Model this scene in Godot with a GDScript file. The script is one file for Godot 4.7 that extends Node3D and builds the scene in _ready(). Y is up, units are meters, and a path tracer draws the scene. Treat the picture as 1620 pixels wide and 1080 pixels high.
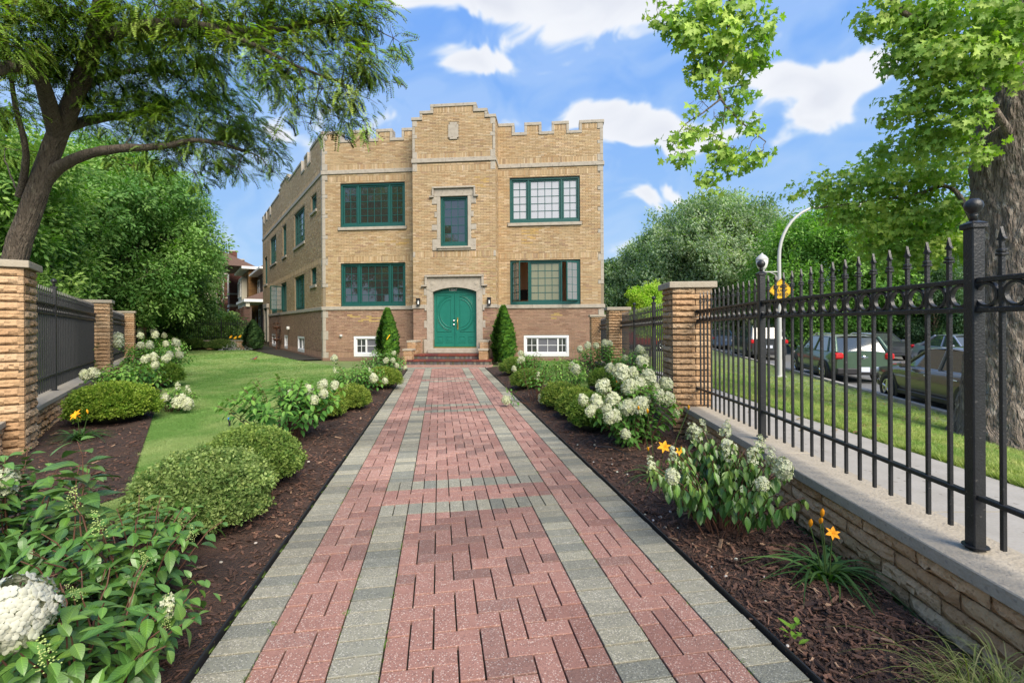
extends Node3D
# A garden path between flower beds, leading to a yellow brick building. Units are metres, y is up; the camera stands at the origin and looks along -Z.

const EYE := 1.35          # height of the camera above the path
const LENS := 735.0        # focal length in pixels of the 1620 x 1080 photograph
const ROLL := 0.006

var rng := RandomNumberGenerator.new()
var M := {}                # materials
var SH := {}               # shared meshes
var taken := {}


# ---------------------------------------------------------------- mesh builder
class MB:
	var v := PackedVector3Array()
	var n := PackedVector3Array()
	var t := PackedVector2Array()
	var c := PackedColorArray()
	var i := PackedInt32Array()
	var col := Color.WHITE
	var colored := false

	func quad(a: Vector3, b: Vector3, p: Vector3, d: Vector3) -> void:   # corners anticlockwise as seen from outside
		var nn := (b - a).cross(p - a)
		if nn.length_squared() < 1e-16:
			nn = (p - a).cross(d - a)
		nn = nn.normalized()
		var k := v.size()
		v.append_array([a, b, p, d])
		n.append_array([nn, nn, nn, nn])
		t.append_array([Vector2(0, 0), Vector2(1, 0), Vector2(1, 1), Vector2(0, 1)])
		c.append_array([col, col, col, col])
		i.append_array([k, k + 2, k + 1, k, k + 3, k + 2])

	func tri(a: Vector3, b: Vector3, p: Vector3) -> void:
		var nn := (b - a).cross(p - a).normalized()
		var k := v.size()
		v.append_array([a, b, p])
		n.append_array([nn, nn, nn])
		t.append_array([Vector2(0, 0), Vector2(1, 0), Vector2(0.5, 1)])
		c.append_array([col, col, col])
		i.append_array([k, k + 2, k + 1])

	func vert(p: Vector3, nn: Vector3, uv := Vector2.ZERO) -> int:
		v.append(p); n.append(nn); t.append(uv); c.append(col)
		return v.size() - 1

	func face(a: int, b: int, p: int) -> void:      # anticlockwise from outside
		i.append_array([a, p, b])

	func box(center: Vector3, size: Vector3, b := Basis.IDENTITY) -> void:
		var x := b.x * size.x * 0.5
		var y := b.y * size.y * 0.5
		var z := b.z * size.z * 0.5
		var o := center
		quad(o - x - y + z, o + x - y + z, o + x + y + z, o - x + y + z)
		quad(o + x - y - z, o - x - y - z, o - x + y - z, o + x + y - z)
		quad(o + x - y + z, o + x - y - z, o + x + y - z, o + x + y + z)
		quad(o - x - y - z, o - x - y + z, o - x + y + z, o - x + y - z)
		quad(o - x + y + z, o + x + y + z, o + x + y - z, o - x + y - z)
		quad(o - x - y - z, o + x - y - z, o + x - y + z, o - x - y + z)

	func cbox(center: Vector3, size: Vector3, ch: float, b := Basis.IDENTITY) -> void:   # a box with chamfered edges
		var h := size * 0.5
		var P := func(sx: float, sy: float, sz: float, ax: int) -> Vector3:
			var q := Vector3(sx * (h.x - (0.0 if ax == 0 else ch)), sy * (h.y - (0.0 if ax == 1 else ch)), sz * (h.z - (0.0 if ax == 2 else ch)))
			return center + b * q
		for s: float in [1.0, -1.0]:
			var e := s
			quad(P.call(s, -e, 1, 0), P.call(s, -e, -1, 0), P.call(s, e, -1, 0), P.call(s, e, 1, 0))
			quad(P.call(-1, s, e, 1), P.call(1, s, e, 1), P.call(1, s, -e, 1), P.call(-1, s, -e, 1))
			quad(P.call(-e, -1, s, 2), P.call(e, -1, s, 2), P.call(e, 1, s, 2), P.call(-e, 1, s, 2))
		for sx: float in [1.0, -1.0]:
			for sy: float in [1.0, -1.0]:
				flip(P.call(sx, sy, 1, 0), P.call(sx, sy, -1, 0), P.call(sx, sy, -1, 1), P.call(sx, sy, 1, 1), center)
				flip(P.call(sx, 1, sy, 0), P.call(sx, -1, sy, 0), P.call(sx, -1, sy, 2), P.call(sx, 1, sy, 2), center)
				flip(P.call(1, sx, sy, 1), P.call(-1, sx, sy, 1), P.call(-1, sx, sy, 2), P.call(1, sx, sy, 2), center)
				for sz: float in [1.0, -1.0]:
					var a: Vector3 = P.call(sx, sy, sz, 0)
					var d: Vector3 = P.call(sx, sy, sz, 1)
					var f: Vector3 = P.call(sx, sy, sz, 2)
					if (d - a).cross(f - a).dot(a - center) > 0.0:
						tri(a, d, f)
					else:
						tri(a, f, d)

	func flip(a: Vector3, b: Vector3, p: Vector3, d: Vector3, center: Vector3) -> void:
		if (b - a).cross(p - a).dot((a + p) * 0.5 - center) > 0.0:
			quad(a, b, p, d)
		else:
			quad(d, p, b, a)

	func tube(path: Array, rad: Array, sides := 6, cap := true) -> void:
		var m := path.size()
		var first := v.size()
		var up := Vector3.UP
		for k in m:
			var p: Vector3 = path[k]
			var q0: Vector3 = path[maxi(0, k - 1)]
			var q1: Vector3 = path[mini(m - 1, k + 1)]
			var d := (q1 - q0).normalized()
			if absf(d.dot(up)) > 0.95:
				up = Vector3.RIGHT if absf(d.x) < 0.9 else Vector3.FORWARD
			var x := d.cross(up).normalized()
			up = x.cross(d).normalized()
			var r: float = rad[k]
			for s in sides + 1:
				var a := TAU * s / sides
				var nn := x * cos(a) + up * sin(a)
				vert(p + nn * r, nn, Vector2(float(s) / sides, k))
		for k in m - 1:
			for s in sides:
				var a := first + k * (sides + 1) + s
				var b := a + sides + 1
				i.append_array([a, a + 1, b + 1, a, b + 1, b])
		if cap:
			for e: int in [0, m - 1]:
				var cpos: Vector3 = path[e]
				var oth: Vector3 = path[1 if e == 0 else m - 2]
				var k0 := vert(cpos, (cpos - oth).normalized())
				var row := first + e * (sides + 1)
				for s in sides:
					if e == 0:
						i.append_array([k0, row + s + 1, row + s])
					else:
						i.append_array([k0, row + s, row + s + 1])

	func lathe(prof: Array, sides: int, o := Vector3.ZERO, b := Basis.IDENTITY) -> void:   # prof: Vector2(radius, height) from the bottom up
		var m := prof.size()
		var first := v.size()
		for k in m:
			var p: Vector2 = prof[k]
			var d: Vector2 = prof[mini(k + 1, m - 1)] - prof[maxi(k - 1, 0)]
			var nr := Vector2(d.y, -d.x).normalized()
			for s in sides + 1:
				var a := TAU * s / sides
				vert(o + b * Vector3(cos(a) * p.x, p.y, -sin(a) * p.x), b * Vector3(cos(a) * nr.x, nr.y, -sin(a) * nr.x), Vector2(float(s) / sides, float(k) / m))
		for k in m - 1:
			for s in sides:
				var a := first + k * (sides + 1) + s
				var d := a + sides + 1
				face(a, a + 1, d + 1)
				face(a, d + 1, d)

	func prism(poly: PackedVector2Array, depth: float, xf := Transform3D.IDENTITY) -> void:   # polygon in local XY, from z = 0 to z = depth
		var p := poly
		if Geometry2D.is_polygon_clockwise(p):
			p.reverse()
		var tr := Geometry2D.triangulate_polygon(p)
		for k in range(0, tr.size(), 3):
			var a := p[tr[k]]
			var b := p[tr[k + 1]]
			var d := p[tr[k + 2]]
			if (b - a).cross(d - a) < 0.0:
				var e := b
				b = d
				d = e
			tri(xf * Vector3(a.x, a.y, depth), xf * Vector3(b.x, b.y, depth), xf * Vector3(d.x, d.y, depth))
			tri(xf * Vector3(a.x, a.y, 0), xf * Vector3(d.x, d.y, 0), xf * Vector3(b.x, b.y, 0))
		for k in p.size():
			var a := p[k]
			var b := p[(k + 1) % p.size()]
			quad(xf * Vector3(a.x, a.y, 0), xf * Vector3(b.x, b.y, 0), xf * Vector3(b.x, b.y, depth), xf * Vector3(a.x, a.y, depth))

	func ball(o: Vector3, r: Vector3, sides := 12, rings := 8) -> void:
		var first := v.size()
		for k in rings + 1:
			var e := PI * k / rings - PI / 2
			for s in sides + 1:
				var a := TAU * s / sides
				var nn := Vector3(cos(e) * cos(a), sin(e), -cos(e) * sin(a))
				vert(o + nn * r, (nn / r).normalized())
		for k in rings:
			for s in sides:
				var a := first + k * (sides + 1) + s
				var d := a + sides + 1
				face(a, a + 1, d + 1)
				face(a, d + 1, d)

	func add(o: MB, xf := Transform3D.IDENTITY) -> void:
		var k := v.size()
		for j in o.v.size():
			v.append(xf * o.v[j])
			n.append((xf.basis * o.n[j]).normalized())
		t.append_array(o.t)
		c.append_array(o.c)
		for j in o.i:
			i.append(j + k)

	func smooth(first := 0) -> void:        # normals from the faces round each vertex
		for k in range(first, v.size()):
			n[k] = Vector3.ZERO
		for k in range(0, i.size(), 3):
			if i[k] < first:
				continue
			var f := (v[i[k + 2]] - v[i[k]]).cross(v[i[k + 1]] - v[i[k]])
			n[i[k]] += f
			n[i[k + 1]] += f
			n[i[k + 2]] += f
		for k in range(first, v.size()):
			n[k] = n[k].normalized()

	func mesh() -> ArrayMesh:
		var a := []
		a.resize(Mesh.ARRAY_MAX)
		a[Mesh.ARRAY_VERTEX] = v
		a[Mesh.ARRAY_NORMAL] = n
		a[Mesh.ARRAY_TEX_UV] = t
		if colored:
			a[Mesh.ARRAY_COLOR] = c
		a[Mesh.ARRAY_INDEX] = i
		var m := ArrayMesh.new()
		m.add_surface_from_arrays(Mesh.PRIMITIVE_TRIANGLES, a)
		return m


# ---------------------------------------------------------------- nodes
func numbered(called: String) -> String:
	if not taken.has(called):
		taken[called] = 0
		return called
	taken[called] += 1
	return "%s_%03d" % [called, taken[called]]

func thing(called: String, label: String, category: String, group := "", at := Vector3.ZERO, turn := 0.0) -> Node3D:
	var o := Node3D.new()
	o.name = numbered(called)
	add_child(o, true)
	o.position = at
	o.rotation.y = turn
	tag(o, label, category, group)
	return o

func tag(o: Node, label: String, category: String, group := "") -> void:
	o.set_meta("label", label)
	o.set_meta("category", category)
	if group:
		o.set_meta("group", group)

func part(parent: Node, called: String, shape: Mesh, mat: Material, xf := Transform3D.IDENTITY, kind := "") -> MeshInstance3D:
	var o := MeshInstance3D.new()
	var key := str(parent.get_instance_id()) + called
	var k: int = taken.get(key, 0)
	taken[key] = k + 1
	o.name = called if k == 0 else "%s_%03d" % [called, k]
	o.mesh = shape
	o.material_override = mat
	o.transform = xf
	if kind:
		o.set_meta("kind", kind)
	parent.add_child(o, true)
	return o

func structure(called: String, shape: Mesh, mat: Material, label := "") -> MeshInstance3D:
	var o := part(self, numbered(called), shape, mat)
	o.set_meta("kind", "structure")
	if label:
		o.set_meta("label", label)
	return o

func scatter(parent: Node, called: String, shape: Mesh, mat: Material, xf: Array, cols: Array, kind := "stuff") -> MultiMeshInstance3D:
	var mm := MultiMesh.new()
	mm.transform_format = MultiMesh.TRANSFORM_3D
	mm.use_colors = true
	mm.mesh = shape
	mm.instance_count = xf.size()
	for k in xf.size():
		mm.set_instance_transform(k, xf[k])
		mm.set_instance_color(k, cols[k])
	var o := MultiMeshInstance3D.new()
	o.name = called
	o.multimesh = mm
	o.material_override = mat
	if kind:
		o.set_meta("kind", kind)
	parent.add_child(o, true)
	return o

func at(px: float, py: float, d: float) -> Vector3:       # a spot of the photograph at a distance, in metres
	var u := px - 810.0
	var w := 512.0 - py
	return Vector3((u * cos(ROLL) + w * sin(ROLL)) / LENS * d, EYE + (-u * sin(ROLL) + w * cos(ROLL)) / LENS * d, -d)

func rf(a: float, b: float) -> float:
	return rng.randf_range(a, b)

func rdir() -> Vector3:
	var z := rf(-1, 1)
	var a := rf(0, TAU)
	var r := sqrt(1.0 - z * z)
	return Vector3(r * cos(a), z, r * sin(a))

func look(x: Vector3, up: Vector3) -> Basis:     # local +X along x, +Y near up
	x = x.normalized()
	if absf(x.dot(up.normalized())) > 0.99:
		up = Vector3(0.3, 0.2, 1)
	var z := x.cross(up).normalized()
	return Basis(x, z.cross(x), z)

func wob(c: Color, s: float) -> Color:        # a tone near a tone
	var k := 1.0 + rf(-s, s)
	return Color(c.r * k * (1 + rf(-s, s) * 0.3), c.g * k, c.b * k * (1 + rf(-s, s) * 0.3))

func sub(a: float, b: float, t: float) -> float:
	return clampf((t - a) / (b - a), 0.0, 1.0)


# ---------------------------------------------------------------- textures and materials
func noise(seed_: int, freq: float, oct := 4, kind := FastNoiseLite.TYPE_SIMPLEX_SMOOTH) -> FastNoiseLite:
	var f := FastNoiseLite.new()
	f.seed = seed_
	f.noise_type = kind
	f.frequency = freq
	f.fractal_octaves = oct
	f.fractal_type = FastNoiseLite.FRACTAL_FBM if oct > 1 else FastNoiseLite.FRACTAL_NONE
	return f

func grey_bytes(f: FastNoiseLite, size: int) -> PackedByteArray:
	var im := f.get_seamless_image(size, size, false, false, 0.12, true)
	im.convert(Image.FORMAT_L8)
	return im.get_data()

func tex_from(size: int, bytes: PackedByteArray) -> ImageTexture:
	return ImageTexture.create_from_image(Image.create_from_data(size, size, false, Image.FORMAT_RGB8, bytes))

# two noises mixed between three tones (linear values), with specks
func mottle(seed_: int, size: int, fc: float, ff: float, a: Color, b: Color, speck := Color.BLACK, speck_share := 0.0, speck_f := 0.2, dark := Color.BLACK, dark_share := 0.0) -> ImageTexture:
	var n0 := grey_bytes(noise(seed_, fc, 3), size)
	var n1 := grey_bytes(noise(seed_ + 1, ff, 3), size)
	var cell := noise(seed_ + 2, speck_f, 1, FastNoiseLite.TYPE_CELLULAR)
	cell.cellular_return_type = FastNoiseLite.RETURN_CELL_VALUE
	var n2 := PackedByteArray()
	if speck_share + dark_share > 0.0:
		n2 = grey_bytes(cell, size)
	var lut := []
	for k in 256:
		lut.append(a.lerp(b, k / 255.0).linear_to_srgb())
	var sp := speck.linear_to_srgb()
	var dk := dark.linear_to_srgb()
	var hi := int(255.0 * (1.0 - speck_share))
	var lo := int(255.0 * dark_share)
	var out := PackedByteArray()
	out.resize(size * size * 3)
	for k in size * size:
		var q: Color = lut[clampi((n0[k] * 5 + n1[k] * 5) / 10, 0, 255)]
		if n2.size():
			if n2[k] > hi:
				q = q.lerp(sp, 0.75)
			elif n2[k] < lo:
				q = q.lerp(dk, 0.7)
		out[k * 3] = int(q.r * 255)
		out[k * 3 + 1] = int(q.g * 255)
		out[k * 3 + 2] = int(q.b * 255)
	return tex_from(size, out)

func relief(seed_: int, size: int, f: float, oct := 4, kind := FastNoiseLite.TYPE_SIMPLEX_SMOOTH) -> ImageTexture:
	var im := noise(seed_, f, oct, kind).get_seamless_image(size, size, false, false, 0.12, true)
	im.convert(Image.FORMAT_L8)
	return ImageTexture.create_from_image(im)

func vein_picture() -> ImageTexture:       # midrib and side veins of a leaf, u along it and v across
	var s := 256
	var out := PackedByteArray()
	out.resize(s * s * 3)
	for y in s:
		var w := absf(y / 255.0 - 0.5) * 2.0
		for x in s:
			var u := x / 255.0
			var side := absf(fposmod((u - w * 0.22) * 9.0, 1.0) - 0.5) * 2.0
			var vein := clampf((0.16 - (1.0 - side)) * 9.0, 0.0, 1.0) * 0.55
			vein = maxf(vein, clampf((0.06 - w) * 40.0, 0.0, 1.0))
			var k := (y * s + x) * 3
			var g := 0.80 + 0.12 * side
			out[k] = int(255 * minf(1.0, g + vein * 0.2))
			out[k + 1] = int(255 * minf(1.0, g + vein * 0.16))
			out[k + 2] = int(255 * minf(1.0, g + vein * 0.12))
	return tex_from(s, out)

func mat(called: String, lin: Color, rough := 0.8, tex: Texture2D = null, scale := 1.0, tinted := false) -> StandardMaterial3D:
	var m := StandardMaterial3D.new()
	m.resource_name = called
	m.albedo_color = lin.linear_to_srgb()
	m.roughness = rough
	m.vertex_color_use_as_albedo = tinted
	if tex:
		m.albedo_texture = tex
		m.uv1_triplanar = true
		m.uv1_world_triplanar = true
		m.uv1_scale = Vector3.ONE * scale
	M[called] = m
	return m

func bump(m: StandardMaterial3D, tex: Texture2D, cm: float) -> StandardMaterial3D:
	m.heightmap_enabled = true
	m.heightmap_texture = tex
	m.heightmap_scale = cm
	if not m.uv1_triplanar:
		m.uv1_triplanar = true
		m.uv1_world_triplanar = true
	return m

func leafy(called: String, lin: Color, rough: float, back: float) -> StandardMaterial3D:
	var m := mat(called, lin, rough, null, 1.0, true)
	m.backlight_enabled = true
	m.backlight = Color(back * 0.85, back, back * 0.4)
	m.metallic_specular = 0.35
	return m

func materials() -> void:
	var W := Color(1, 1, 1)
	var t_brick := mottle(11, 512, 0.01, 0.07, Color(0.62, 0.6, 0.57), W, Color(1.0, 0.98, 0.92), 0.03, 0.12, Color(0.35, 0.3, 0.25), 0.05)
	var r_fine := relief(21, 512, 0.05, 4)
	var r_rock := relief(22, 512, 0.02, 5)
	bump(mat("brick", W, 0.85, t_brick, 2.2, true), r_fine, 0.25)
	mat("mortar", Color(0.28, 0.225, 0.155), 0.95, mottle(31, 256, 0.02, 0.1, Color(0.7, 0.7, 0.7), W), 1.5)
	mat("mortar_grey", Color(0.33, 0.30, 0.26), 0.95, mottle(33, 256, 0.02, 0.1, Color(0.7, 0.7, 0.7), W), 3.0)
	bump(mat("limestone", W, 0.85, mottle(41, 512, 0.008, 0.05, Color(0.27, 0.235, 0.19), Color(0.46, 0.415, 0.345), Color(0.2, 0.17, 0.14), 0.03, 0.05), 1.3), r_fine, 0.3)
	bump(mat("rock_brick", W, 0.9, mottle(51, 512, 0.012, 0.06, Color(0.55, 0.5, 0.45), W, Color(0.9, 0.85, 0.8), 0.04, 0.1, Color(0.4, 0.33, 0.27), 0.06), 2.5, true), r_rock, 1.2)
	bump(mat("capstone", W, 0.85, mottle(61, 512, 0.01, 0.08, Color(0.31, 0.265, 0.20), Color(0.44, 0.385, 0.30), Color(0.24, 0.21, 0.17), 0.02, 0.12), 1.6), r_fine, 0.3)
	bump(mat("paver_red", W, 0.8, mottle(71, 512, 0.01, 0.06, Color(0.255, 0.125, 0.095), Color(0.385, 0.205, 0.16), Color(0.62, 0.50, 0.43), 0.085, 0.2, Color(0.19, 0.10, 0.085), 0.15), 2.3, true), relief(23, 512, 0.16, 2, FastNoiseLite.TYPE_CELLULAR), 0.25)
	bump(mat("paver_grey", W, 0.85, mottle(75, 512, 0.01, 0.06, Color(0.21, 0.202, 0.152), Color(0.335, 0.316, 0.238), Color(0.56, 0.52, 0.43), 0.10, 0.2, Color(0.14, 0.135, 0.12), 0.14), 2.3, true), relief(23, 512, 0.16, 2, FastNoiseLite.TYPE_CELLULAR), 0.25)
	mat("joint_sand", W, 1.0, mottle(81, 256, 0.03, 0.12, Color(0.012, 0.010, 0.008), Color(0.04, 0.038, 0.022)), 4.0)
	bump(mat("mulch", W, 0.95, mottle(91, 512, 0.015, 0.12, Color(0.02, 0.012, 0.009), Color(0.11, 0.06, 0.04), Color(0.16, 0.085, 0.05), 0.04, 0.08), 2.0), relief(24, 512, 0.06, 4), 3.0)
	mat("chip", W, 0.85, null, 1.0, true)
	mat("turf", W, 0.95, mottle(101, 512, 0.006, 0.12, Color(0.13, 0.24, 0.06), Color(0.25, 0.37, 0.11)), 1.1)
	leafy("grass_blade", W, 0.7, 0.8)
	mat("earth", W, 1.0, mottle(111, 512, 0.008, 0.09, Color(0.09, 0.14, 0.04), Color(0.2, 0.25, 0.08), Color(0.22, 0.19, 0.1), 0.05, 0.05), 0.6)
	mat("concrete", W, 0.9, mottle(121, 512, 0.006, 0.09, Color(0.27, 0.25, 0.215), Color(0.40, 0.375, 0.335), Color(0.2, 0.18, 0.15), 0.03, 0.1), 0.8)
	mat("asphalt", W, 0.9, mottle(131, 512, 0.01, 0.2, Color(0.1, 0.1, 0.1), Color(0.2, 0.2, 0.195)), 1.2)
	var iron := mat("iron", W, 0.42, mottle(141, 512, 0.012, 0.08, Color(0.009, 0.010, 0.011), Color(0.022, 0.023, 0.025), Color(0.11, 0.1, 0.09), 0.012, 0.1), 3.0)
	bump(iron, r_fine, 0.12)
	var paint := mat("green_paint", W, 0.42, mottle(151, 512, 0.01, 0.08, Color(0.006, 0.062, 0.054), Color(0.012, 0.095, 0.082), Color(0.1, 0.09, 0.06), 0.012, 0.07), 1.5)
	bump(paint, r_fine, 0.08)
	mat("door_paint", W, 0.38, mottle(155, 512, 0.006, 0.05, Color(0.006, 0.125, 0.09), Color(0.011, 0.165, 0.12)), 1.2)
	mat("vinyl", Color(0.74, 0.74, 0.76), 0.45)
	mat("brass", Color(0.6, 0.42, 0.13), 0.3).metallic = 0.9
	mat("chrome", Color(0.7, 0.7, 0.7), 0.2).metallic = 1.0
	mat("black_metal", Color(0.012, 0.012, 0.013), 0.4)
	mat("rubber", Color(0.015, 0.015, 0.016), 0.8)
	var gl := mat("pane", Color(0.055, 0.06, 0.06), 0.04)
	gl.metallic_specular = 1.0
	gl.metallic = 0.0
	gl.clearcoat_enabled = true
	gl.clearcoat = 1.0
	gl.clearcoat_roughness = 0.02
	var g2 := mat("pane_mirror", Color(0.17, 0.172, 0.165), 0.03)
	g2.metallic = 0.85
	var g3 := mat("pane_blind", Color(0.43, 0.44, 0.47), 0.25)
	g3.clearcoat_enabled = true
	g3.clearcoat = 1.0
	g3.clearcoat_roughness = 0.03
	var g4 := mat("pane_curtain_reflection", Color(0.2, 0.2, 0.12), 0.15)  # greenish tone mixes the curtain with a painted reflection of lawn and trees
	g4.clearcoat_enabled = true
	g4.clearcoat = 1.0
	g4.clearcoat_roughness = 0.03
	var cg := mat("clear_glass", Color(0.8, 0.85, 0.85, 0.12), 0.03)
	cg.transparency = BaseMaterial3D.TRANSPARENCY_ALPHA
	mat("screen_grey", Color(0.13, 0.13, 0.15), 0.5)
	mat("plaster_tan", Color(0.68, 0.47, 0.32), 0.9)
	mat("plaster_pale", Color(0.5, 0.45, 0.36), 0.9)
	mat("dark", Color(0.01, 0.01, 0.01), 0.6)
	bump(mat("bark", W, 0.95, mottle(161, 512, 0.02, 0.08, Color(0.045, 0.034, 0.025), Color(0.24, 0.19, 0.145), Color(0.3, 0.26, 0.2), 0.04, 0.05, Color(0.03, 0.02, 0.015), 0.1), 1.2), relief(25, 512, 0.03, 5), 5.0)
	M.bark.uv1_scale = Vector3(2.6, 0.5, 2.6)
	bump(mat("bark_maple", W, 0.95, mottle(165, 512, 0.02, 0.07, Color(0.07, 0.05, 0.037), Color(0.37, 0.31, 0.25), Color(0.52, 0.46, 0.38), 0.08, 0.04, Color(0.05, 0.035, 0.025), 0.14), 1.2), relief(26, 512, 0.025, 5), 7.0)
	M.bark_maple.uv1_scale = Vector3(2.4, 0.45, 2.4)
	mat("twig", Color(0.13, 0.06, 0.035), 0.8)
	mat("twig_grey", Color(0.11, 0.085, 0.065), 0.9)
	leafy("leaf", W, 0.5, 0.9)
	leafy("leaf_glossy", W, 0.36, 0.5)
	M.leaf_glossy.albedo_texture = vein_picture()
	M.leaf_glossy.metallic_specular = 0.55
	leafy("needle", W, 0.75, 0.5)
	leafy("petal", W, 0.6, 0.5)
	mat("tinted", W, 0.7, null, 1.0, true)
	mat("galvanised", Color(0.52, 0.52, 0.5), 0.5, mottle(171, 256, 0.02, 0.1, Color(0.8, 0.8, 0.8), W), 2.0)
	mat("lamp_globe", Color(0.75, 0.75, 0.72), 0.35)
	mat("sign_yellow", Color(0.85, 0.47, 0.01), 0.5)
	mat("sign_black", Color(0.01, 0.01, 0.01), 0.6)
	mat("red_brick", W, 0.9, t_brick, 1.4, true)
	mat("roof_shingle", W, 0.95, mottle(181, 256, 0.03, 0.15, Color(0.10, 0.06, 0.05), Color(0.2, 0.13, 0.11)), 1.2)
	mat("stucco_beige", W, 0.95, mottle(185, 256, 0.01, 0.1, Color(0.56, 0.44, 0.33), Color(0.66, 0.53, 0.41)), 0.4)
	mat("band_mauve", Color(0.27, 0.18, 0.15), 0.95)
	mat("white_paint", Color(0.72, 0.71, 0.68), 0.6)
	mat("cream_paint", Color(0.52, 0.49, 0.4), 0.7)
	mat("blue_stone", W, 0.85, mottle(191, 256, 0.01, 0.1, Color(0.16, 0.18, 0.16), Color(0.26, 0.29, 0.26)), 2.0)
	mat("red_plinth", Color(0.21, 0.13, 0.09), 0.9)
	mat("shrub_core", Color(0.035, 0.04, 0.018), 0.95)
	mat("tag_green", Color(0.05, 0.55, 0.12), 0.4)
	mat("black_plastic", Color(0.018, 0.018, 0.02), 0.5)
	mat("spout_blue", Color(0.02, 0.16, 0.5), 0.4)
	var wt := mat("spray_water", Color(0.85, 0.88, 0.92), 0.3, null, 1.0, true)
	wt.metallic_specular = 0.6

func car_paint(called: String, lin: Color, metal := 0.35) -> StandardMaterial3D:
	var m := mat(called, lin, 0.32)
	m.metallic = metal
	m.clearcoat_enabled = true
	m.clearcoat = 1.0
	m.clearcoat_roughness = 0.04
	return m


# ---------------------------------------------------------------- the sky
func sky_picture() -> ImageTexture:
	var w := 2560
	var h := 1280
	var big := noise(5, 1.0, 6)
	var warp := noise(9, 1.6, 2)
	var data := PackedByteArray()
	data.resize(w * h * 3)
	# clouds that the photograph shows: azimuth and elevation in degrees, half widths, strength; the rest of the sky is filled alike by the noise
	var bumps := [[1.5, 35.2, 17.0, 2.6, 1.0], [-5.5, 29.5, 5.5, 1.9, 0.75], [10.5, 23.4, 7.0, 2.6, 0.72], [18.0, 20.5, 6.0, 2.4, 0.62], [29.2, 24.6, 3.6, 1.7, 0.75], [36.8, 23.2, 3.6, 2.0, 0.75], [30.4, 19.4, 5.6, 2.2, 0.72], [34.0, 21.6, 1.4, 0.7, 0.5],
		[15.5, 15.2, 6.0, 1.7, 0.68], [-25.0, 20.0, 4.5, 1.2, 0.4], [13.0, 10.0, 6.0, 0.9, 0.3], [-30.0, 9.0, 7.0, 1.4, 0.3], [-60.0, 26.0, 12.0, 4.0, 0.4], [60.0, 30.0, 14.0, 4.0, 0.4], [-42.0, 38.0, 10.0, 4.0, 0.4],
		[110.0, 28.0, 20.0, 6.0, 0.5], [165.0, 24.0, 22.0, 7.0, 0.6], [-110.0, 30.0, 18.0, 6.0, 0.5], [-160.0, 34.0, 18.0, 6.0, 0.5], [80.0, 55.0, 24.0, 8.0, 0.4], [-60.0, 60.0, 26.0, 8.0, 0.4], [150.0, 58.0, 30.0, 9.0, 0.5], [5.0, 62.0, 26.0, 8.0, 0.4]]
	for y in h:
		var el := (0.5 - (y + 0.5) / h) * PI
		var row := y * w * 3
		if el < -0.02:
			for x in w:
				var k := row + x * 3
				data[k] = 150
				data[k + 1] = 150
				data[k + 2] = 145
			continue
		var se := maxf(sin(el), 0.0)
		var ce := cos(el)
		var el_deg := rad_to_deg(el)
		var up := pow(se, 0.62)
		var blue := Color(0.78, 0.90, 0.975).lerp(Color(0.43, 0.64, 0.965), clampf(up * 1.22, 0, 1))
		var near := []
		for b: Array in bumps:
			if absf(el_deg - b[1]) < b[3] * 2.6:
				near.append(b)
		for x in w:
			var az := (float(x) + 0.5) / w * TAU          # the first column looks straight ahead
			if az > PI:
				az -= TAU
			var sx := sin(az) * ce
			var sz := -cos(az) * ce
			var wx := warp.get_noise_3d(sx * 3.0, se * 4.0, sz * 3.0)
			var q := big.get_noise_3d(sx * 4.4 + wx * 0.5, se * 8.5 + wx * 0.3, sz * 4.4)
			var bias := -0.31
			var az_deg := rad_to_deg(az)
			for b: Array in near:
				var da := fposmod(az_deg - b[0] + 180.0, 360.0) - 180.0
				var r: float = (da * da) / (b[2] * b[2]) + (el_deg - b[1]) * (el_deg - b[1]) / (b[3] * b[3])
				if r < 6.0:
					bias += b[4] * exp(-r)
			var d := q * 0.85 + bias
			var a := clampf((d + 0.02) / 0.24, 0.0, 1.0)
			a = a * a * (3.0 - 2.0 * a) * 0.96
			var thin := clampf((q + 0.32) * 0.5, 0.0, 0.24)
			var col := blue.lerp(Color(0.93, 0.95, 0.99), thin * (1.0 - a))
			if a > 0.0:
				var core := clampf((d - 0.12) * 1.6, 0.0, 1.0)
				var cl := Color(0.965, 0.97, 0.985).lerp(Color(0.85, 0.865, 0.91), core * 0.7 * clampf(0.5 - wx * 1.4, 0.0, 1.0))
				col = col.lerp(cl, a)
			var k := row + x * 3
			data[k] = int(col.r * 255)
			data[k + 1] = int(col.g * 255)
			data[k + 2] = int(col.b * 255)
	return ImageTexture.create_from_image(Image.create_from_data(w, h, false, Image.FORMAT_RGB8, data))


# ---------------------------------------------------------------- ground, path, beds
const WALK_TURN := 0.1553      # the path leans this much to the left of straight ahead
const PW := 0.101              # width of a paver with its joint

func walk(s: float, q: float, y := 0.0) -> Vector3:       # s metres along the path, q to the right of its middle
	return Vector3(0.222 - sin(WALK_TURN) * s + cos(WALK_TURN) * q, y, -cos(WALK_TURN) * s - sin(WALK_TURN) * q)

func fence_x(d: float) -> float:       # the middle of the wall along the street
	return 1.852 + 0.065 * d

func street_q(x: float, d: float) -> float:
	return (x - 9.7 - 0.231 * (d - 11.8)) * 0.974

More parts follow.
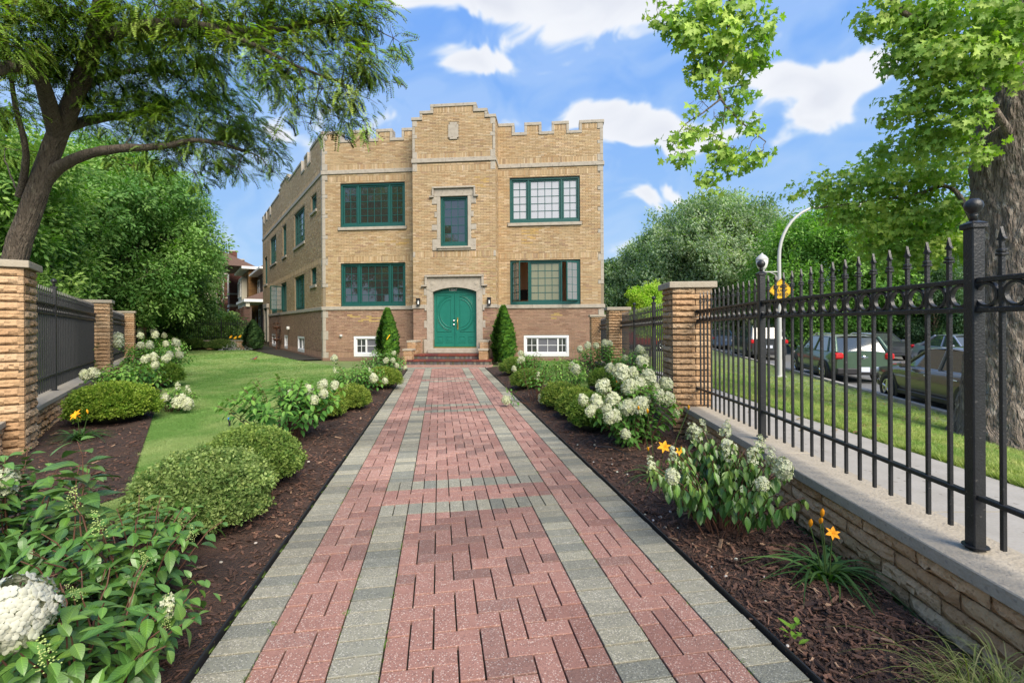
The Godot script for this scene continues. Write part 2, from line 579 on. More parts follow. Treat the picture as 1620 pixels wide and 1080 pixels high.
func lie(x: float, z: float) -> float:   # height of the terrain
	var d := -z
	var q := x - fence_x(d)
	if q < 0.05 or d > 90.0 or d < -40.0:
		var off := (x + 5.02) * -0.811 + (z + 4.78) * 0.585      # to the left of the lawn fence
		return -0.03 if off < 4.6 or off > 15.2 else -0.16
	var side := 0.154 - 0.0217 * clampf(d, -5.0, 24.0)
	if q < 1.85:
		return side - 0.012
	var qs := street_q(x, d)
	if qs > -0.3:
		return -0.70 if qs < 9.2 else lerpf(-0.70, -0.45, clampf((qs - 9.2) / 0.4, 0, 1))
	var a := q - 1.85
	var k := a / maxf(a - (qs + 0.3), 0.01)
	return lerpf(side - 0.01, -0.56, k * k * (3 - 2 * k))

func grid_mesh(xs: Array, zs: Array, height: Callable) -> ArrayMesh:
	var b := MB.new()
	for z: float in zs:
		for x: float in xs:
			var h: float = height.call(x, z)
			var hx: float = height.call(x + 0.05, z)
			var hz: float = height.call(x, z + 0.05)
			b.vert(Vector3(x, h, z), Vector3(-(hx - h) / 0.05, 1, -(hz - h) / 0.05).normalized(), Vector2(x, z))
	var w := xs.size()
	for r in zs.size() - 1:
		for k in w - 1:
			var o := r * w + k
			b.face(o, o + w, o + w + 1) if zs[1] > zs[0] else b.face(o, o + w + 1, o + w)
			b.face(o, o + w + 1, o + 1) if zs[1] > zs[0] else b.face(o, o + 1, o + w + 1)
	return b.mesh()

func level(_x: float, _z: float) -> float:
	return 0.0

func poly_sheet(pts: PackedVector2Array, y: float, cell := 0.0, bumpy: Callable = level) -> ArrayMesh:    # a flat or uneven sheet over a polygon in x, z
	var b := MB.new()
	if cell <= 0.0:
		for tri in range(0, Geometry2D.triangulate_polygon(pts).size(), 3):
			var t := Geometry2D.triangulate_polygon(pts)
			var p: Array = []
			for e in 3:
				p.append(Vector3(pts[t[tri + e]].x, y, pts[t[tri + e]].y))
			if (p[1] - p[0]).cross(p[2] - p[0]).y > 0:
				b.tri(p[0], p[1], p[2])
			else:
				b.tri(p[0], p[2], p[1])
		return b.mesh()
	var r := Rect2(pts[0], Vector2.ZERO)
	for p in pts:
		r = r.expand(p)
	var nx := int(r.size.x / cell) + 1
	var nz := int(r.size.y / cell) + 1
	for iz in nz:
		for ix in nx:
			var q := PackedVector2Array([r.position + Vector2(ix, iz) * cell, r.position + Vector2(ix + 1, iz) * cell, r.position + Vector2(ix + 1, iz + 1) * cell, r.position + Vector2(ix, iz + 1) * cell])
			for piece: PackedVector2Array in Geometry2D.intersect_polygons(q, pts):
				var t := Geometry2D.triangulate_polygon(piece)
				for e in range(0, t.size(), 3):
					var p: Array = []
					for g in 3:
						var v2 := piece[t[e + g]]
						p.append(Vector3(v2.x, y + bumpy.call(v2.x, v2.y), v2.y))
					var up: bool = (p[1] - p[0]).cross(p[2] - p[0]).y > 0
					var ids: Array = []
					for g in 3:
						var v3: Vector3 = p[g]
						var hx: float = bumpy.call(v3.x + 0.03, v3.z) - (v3.y - y)
						var hz: float = bumpy.call(v3.x, v3.z + 0.03) - (v3.y - y)
						ids.append(b.vert(v3, Vector3(-hx / 0.03, 1, -hz / 0.03).normalized()))
					if up:
						b.face(ids[0], ids[1], ids[2])
					else:
						b.face(ids[0], ids[2], ids[1])
	return b.mesh()

func inside(p: Vector2, poly: PackedVector2Array) -> bool:
	return Geometry2D.is_point_in_polygon(p, poly)

var LAWN_L: PackedVector2Array
var LAWN_R: PackedVector2Array
var BED_L: PackedVector2Array       # along the fence and in front of the lawn
var BED_WL: PackedVector2Array      # left of the path
var BED_R: PackedVector2Array

func w2(s: float, q: float) -> Vector2:
	var p := walk(s, q)
	return Vector2(p.x, p.z)

func v2(x: float, z: float) -> Vector2:
	return Vector2(x, z)

func left_line(t: float, off: float) -> Vector3:      # the left garden wall: t metres along it from the first pier's corner, off to the left of its inner face
	return Vector3(-5.02 - 0.585 * t - 0.811 * off, 0, -4.78 - 0.811 * t + 0.585 * off)

func ground_plots() -> void:
	var half := 11.5 * PW
	LAWN_L = PackedVector2Array([w2(3.15, -half - 1.2), w2(3.4, -half - 1.75), v2(-3.0, -3.62), v2(-3.322, -4.06), v2(-16.6, -22.8), v2(-18.9, -25.75), v2(-14.4, -25.3), v2(-8.1, -17.5), w2(14.6, -half - 1.7), w2(14.3, -half - 1.15), w2(8.0, -half - 1.2)])
	LAWN_R = PackedVector2Array([v2(1.33, -6.0), w2(8.0, half + 0.86), w2(14.2, half + 0.8), v2(0.15, -16.6), v2(2.35, -16.3), v2(1.98, -12.5), v2(1.52, -9.0)])
	BED_L = PackedVector2Array([w2(-0.9, -half - 0.03), v2(-4.6, 1.0), v2(-5.3, -4.4), v2(-5.1, -4.8), v2(-19.6, -24.9), v2(-18.9, -25.75), v2(-16.6, -22.8), v2(-3.322, -4.06), v2(-3.0, -3.62), w2(3.4, -half - 1.75), w2(3.15, -half - 1.2), w2(3.15, -half - 0.03)])
	BED_WL = PackedVector2Array([w2(3.15, -half - 0.03), w2(3.15, -half - 1.2), w2(8.0, -half - 1.2), w2(14.3, -half - 1.15), w2(14.3, -half - 0.03)])
	BED_R = PackedVector2Array([w2(-0.9, half + 0.03), w2(14.3, half + 0.03), w2(14.2, half + 0.8), w2(8.0, half + 0.86), v2(1.33, -6.0), v2(1.52, -9.0), v2(1.98, -12.5), v2(2.35, -16.3), v2(2.75, -15.5), v2(2.45, -11.2), v2(2.1, -6.2), v2(1.95, -5.4), v2(1.62, 0.8)])
	var xs: Array = [-160.0, -110.0, -80.0, -60.0, -52.0, -46.0, -41.0, -36.0, -32.0, -28.0, -24.0, -20.0, -16.0, -13.0, -10.0, -7.0, -4.0, 0.0]
	var x := 1.0
	while x < 26.0:
		xs.append(x); x += 0.35
	xs.append_array([30.0, 40.0, 60.0, 100.0, 180.0])
	var zs: Array = []
	for q: float in [60.0, 30.0, 12.0]:
		zs.append(q)
	x = 6.0
	while x > -44.0:
		zs.append(x); x -= 0.7
	zs.append_array([-50.0, -60.0, -75.0, -100.0, -150.0, -260.0])
	structure("ground", grid_mesh(xs, zs, lie), M.earth)
	var nb := noise(7, 0.9, 3)
	var soil := func(px: float, pz: float) -> float:
		var e := absf((px - (0.222 - 0.1565 * -pz)) * 0.988)         # distance from the path's middle
		var k := clampf((e - 1.19) / 0.3, 0, 1)
		return nb.get_noise_2d(px * 3, pz * 3) * 0.035 * k + nb.get_noise_2d(px * 14, pz * 14) * 0.012 + 0.045 * k
	structure("flower_bed", poly_sheet(BED_L, 0.0, 0.16, soil), M.mulch)
	structure("flower_bed", poly_sheet(BED_WL, 0.0, 0.16, soil), M.mulch)
	structure("flower_bed", poly_sheet(BED_R, 0.0, 0.12, soil), M.mulch)
	structure("lawn", poly_sheet(LAWN_L, 0.012), M.turf)
	structure("lawn", poly_sheet(LAWN_R, 0.012), M.turf)
	# the red path along the side of the building
	structure("side_path", poly_sheet(PackedVector2Array([v2(-8.15, -17.6), v2(-14.3, -25.4), v2(-19.5, -33.0), v2(-18.6, -33.6), v2(-7.3, -17.9)]), 0.02), M.joint_sand)
	# bark chips on the beds
	var chip := MB.new()
	chip.colored = true
	chip.box(Vector3.ZERO, Vector3(1, 0.12, 0.26))
	chip.box(Vector3(0.18, 0.05, 0.05), Vector3(0.5, 0.1, 0.16), Basis(Vector3(0.2, 1, 0.1).normalized(), 0.5))
	var xf := []
	var cs := []
	var plots: Array = [[BED_L, 15000, 9.0], [BED_WL, 9000, 12.0], [BED_R, 16000, 12.0]]
	for pl: Array in plots:
		var poly: PackedVector2Array = pl[0]
		var r := Rect2(poly[0], Vector2.ZERO)
		for p in poly:
			r = r.expand(p)
		var made := 0
		var tries := 0
		while made < pl[1] and tries < pl[1] * 40:
			tries += 1
			var d := -1.2 + 1.0 / lerpf(1.0 / (pl[2] + 1.9), 1.0 / 2.1, rng.randf())       # more of them close by
			var p := Vector2(rf(r.position.x, r.end.x), -d)
			if not inside(p, poly):
				continue
			made += 1
			var L := rf(0.012, 0.045) * (1.0 if rng.randf() < 0.93 else 1.8)
			var b := Basis(Vector3.UP, rf(0, TAU)) * Basis(Vector3.FORWARD, rf(-0.5, 0.5)) * Basis(Vector3.RIGHT, rf(-0.6, 0.6))
			xf.append(Transform3D(b.scaled_local(Vector3(L, L * rf(0.4, 1.0), L * rf(0.4, 1.2))), Vector3(p.x, soil.call(p.x, p.y) + rf(0.0, 0.012), p.y)))
			var k := rng.randf()
			var c := Color(0.045, 0.024, 0.017).lerp(Color(0.17, 0.085, 0.055), k * k)
			if rng.randf() < 0.03:
				c = Color(0.30, 0.19, 0.12)
			cs.append(c)
	var chips := scatter(self, "bark_mulch", chip.mesh(), M.chip, xf, cs)
	chips.set_meta("label", "dark brown shredded bark mulch spread over the flower beds")
	# pebbles and small stones by the edge of the path
	xf = []
	cs = []
	var peb := MB.new()
	peb.ball(Vector3.ZERO, Vector3(1, 0.6, 0.8), 7, 5)
	for k in 34:
		var s := rf(1.2, 5.0)
		var p := walk(s, half + rf(0.04, 0.28) if rng.randf() < 0.75 else -half - rf(0.04, 0.4))
		xf.append(Transform3D(Basis(Vector3.UP, rf(0, 6)).scaled(Vector3.ONE * rf(0.006, 0.016)), p + Vector3(0, soil.call(p.x, p.z) + 0.006, 0)))
		cs.append(wob(Color(0.45, 0.42, 0.37), 0.4))
	scatter(self, "gravel", peb.mesh(), M.tinted, xf, cs).set_meta("label", "pale pebbles strewn along the mulch by the path edge")
	grass()

func blades(n: int, h: float, spread: float, wide: float) -> ArrayMesh:
	var b := MB.new()
	b.colored = true
	for k in n:
		var a := rf(0, TAU)
		var p := Vector3(cos(rf(0, TAU)), 0, sin(rf(0, TAU))) * rf(0, spread)
		var side := Vector3(cos(a), 0, sin(a)) * wide
		var lean := Vector3(rf(-1, 1), 0, rf(-1, 1)) * h * 0.9
		var hh := h * rf(0.6, 1.1)
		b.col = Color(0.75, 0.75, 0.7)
		var tip := p + lean + Vector3(0, hh, 0)
		var nn := (side * 2.0).cross(tip - p + side).normalized()
		if nn.y < 0:
			side = -side
			nn = -nn
		var q0 := b.vert(p - side, nn)
		var q1 := b.vert(p + side, nn)
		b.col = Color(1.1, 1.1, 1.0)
		var q2 := b.vert(tip, nn)
		b.face(q0, q1, q2)
	return b.mesh()

func grass() -> void:
	var tuft := blades(9, 0.034, 0.022, 0.0028)
	var tall := blades(9, 0.06, 0.035, 0.004)
	var patch := noise(77, 0.35, 3)
	var xf := []
	var cs := []
	for pl: Array in [[LAWN_L, 150000, 26.0], [LAWN_R, 14000, 17.0]]:
		var poly: PackedVector2Array = pl[0]
		var r := Rect2(poly[0], Vector2.ZERO)
		for p in poly:
			r = r.expand(p)
		var made := 0
		var tries := 0
		while made < pl[1] and tries < pl[1] * 12:
			tries += 1
			var d := 1.0 / lerpf(1.0 / pl[2], 1.0 / 2.6, rng.randf())
			var p := Vector2(rf(maxf(r.position.x, -d * 0.95), minf(r.end.x, d * 0.4)), -d)
			if not inside(p + Vector2(rf(-1, 1), rf(-1, 1)) * 0.035, poly):
				continue
			made += 1
			var q := patch.get_noise_2d(p.x, p.y) + 0.5 * patch.get_noise_2d(p.x * 5, p.y * 5)
			var grow := 1.0 + maxf(0, d - 6.0) * 0.07
			xf.append(Transform3D(Basis(Vector3.UP, rf(0, TAU)).scaled(Vector3(grow, rf(0.7, 1.15) * minf(grow, 1.3), grow)), Vector3(p.x, 0.008, p.y)))
			cs.append(wob(Color(0.19, 0.35, 0.09).lerp(Color(0.38, 0.48, 0.19), clampf(0.45 + q * 1.4, 0, 1)), 0.18))
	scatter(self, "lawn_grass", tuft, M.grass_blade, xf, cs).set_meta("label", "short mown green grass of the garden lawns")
	xf = []
	cs = []
	for k in 52000:
		var d := 1.0 / lerpf(1.0 / 24.0, 1.0 / 2.6, rng.randf())
		var x := fence_x(d) + 1.86 + rf(0, 1) * rf(0, 1) * 10.0
		if street_q(x, d) > -0.3 or x > d * 1.15:
			continue
		var bald := patch.get_noise_2d(x * 2.2, d * 2.2)
		if bald > 0.28 and rng.randf() < 0.8:
			continue
		var c := Color(0.30, 0.44, 0.11).lerp(Color(0.50, 0.54, 0.18), clampf(0.4 + bald * 1.2, 0, 1))
		if rng.randf() < 0.05:
			c = Color(0.34, 0.27, 0.14)
		var grow := 0.8 + d * 0.035
		xf.append(Transform3D(Basis(Vector3.UP, rf(0, TAU)).scaled(Vector3(grow, rf(0.6, 1.2), grow)), Vector3(x, lie(x, -d) - 0.004, -d)))
		cs.append(wob(c, 0.2))
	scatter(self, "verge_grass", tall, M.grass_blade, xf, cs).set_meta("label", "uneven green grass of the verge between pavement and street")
	# fallen leaves on the verge
	xf = []
	cs = []
	var lf := leaf_mesh(0.09, 0.05, 3, 0.25, 0.2)
	for k in 160:
		var d := rf(4.5, 13.0)
		var x := fence_x(d) + rf(0.6, 6.0)
		if street_q(x, d) > -0.4:
			continue
		xf.append(Transform3D(Basis(Vector3.UP, rf(0, TAU)) * Basis(Vector3.RIGHT, rf(-0.4, 0.4)), Vector3(x, lie(x, -d) + 0.035, -d)))
		cs.append(wob(Color(0.36, 0.24, 0.11), 0.35))
	scatter(self, "leaf_litter", lf, M.leaf, xf, cs).set_meta("label", "dry tan leaves fallen on the street verge")

func paths() -> void:
	var half := 11.5 * PW
	var sheet := PackedVector2Array([w2(-0.9, -half - 0.01), w2(14.45, -half - 0.01), w2(14.45, half + 0.01), w2(-0.9, half + 0.01)])
	var o := Node3D.new()
	o.name = "garden_path"
	o.set_meta("kind", "structure")
	o.set_meta("label", "red and grey block paved path leading to the entrance steps")
	add_child(o, true)
	part(o, "bedding", poly_sheet(sheet, -0.022), M.joint_sand)
	var list := []
	for j in range(-45, 104):
		var jj := posmod(j, 38)
		for c in 23:
			var red := false
			var w := 1
			var l := 1
			var skip := false
			if c < 2 or c > 20:
				w = 2
				skip = c == 1 or c == 22
			elif c < 5 or c > 17:
				red = true
			elif jj >= 35:
				red = true
			elif c < 7 or c > 15:
				if jj < 2 or jj > 32:
					l = 2
					skip = jj == 1 or jj == 34
				else:
					w = 2
					skip = c == 6 or c == 17
			elif jj < 2 or jj > 32:
				l = 2
				skip = jj == 1 or jj == 34
			else:
				red = true
			if red:
				var m := posmod(c - j, 4)
				var same := func(c2: int, j2: int) -> bool:
					if c2 < 0 or c2 > 22 or j2 > 103:
						return false
					var k2 := posmod(j2, 38)
					var side: bool = (c2 >= 2 and c2 < 5) or (c2 > 17 and c2 <= 20)
					var mine: bool = c < 5 or c > 17
					if mine:
						return side and absi(c2 - c) <= 1
					return c2 >= 5 and c2 <= 17 and (k2 >= 35 or (c2 >= 7 and c2 <= 15 and k2 >= 2 and k2 <= 32)) and ((k2 >= 35) == (jj >= 35))
				if m == 0:
					if same.call(c + 1, j):
						w = 2
				elif m == 1:
					skip = same.call(c - 1, j)
				elif m == 3:
					if same.call(c, j + 1):
						l = 2
				else:
					skip = same.call(c, j - 1)
			if not skip:
				list.append([c, j, w, l, red])
	for b: Array in list:
		var s: float = 3.917 + (b[1] + b[3] * 0.5) * PW
		var q: float = -half + (b[0] + b[2] * 0.5) * PW
		b.append(walk(s, q))
		b.append(s)
	list.sort_custom(func(a: Array, b: Array) -> bool: return a[6] < b[6])
	var tones := {true: [Color(0.95, 0.95, 0.95), Color(1.08, 1.1, 1.1), Color(0.86, 0.83, 0.83), Color(1.0, 1.02, 1.02), Color(1.12, 1.18, 1.18), Color(0.76, 0.8, 0.82)], false: [Color(0.92, 0.92, 0.92), Color(1.06, 1.05, 1.02), Color(0.8, 0.82, 0.84), Color(1.15, 1.13, 1.1), Color(1.0, 1.0, 0.98), Color(0.68, 0.72, 0.76)]}
	var far := {}
	var n := 0
	var stain := noise(88, 0.55, 3)
	for b: Array in list:
		var p: Vector3 = b[5]
		var dark := rng.randi() % 6
		var tone: Color = tones[b[4]][dark]
		var st := clampf(1.0 + snappedf(stain.get_noise_2d(p.x, p.z) * 0.55 + stain.get_noise_2d(p.x * 4.0, p.z * 4.0) * 0.2, 0.08), 0.72, 1.2)
		tone = tone * st
		var bas := Basis(Vector3.UP, WALK_TURN + rf(-0.006, 0.006)) * Basis(Vector3.RIGHT, rf(-0.008, 0.008)) * Basis(Vector3.FORWARD, rf(-0.008, 0.008))
		var xf := Transform3D(bas, p + Vector3(0, -0.03 + rf(-0.0022, 0.0022), 0))
		var key := "%d%d%d" % [b[2], b[3], 1 if b[4] else 0]
		if b[6] > 1.78 and n < 300:
			n += 1
			part(o, "paver", paver(b[2], b[3], tone), M.paver_red if b[4] else M.paver_grey, xf)
		else:
			if not far.has(key):
				far[key] = [[], []]
			far[key][0].append(xf)
			far[key][1].append(tone)
	for key: String in far:
		scatter(o, "far_pavers", paver(int(key[0]), int(key[1]), Color.WHITE), M.paver_red if key[2] == "1" else M.paver_grey, far[key][0], far[key][1])
	# plastic edging on both sides
	for sd: float in [-1.0, 1.0]:
		var e := MB.new()
		for k in 30:
			var s0 := -0.9 + k * 0.51
			var a := walk(s0, sd * (half + 0.016 + rf(-0.003, 0.003)))
			var z := walk(s0 + 0.51, sd * (half + 0.016))
			e.box((a + z) * 0.5 + Vector3(0, -0.01, 0), Vector3((z - a).length(), 0.045 + rf(0, 0.012), 0.008), look(z - a, Vector3.UP))
		part(o, "edging", e.mesh(), M.black_plastic)
	# small weeds in the joints
	var wx := []
	var wc := []
	for k in 240:
		var s := 1.6 + 8.0 * rng.randf() * rng.randf()
		var q: float = [-half - 0.01, -half + 0.202, -half + 0.505, half - 0.202, half - 0.505, -half + 0.707][rng.randi() % 6]
		wx.append(Transform3D(Basis(Vector3.UP, rf(0, 6)).scaled(Vector3.ONE * rf(0.16, 0.5)), walk(s, q, -0.012)))
		wc.append(wob(Color(0.15, 0.26, 0.05), 0.3))
	scatter(self, "joint_weeds", blades(9, 0.05, 0.03, 0.006), M.grass_blade, wx, wc).set_meta("label", "tiny green weeds growing in the path joints")
	# threshold strip of blue stone and the apron before the steps
	var ap := Node3D.new()
	ap.name = "step_apron"
	ap.set_meta("kind", "structure")
	add_child(ap, true)
	var bs := MB.new()
	var A := walk(14.42, -half - 0.35)
	var Z := walk(14.42, half + 0.35)
	A = Vector3(-3.62, 0, -14.42)
	Z = Vector3(-0.72, 0, -14.32)
	bs.cbox((A + Z) * 0.5 + Vector3(0, -0.022, 0), Vector3((Z - A).length(), 0.05, 0.11), 0.005, look(Z - A, Vector3.UP))
	part(ap, "stone_strip", bs.mesh(), M.blue_stone)
	var pv := []
	var pc := []
	for r in 6:
		for k in 31:
			pv.append(Transform3D(Basis(Vector3.UP, 0.03), Vector3(-3.72 + k * 0.101, -0.03 + rf(-0.001, 0.002), -14.53 - r * 0.202 + k * 0.003)))
			pc.append(wob(Color(1.05, 1.1, 1.05), 0.14))
	scatter(ap, "apron_pavers", paver(1, 2, Color.WHITE), M.paver_red, pv, pc)
	# the pavement outside the fence
	var pav := Node3D.new()
	pav.name = "pavement"
	pav.set_meta("kind", "structure")
	add_child(pav, true)
	var d := -3.0
	while d < 30.0:
		var e := d + 1.52
		var b := MB.new()
		var hy := func(dd: float) -> float: return 0.154 - 0.0217 * clampf(dd, -5.0, 24.0) + rf(-0.004, 0.004)
		var p0 := Vector3(fence_x(d) + 0.1, hy.call(d), -d - 0.008)
		var p1 := Vector3(fence_x(d) + 1.8, hy.call(d), -d - 0.008)
		var p2 := Vector3(fence_x(e) + 1.8, hy.call(e), -e + 0.008)
		var p3 := Vector3(fence_x(e) + 0.1, hy.call(e), -e + 0.008)
		b.quad(p0, p1, p2, p3)
		var dn := Vector3(0, -0.08, 0)
		b.quad(p0 + dn, p1 + dn, p1, p0)
		b.quad(p1 + dn, p2 + dn, p2, p1)
		b.quad(p2 + dn, p3 + dn, p3, p2)
		b.quad(p3 + dn, p0 + dn, p0, p3)
		part(pav, "slab", b.mesh(), M.concrete)
		d = e
	# the side street beyond the lawn fence
	var ss := MB.new()
	var sw := MB.new()
	for k in 30:
		var t0 := -14.0 + k * 4.0
		var q := func(t: float, off: float, y: float) -> Vector3: return left_line(t, off) + Vector3(0, y, 0)
		ss.quad(q.call(t0 + 4.0, 14.5, -0.12), q.call(t0, 14.5, -0.12), q.call(t0, 5.2, -0.12), q.call(t0 + 4.0, 5.2, -0.12))
		sw.quad(q.call(t0 + 3.985, 3.0, -0.004), q.call(t0, 3.0, -0.004), q.call(t0, 0.62, -0.004), q.call(t0 + 3.985, 0.62, -0.004))
	structure("side_street", ss.mesh(), M.asphalt)
	structure("side_pavement", sw.mesh(), M.concrete)
	# street and kerb
	var st := MB.new()
	var kb := MB.new()
	for k in 60:
		var d0 := -20.0 + k * 2.0
		var f := func(qs: float, dd: float, y: float) -> Vector3: return Vector3(9.7 + 0.231 * (dd - 11.8) + qs / 0.974, y, -dd)
		st.quad(f.call(-0.16, d0, -0.665), f.call(9.3, d0, -0.665), f.call(9.3, d0 + 2.0, -0.665), f.call(-0.16, d0 + 2.0, -0.665))
		for side: float in [-0.23, 9.37]:
			kb.box((f.call(side, d0, -0.60) + f.call(side, d0 + 2.0, -0.60)) * 0.5, Vector3(2.04, 0.2, 0.15), look(f.call(0, d0 + 2.0, 0) - f.call(0, d0, 0), Vector3.UP))
	structure("street", st.mesh(), M.asphalt)
	structure("kerb", kb.mesh(), M.concrete)

func paver(w: int, l: int, tone: Color) -> ArrayMesh:
	var key := "paver%d%d%s" % [w, l, tone.to_html()]
	if not SH.has(key):
		var b := MB.new()
		b.colored = true
		b.col = tone
		b.cbox(Vector3.ZERO, Vector3(w * PW - 0.0075, 0.06, l * PW - 0.0075), 0.0016)
		SH[key] = b.mesh()
	return SH[key]


# ---------------------------------------------------------------- rock-faced bricks, piers, low walls
func rock(len_: float, h: float, dep: float, kind: int, tone: Color, rough := 1.0) -> ArrayMesh:    # origin at the middle of the back edge, front face towards +Z
	var key := "rock%.3f_%.3f_%d_%s_%.2f" % [len_, h, kind, tone.to_html(), dep]
	if SH.has(key):
		return SH[key]
	var b := MB.new()
	b.colored = true
	b.col = tone
	var f := noise(300 + kind, 9.0, 2)
	var nx := clampi(int(len_ / 0.036), 3, 11)
	var ny := 4
	var fine := noise(340 + kind, 26.0, 2)
	var P := []
	for iy in ny + 1:
		for ix in nx + 1:
			var u := float(ix) / nx
			var w := float(iy) / ny
			var edge := ix == 0 or ix == nx or iy == 0 or iy == ny
			var x := (u - 0.5) * len_
			var y := (w - 0.5) * h
			var z := dep
			if not edge:
				z += (0.014 + 0.022 * absf(f.get_noise_2d(x * 1.6 + kind * 3, y * 2.5)) - 0.010 * (w - 0.3) + 0.007 * fine.get_noise_2d(x + kind, y * 1.5)) * rough
				x += f.get_noise_2d(x * 3 + 9, y * 3) * 0.012
				y += f.get_noise_2d(x * 3, y * 3 + 7) * 0.010
			else:
				z += f.get_noise_2d(x * 3 + 5, y * 3) * 0.005 * rough
			P.append(Vector3(x, y, z))
	for iy in ny:
		for ix in nx:
			var k := iy * (nx + 1) + ix
			b.quad(P[k], P[k + 1], P[k + nx + 2], P[k + nx + 1])
	var x2 := len_ * 0.5
	var y2 := h * 0.5
	var A := Vector3(-x2, -y2, 0)
	var B := Vector3(x2, -y2, 0)
	var C := Vector3(x2, y2, 0)
	var D := Vector3(-x2, y2, 0)
	var z1 := Vector3(0, 0, dep)
	b.quad(A, B, B + z1, A + z1)
	b.quad(B, C, C + z1, B + z1)
	b.quad(C, D, D + z1, C + z1)
	b.quad(D, A, A + z1, D + z1)
	SH[key] = b.mesh()
	return SH[key]

func stone_tone() -> Color:
	return [Color(0.56, 0.365, 0.20), Color(0.60, 0.405, 0.235), Color(0.48, 0.30, 0.16), Color(0.62, 0.44, 0.27), Color(0.52, 0.335, 0.185)][rng.randi() % 5]

func pier(label: String, group: String, corner: Vector3, along: Vector3, side: Vector3, size: float, base: float, top: float, courses: int, singly: bool) -> Node3D:
	# corner: the corner towards the camera and the garden; along: away down the fence; side: from the garden to the street
	var o := thing("brick_pier", label, "pier", group, corner)
	var mid := (along + side) * size * 0.5
	var ch := (top - 0.075 - base) / courses
	var core := MB.new()
	core.box(mid + Vector3(0, (base + top - 0.08) * 0.5, 0), Vector3(size - 0.05, top - 0.08 - base, size - 0.05), Basis(along, Vector3.UP, along.cross(Vector3.UP)))
	part(o, "core", core.mesh(), M.mortar_grey)
	var faces := [[Vector3.ZERO, side, -along], [side * size, along, side], [(side + along) * size, -side, along], [along * size, -along, -side]]
	var xs := []
	var cs := []
	for c in courses:
		for fi in 4:
			var fa: Array = faces[fi]
			var L := size - (0.062 if fi % 2 == 1 else 0.0)
			var start := 0.031 if fi % 2 == 1 else 0.0
			var cuts: Array = [0.0, L] if (c + fi) % 2 == 0 else [0.0, L * 0.58, L]
			for k in cuts.size() - 1:
				var l: float = cuts[k + 1] - cuts[k] - 0.009
				var m: float = start + (cuts[k] + cuts[k + 1]) * 0.5
				var out: Vector3 = fa[2]
				var b := Basis(fa[1], Vector3.UP, fa[1].cross(Vector3.UP))
				if b.z.dot(out) < 0:
					b = Basis(-fa[1], Vector3.UP, -b.z)
				var xf := Transform3D(b, fa[0] + fa[1] * m - out * 0.028 + Vector3(0, base + (c + 0.5) * ch, 0))
				var flat := (c + fi) % 2 == 1 and k == 1
				if singly:
					part(o, "brick", rock(snappedf(l, 0.01), snappedf(ch - 0.009, 0.001), 0.026, rng.randi() % 5 + (10 if flat else 0), stone_tone(), 0.25 if flat else 1.0), M.rock_brick, xf)
				else:
					xs.append([snappedf(l, 0.01), xf])
	if not singly:
		var by := {}
		for e: Array in xs:
			if not by.has(e[0]):
				by[e[0]] = [[], []]
			by[e[0]][0].append(e[1])
			by[e[0]][1].append(stone_tone())
		for l: float in by:
			scatter(o, "bricks", rock(l, snappedf(ch - 0.009, 0.001), 0.026, 2, Color.WHITE), M.rock_brick, by[l][0], by[l][1])
	var cap := MB.new()
	cap.cbox(mid + Vector3(0, top - 0.038, 0), Vector3(size + 0.085, 0.074, size + 0.085), 0.006, Basis(along, Vector3.UP, along.cross(Vector3.UP)))
	part(o, "capstone", cap.mesh(), M.capstone)
	return o

func warm(k: float) -> Color:
	var c := stone_tone()
	return Color(snappedf(c.r * k, 0.02), snappedf(c.g * k * 0.98, 0.02), snappedf(c.b * k * 0.92, 0.02))

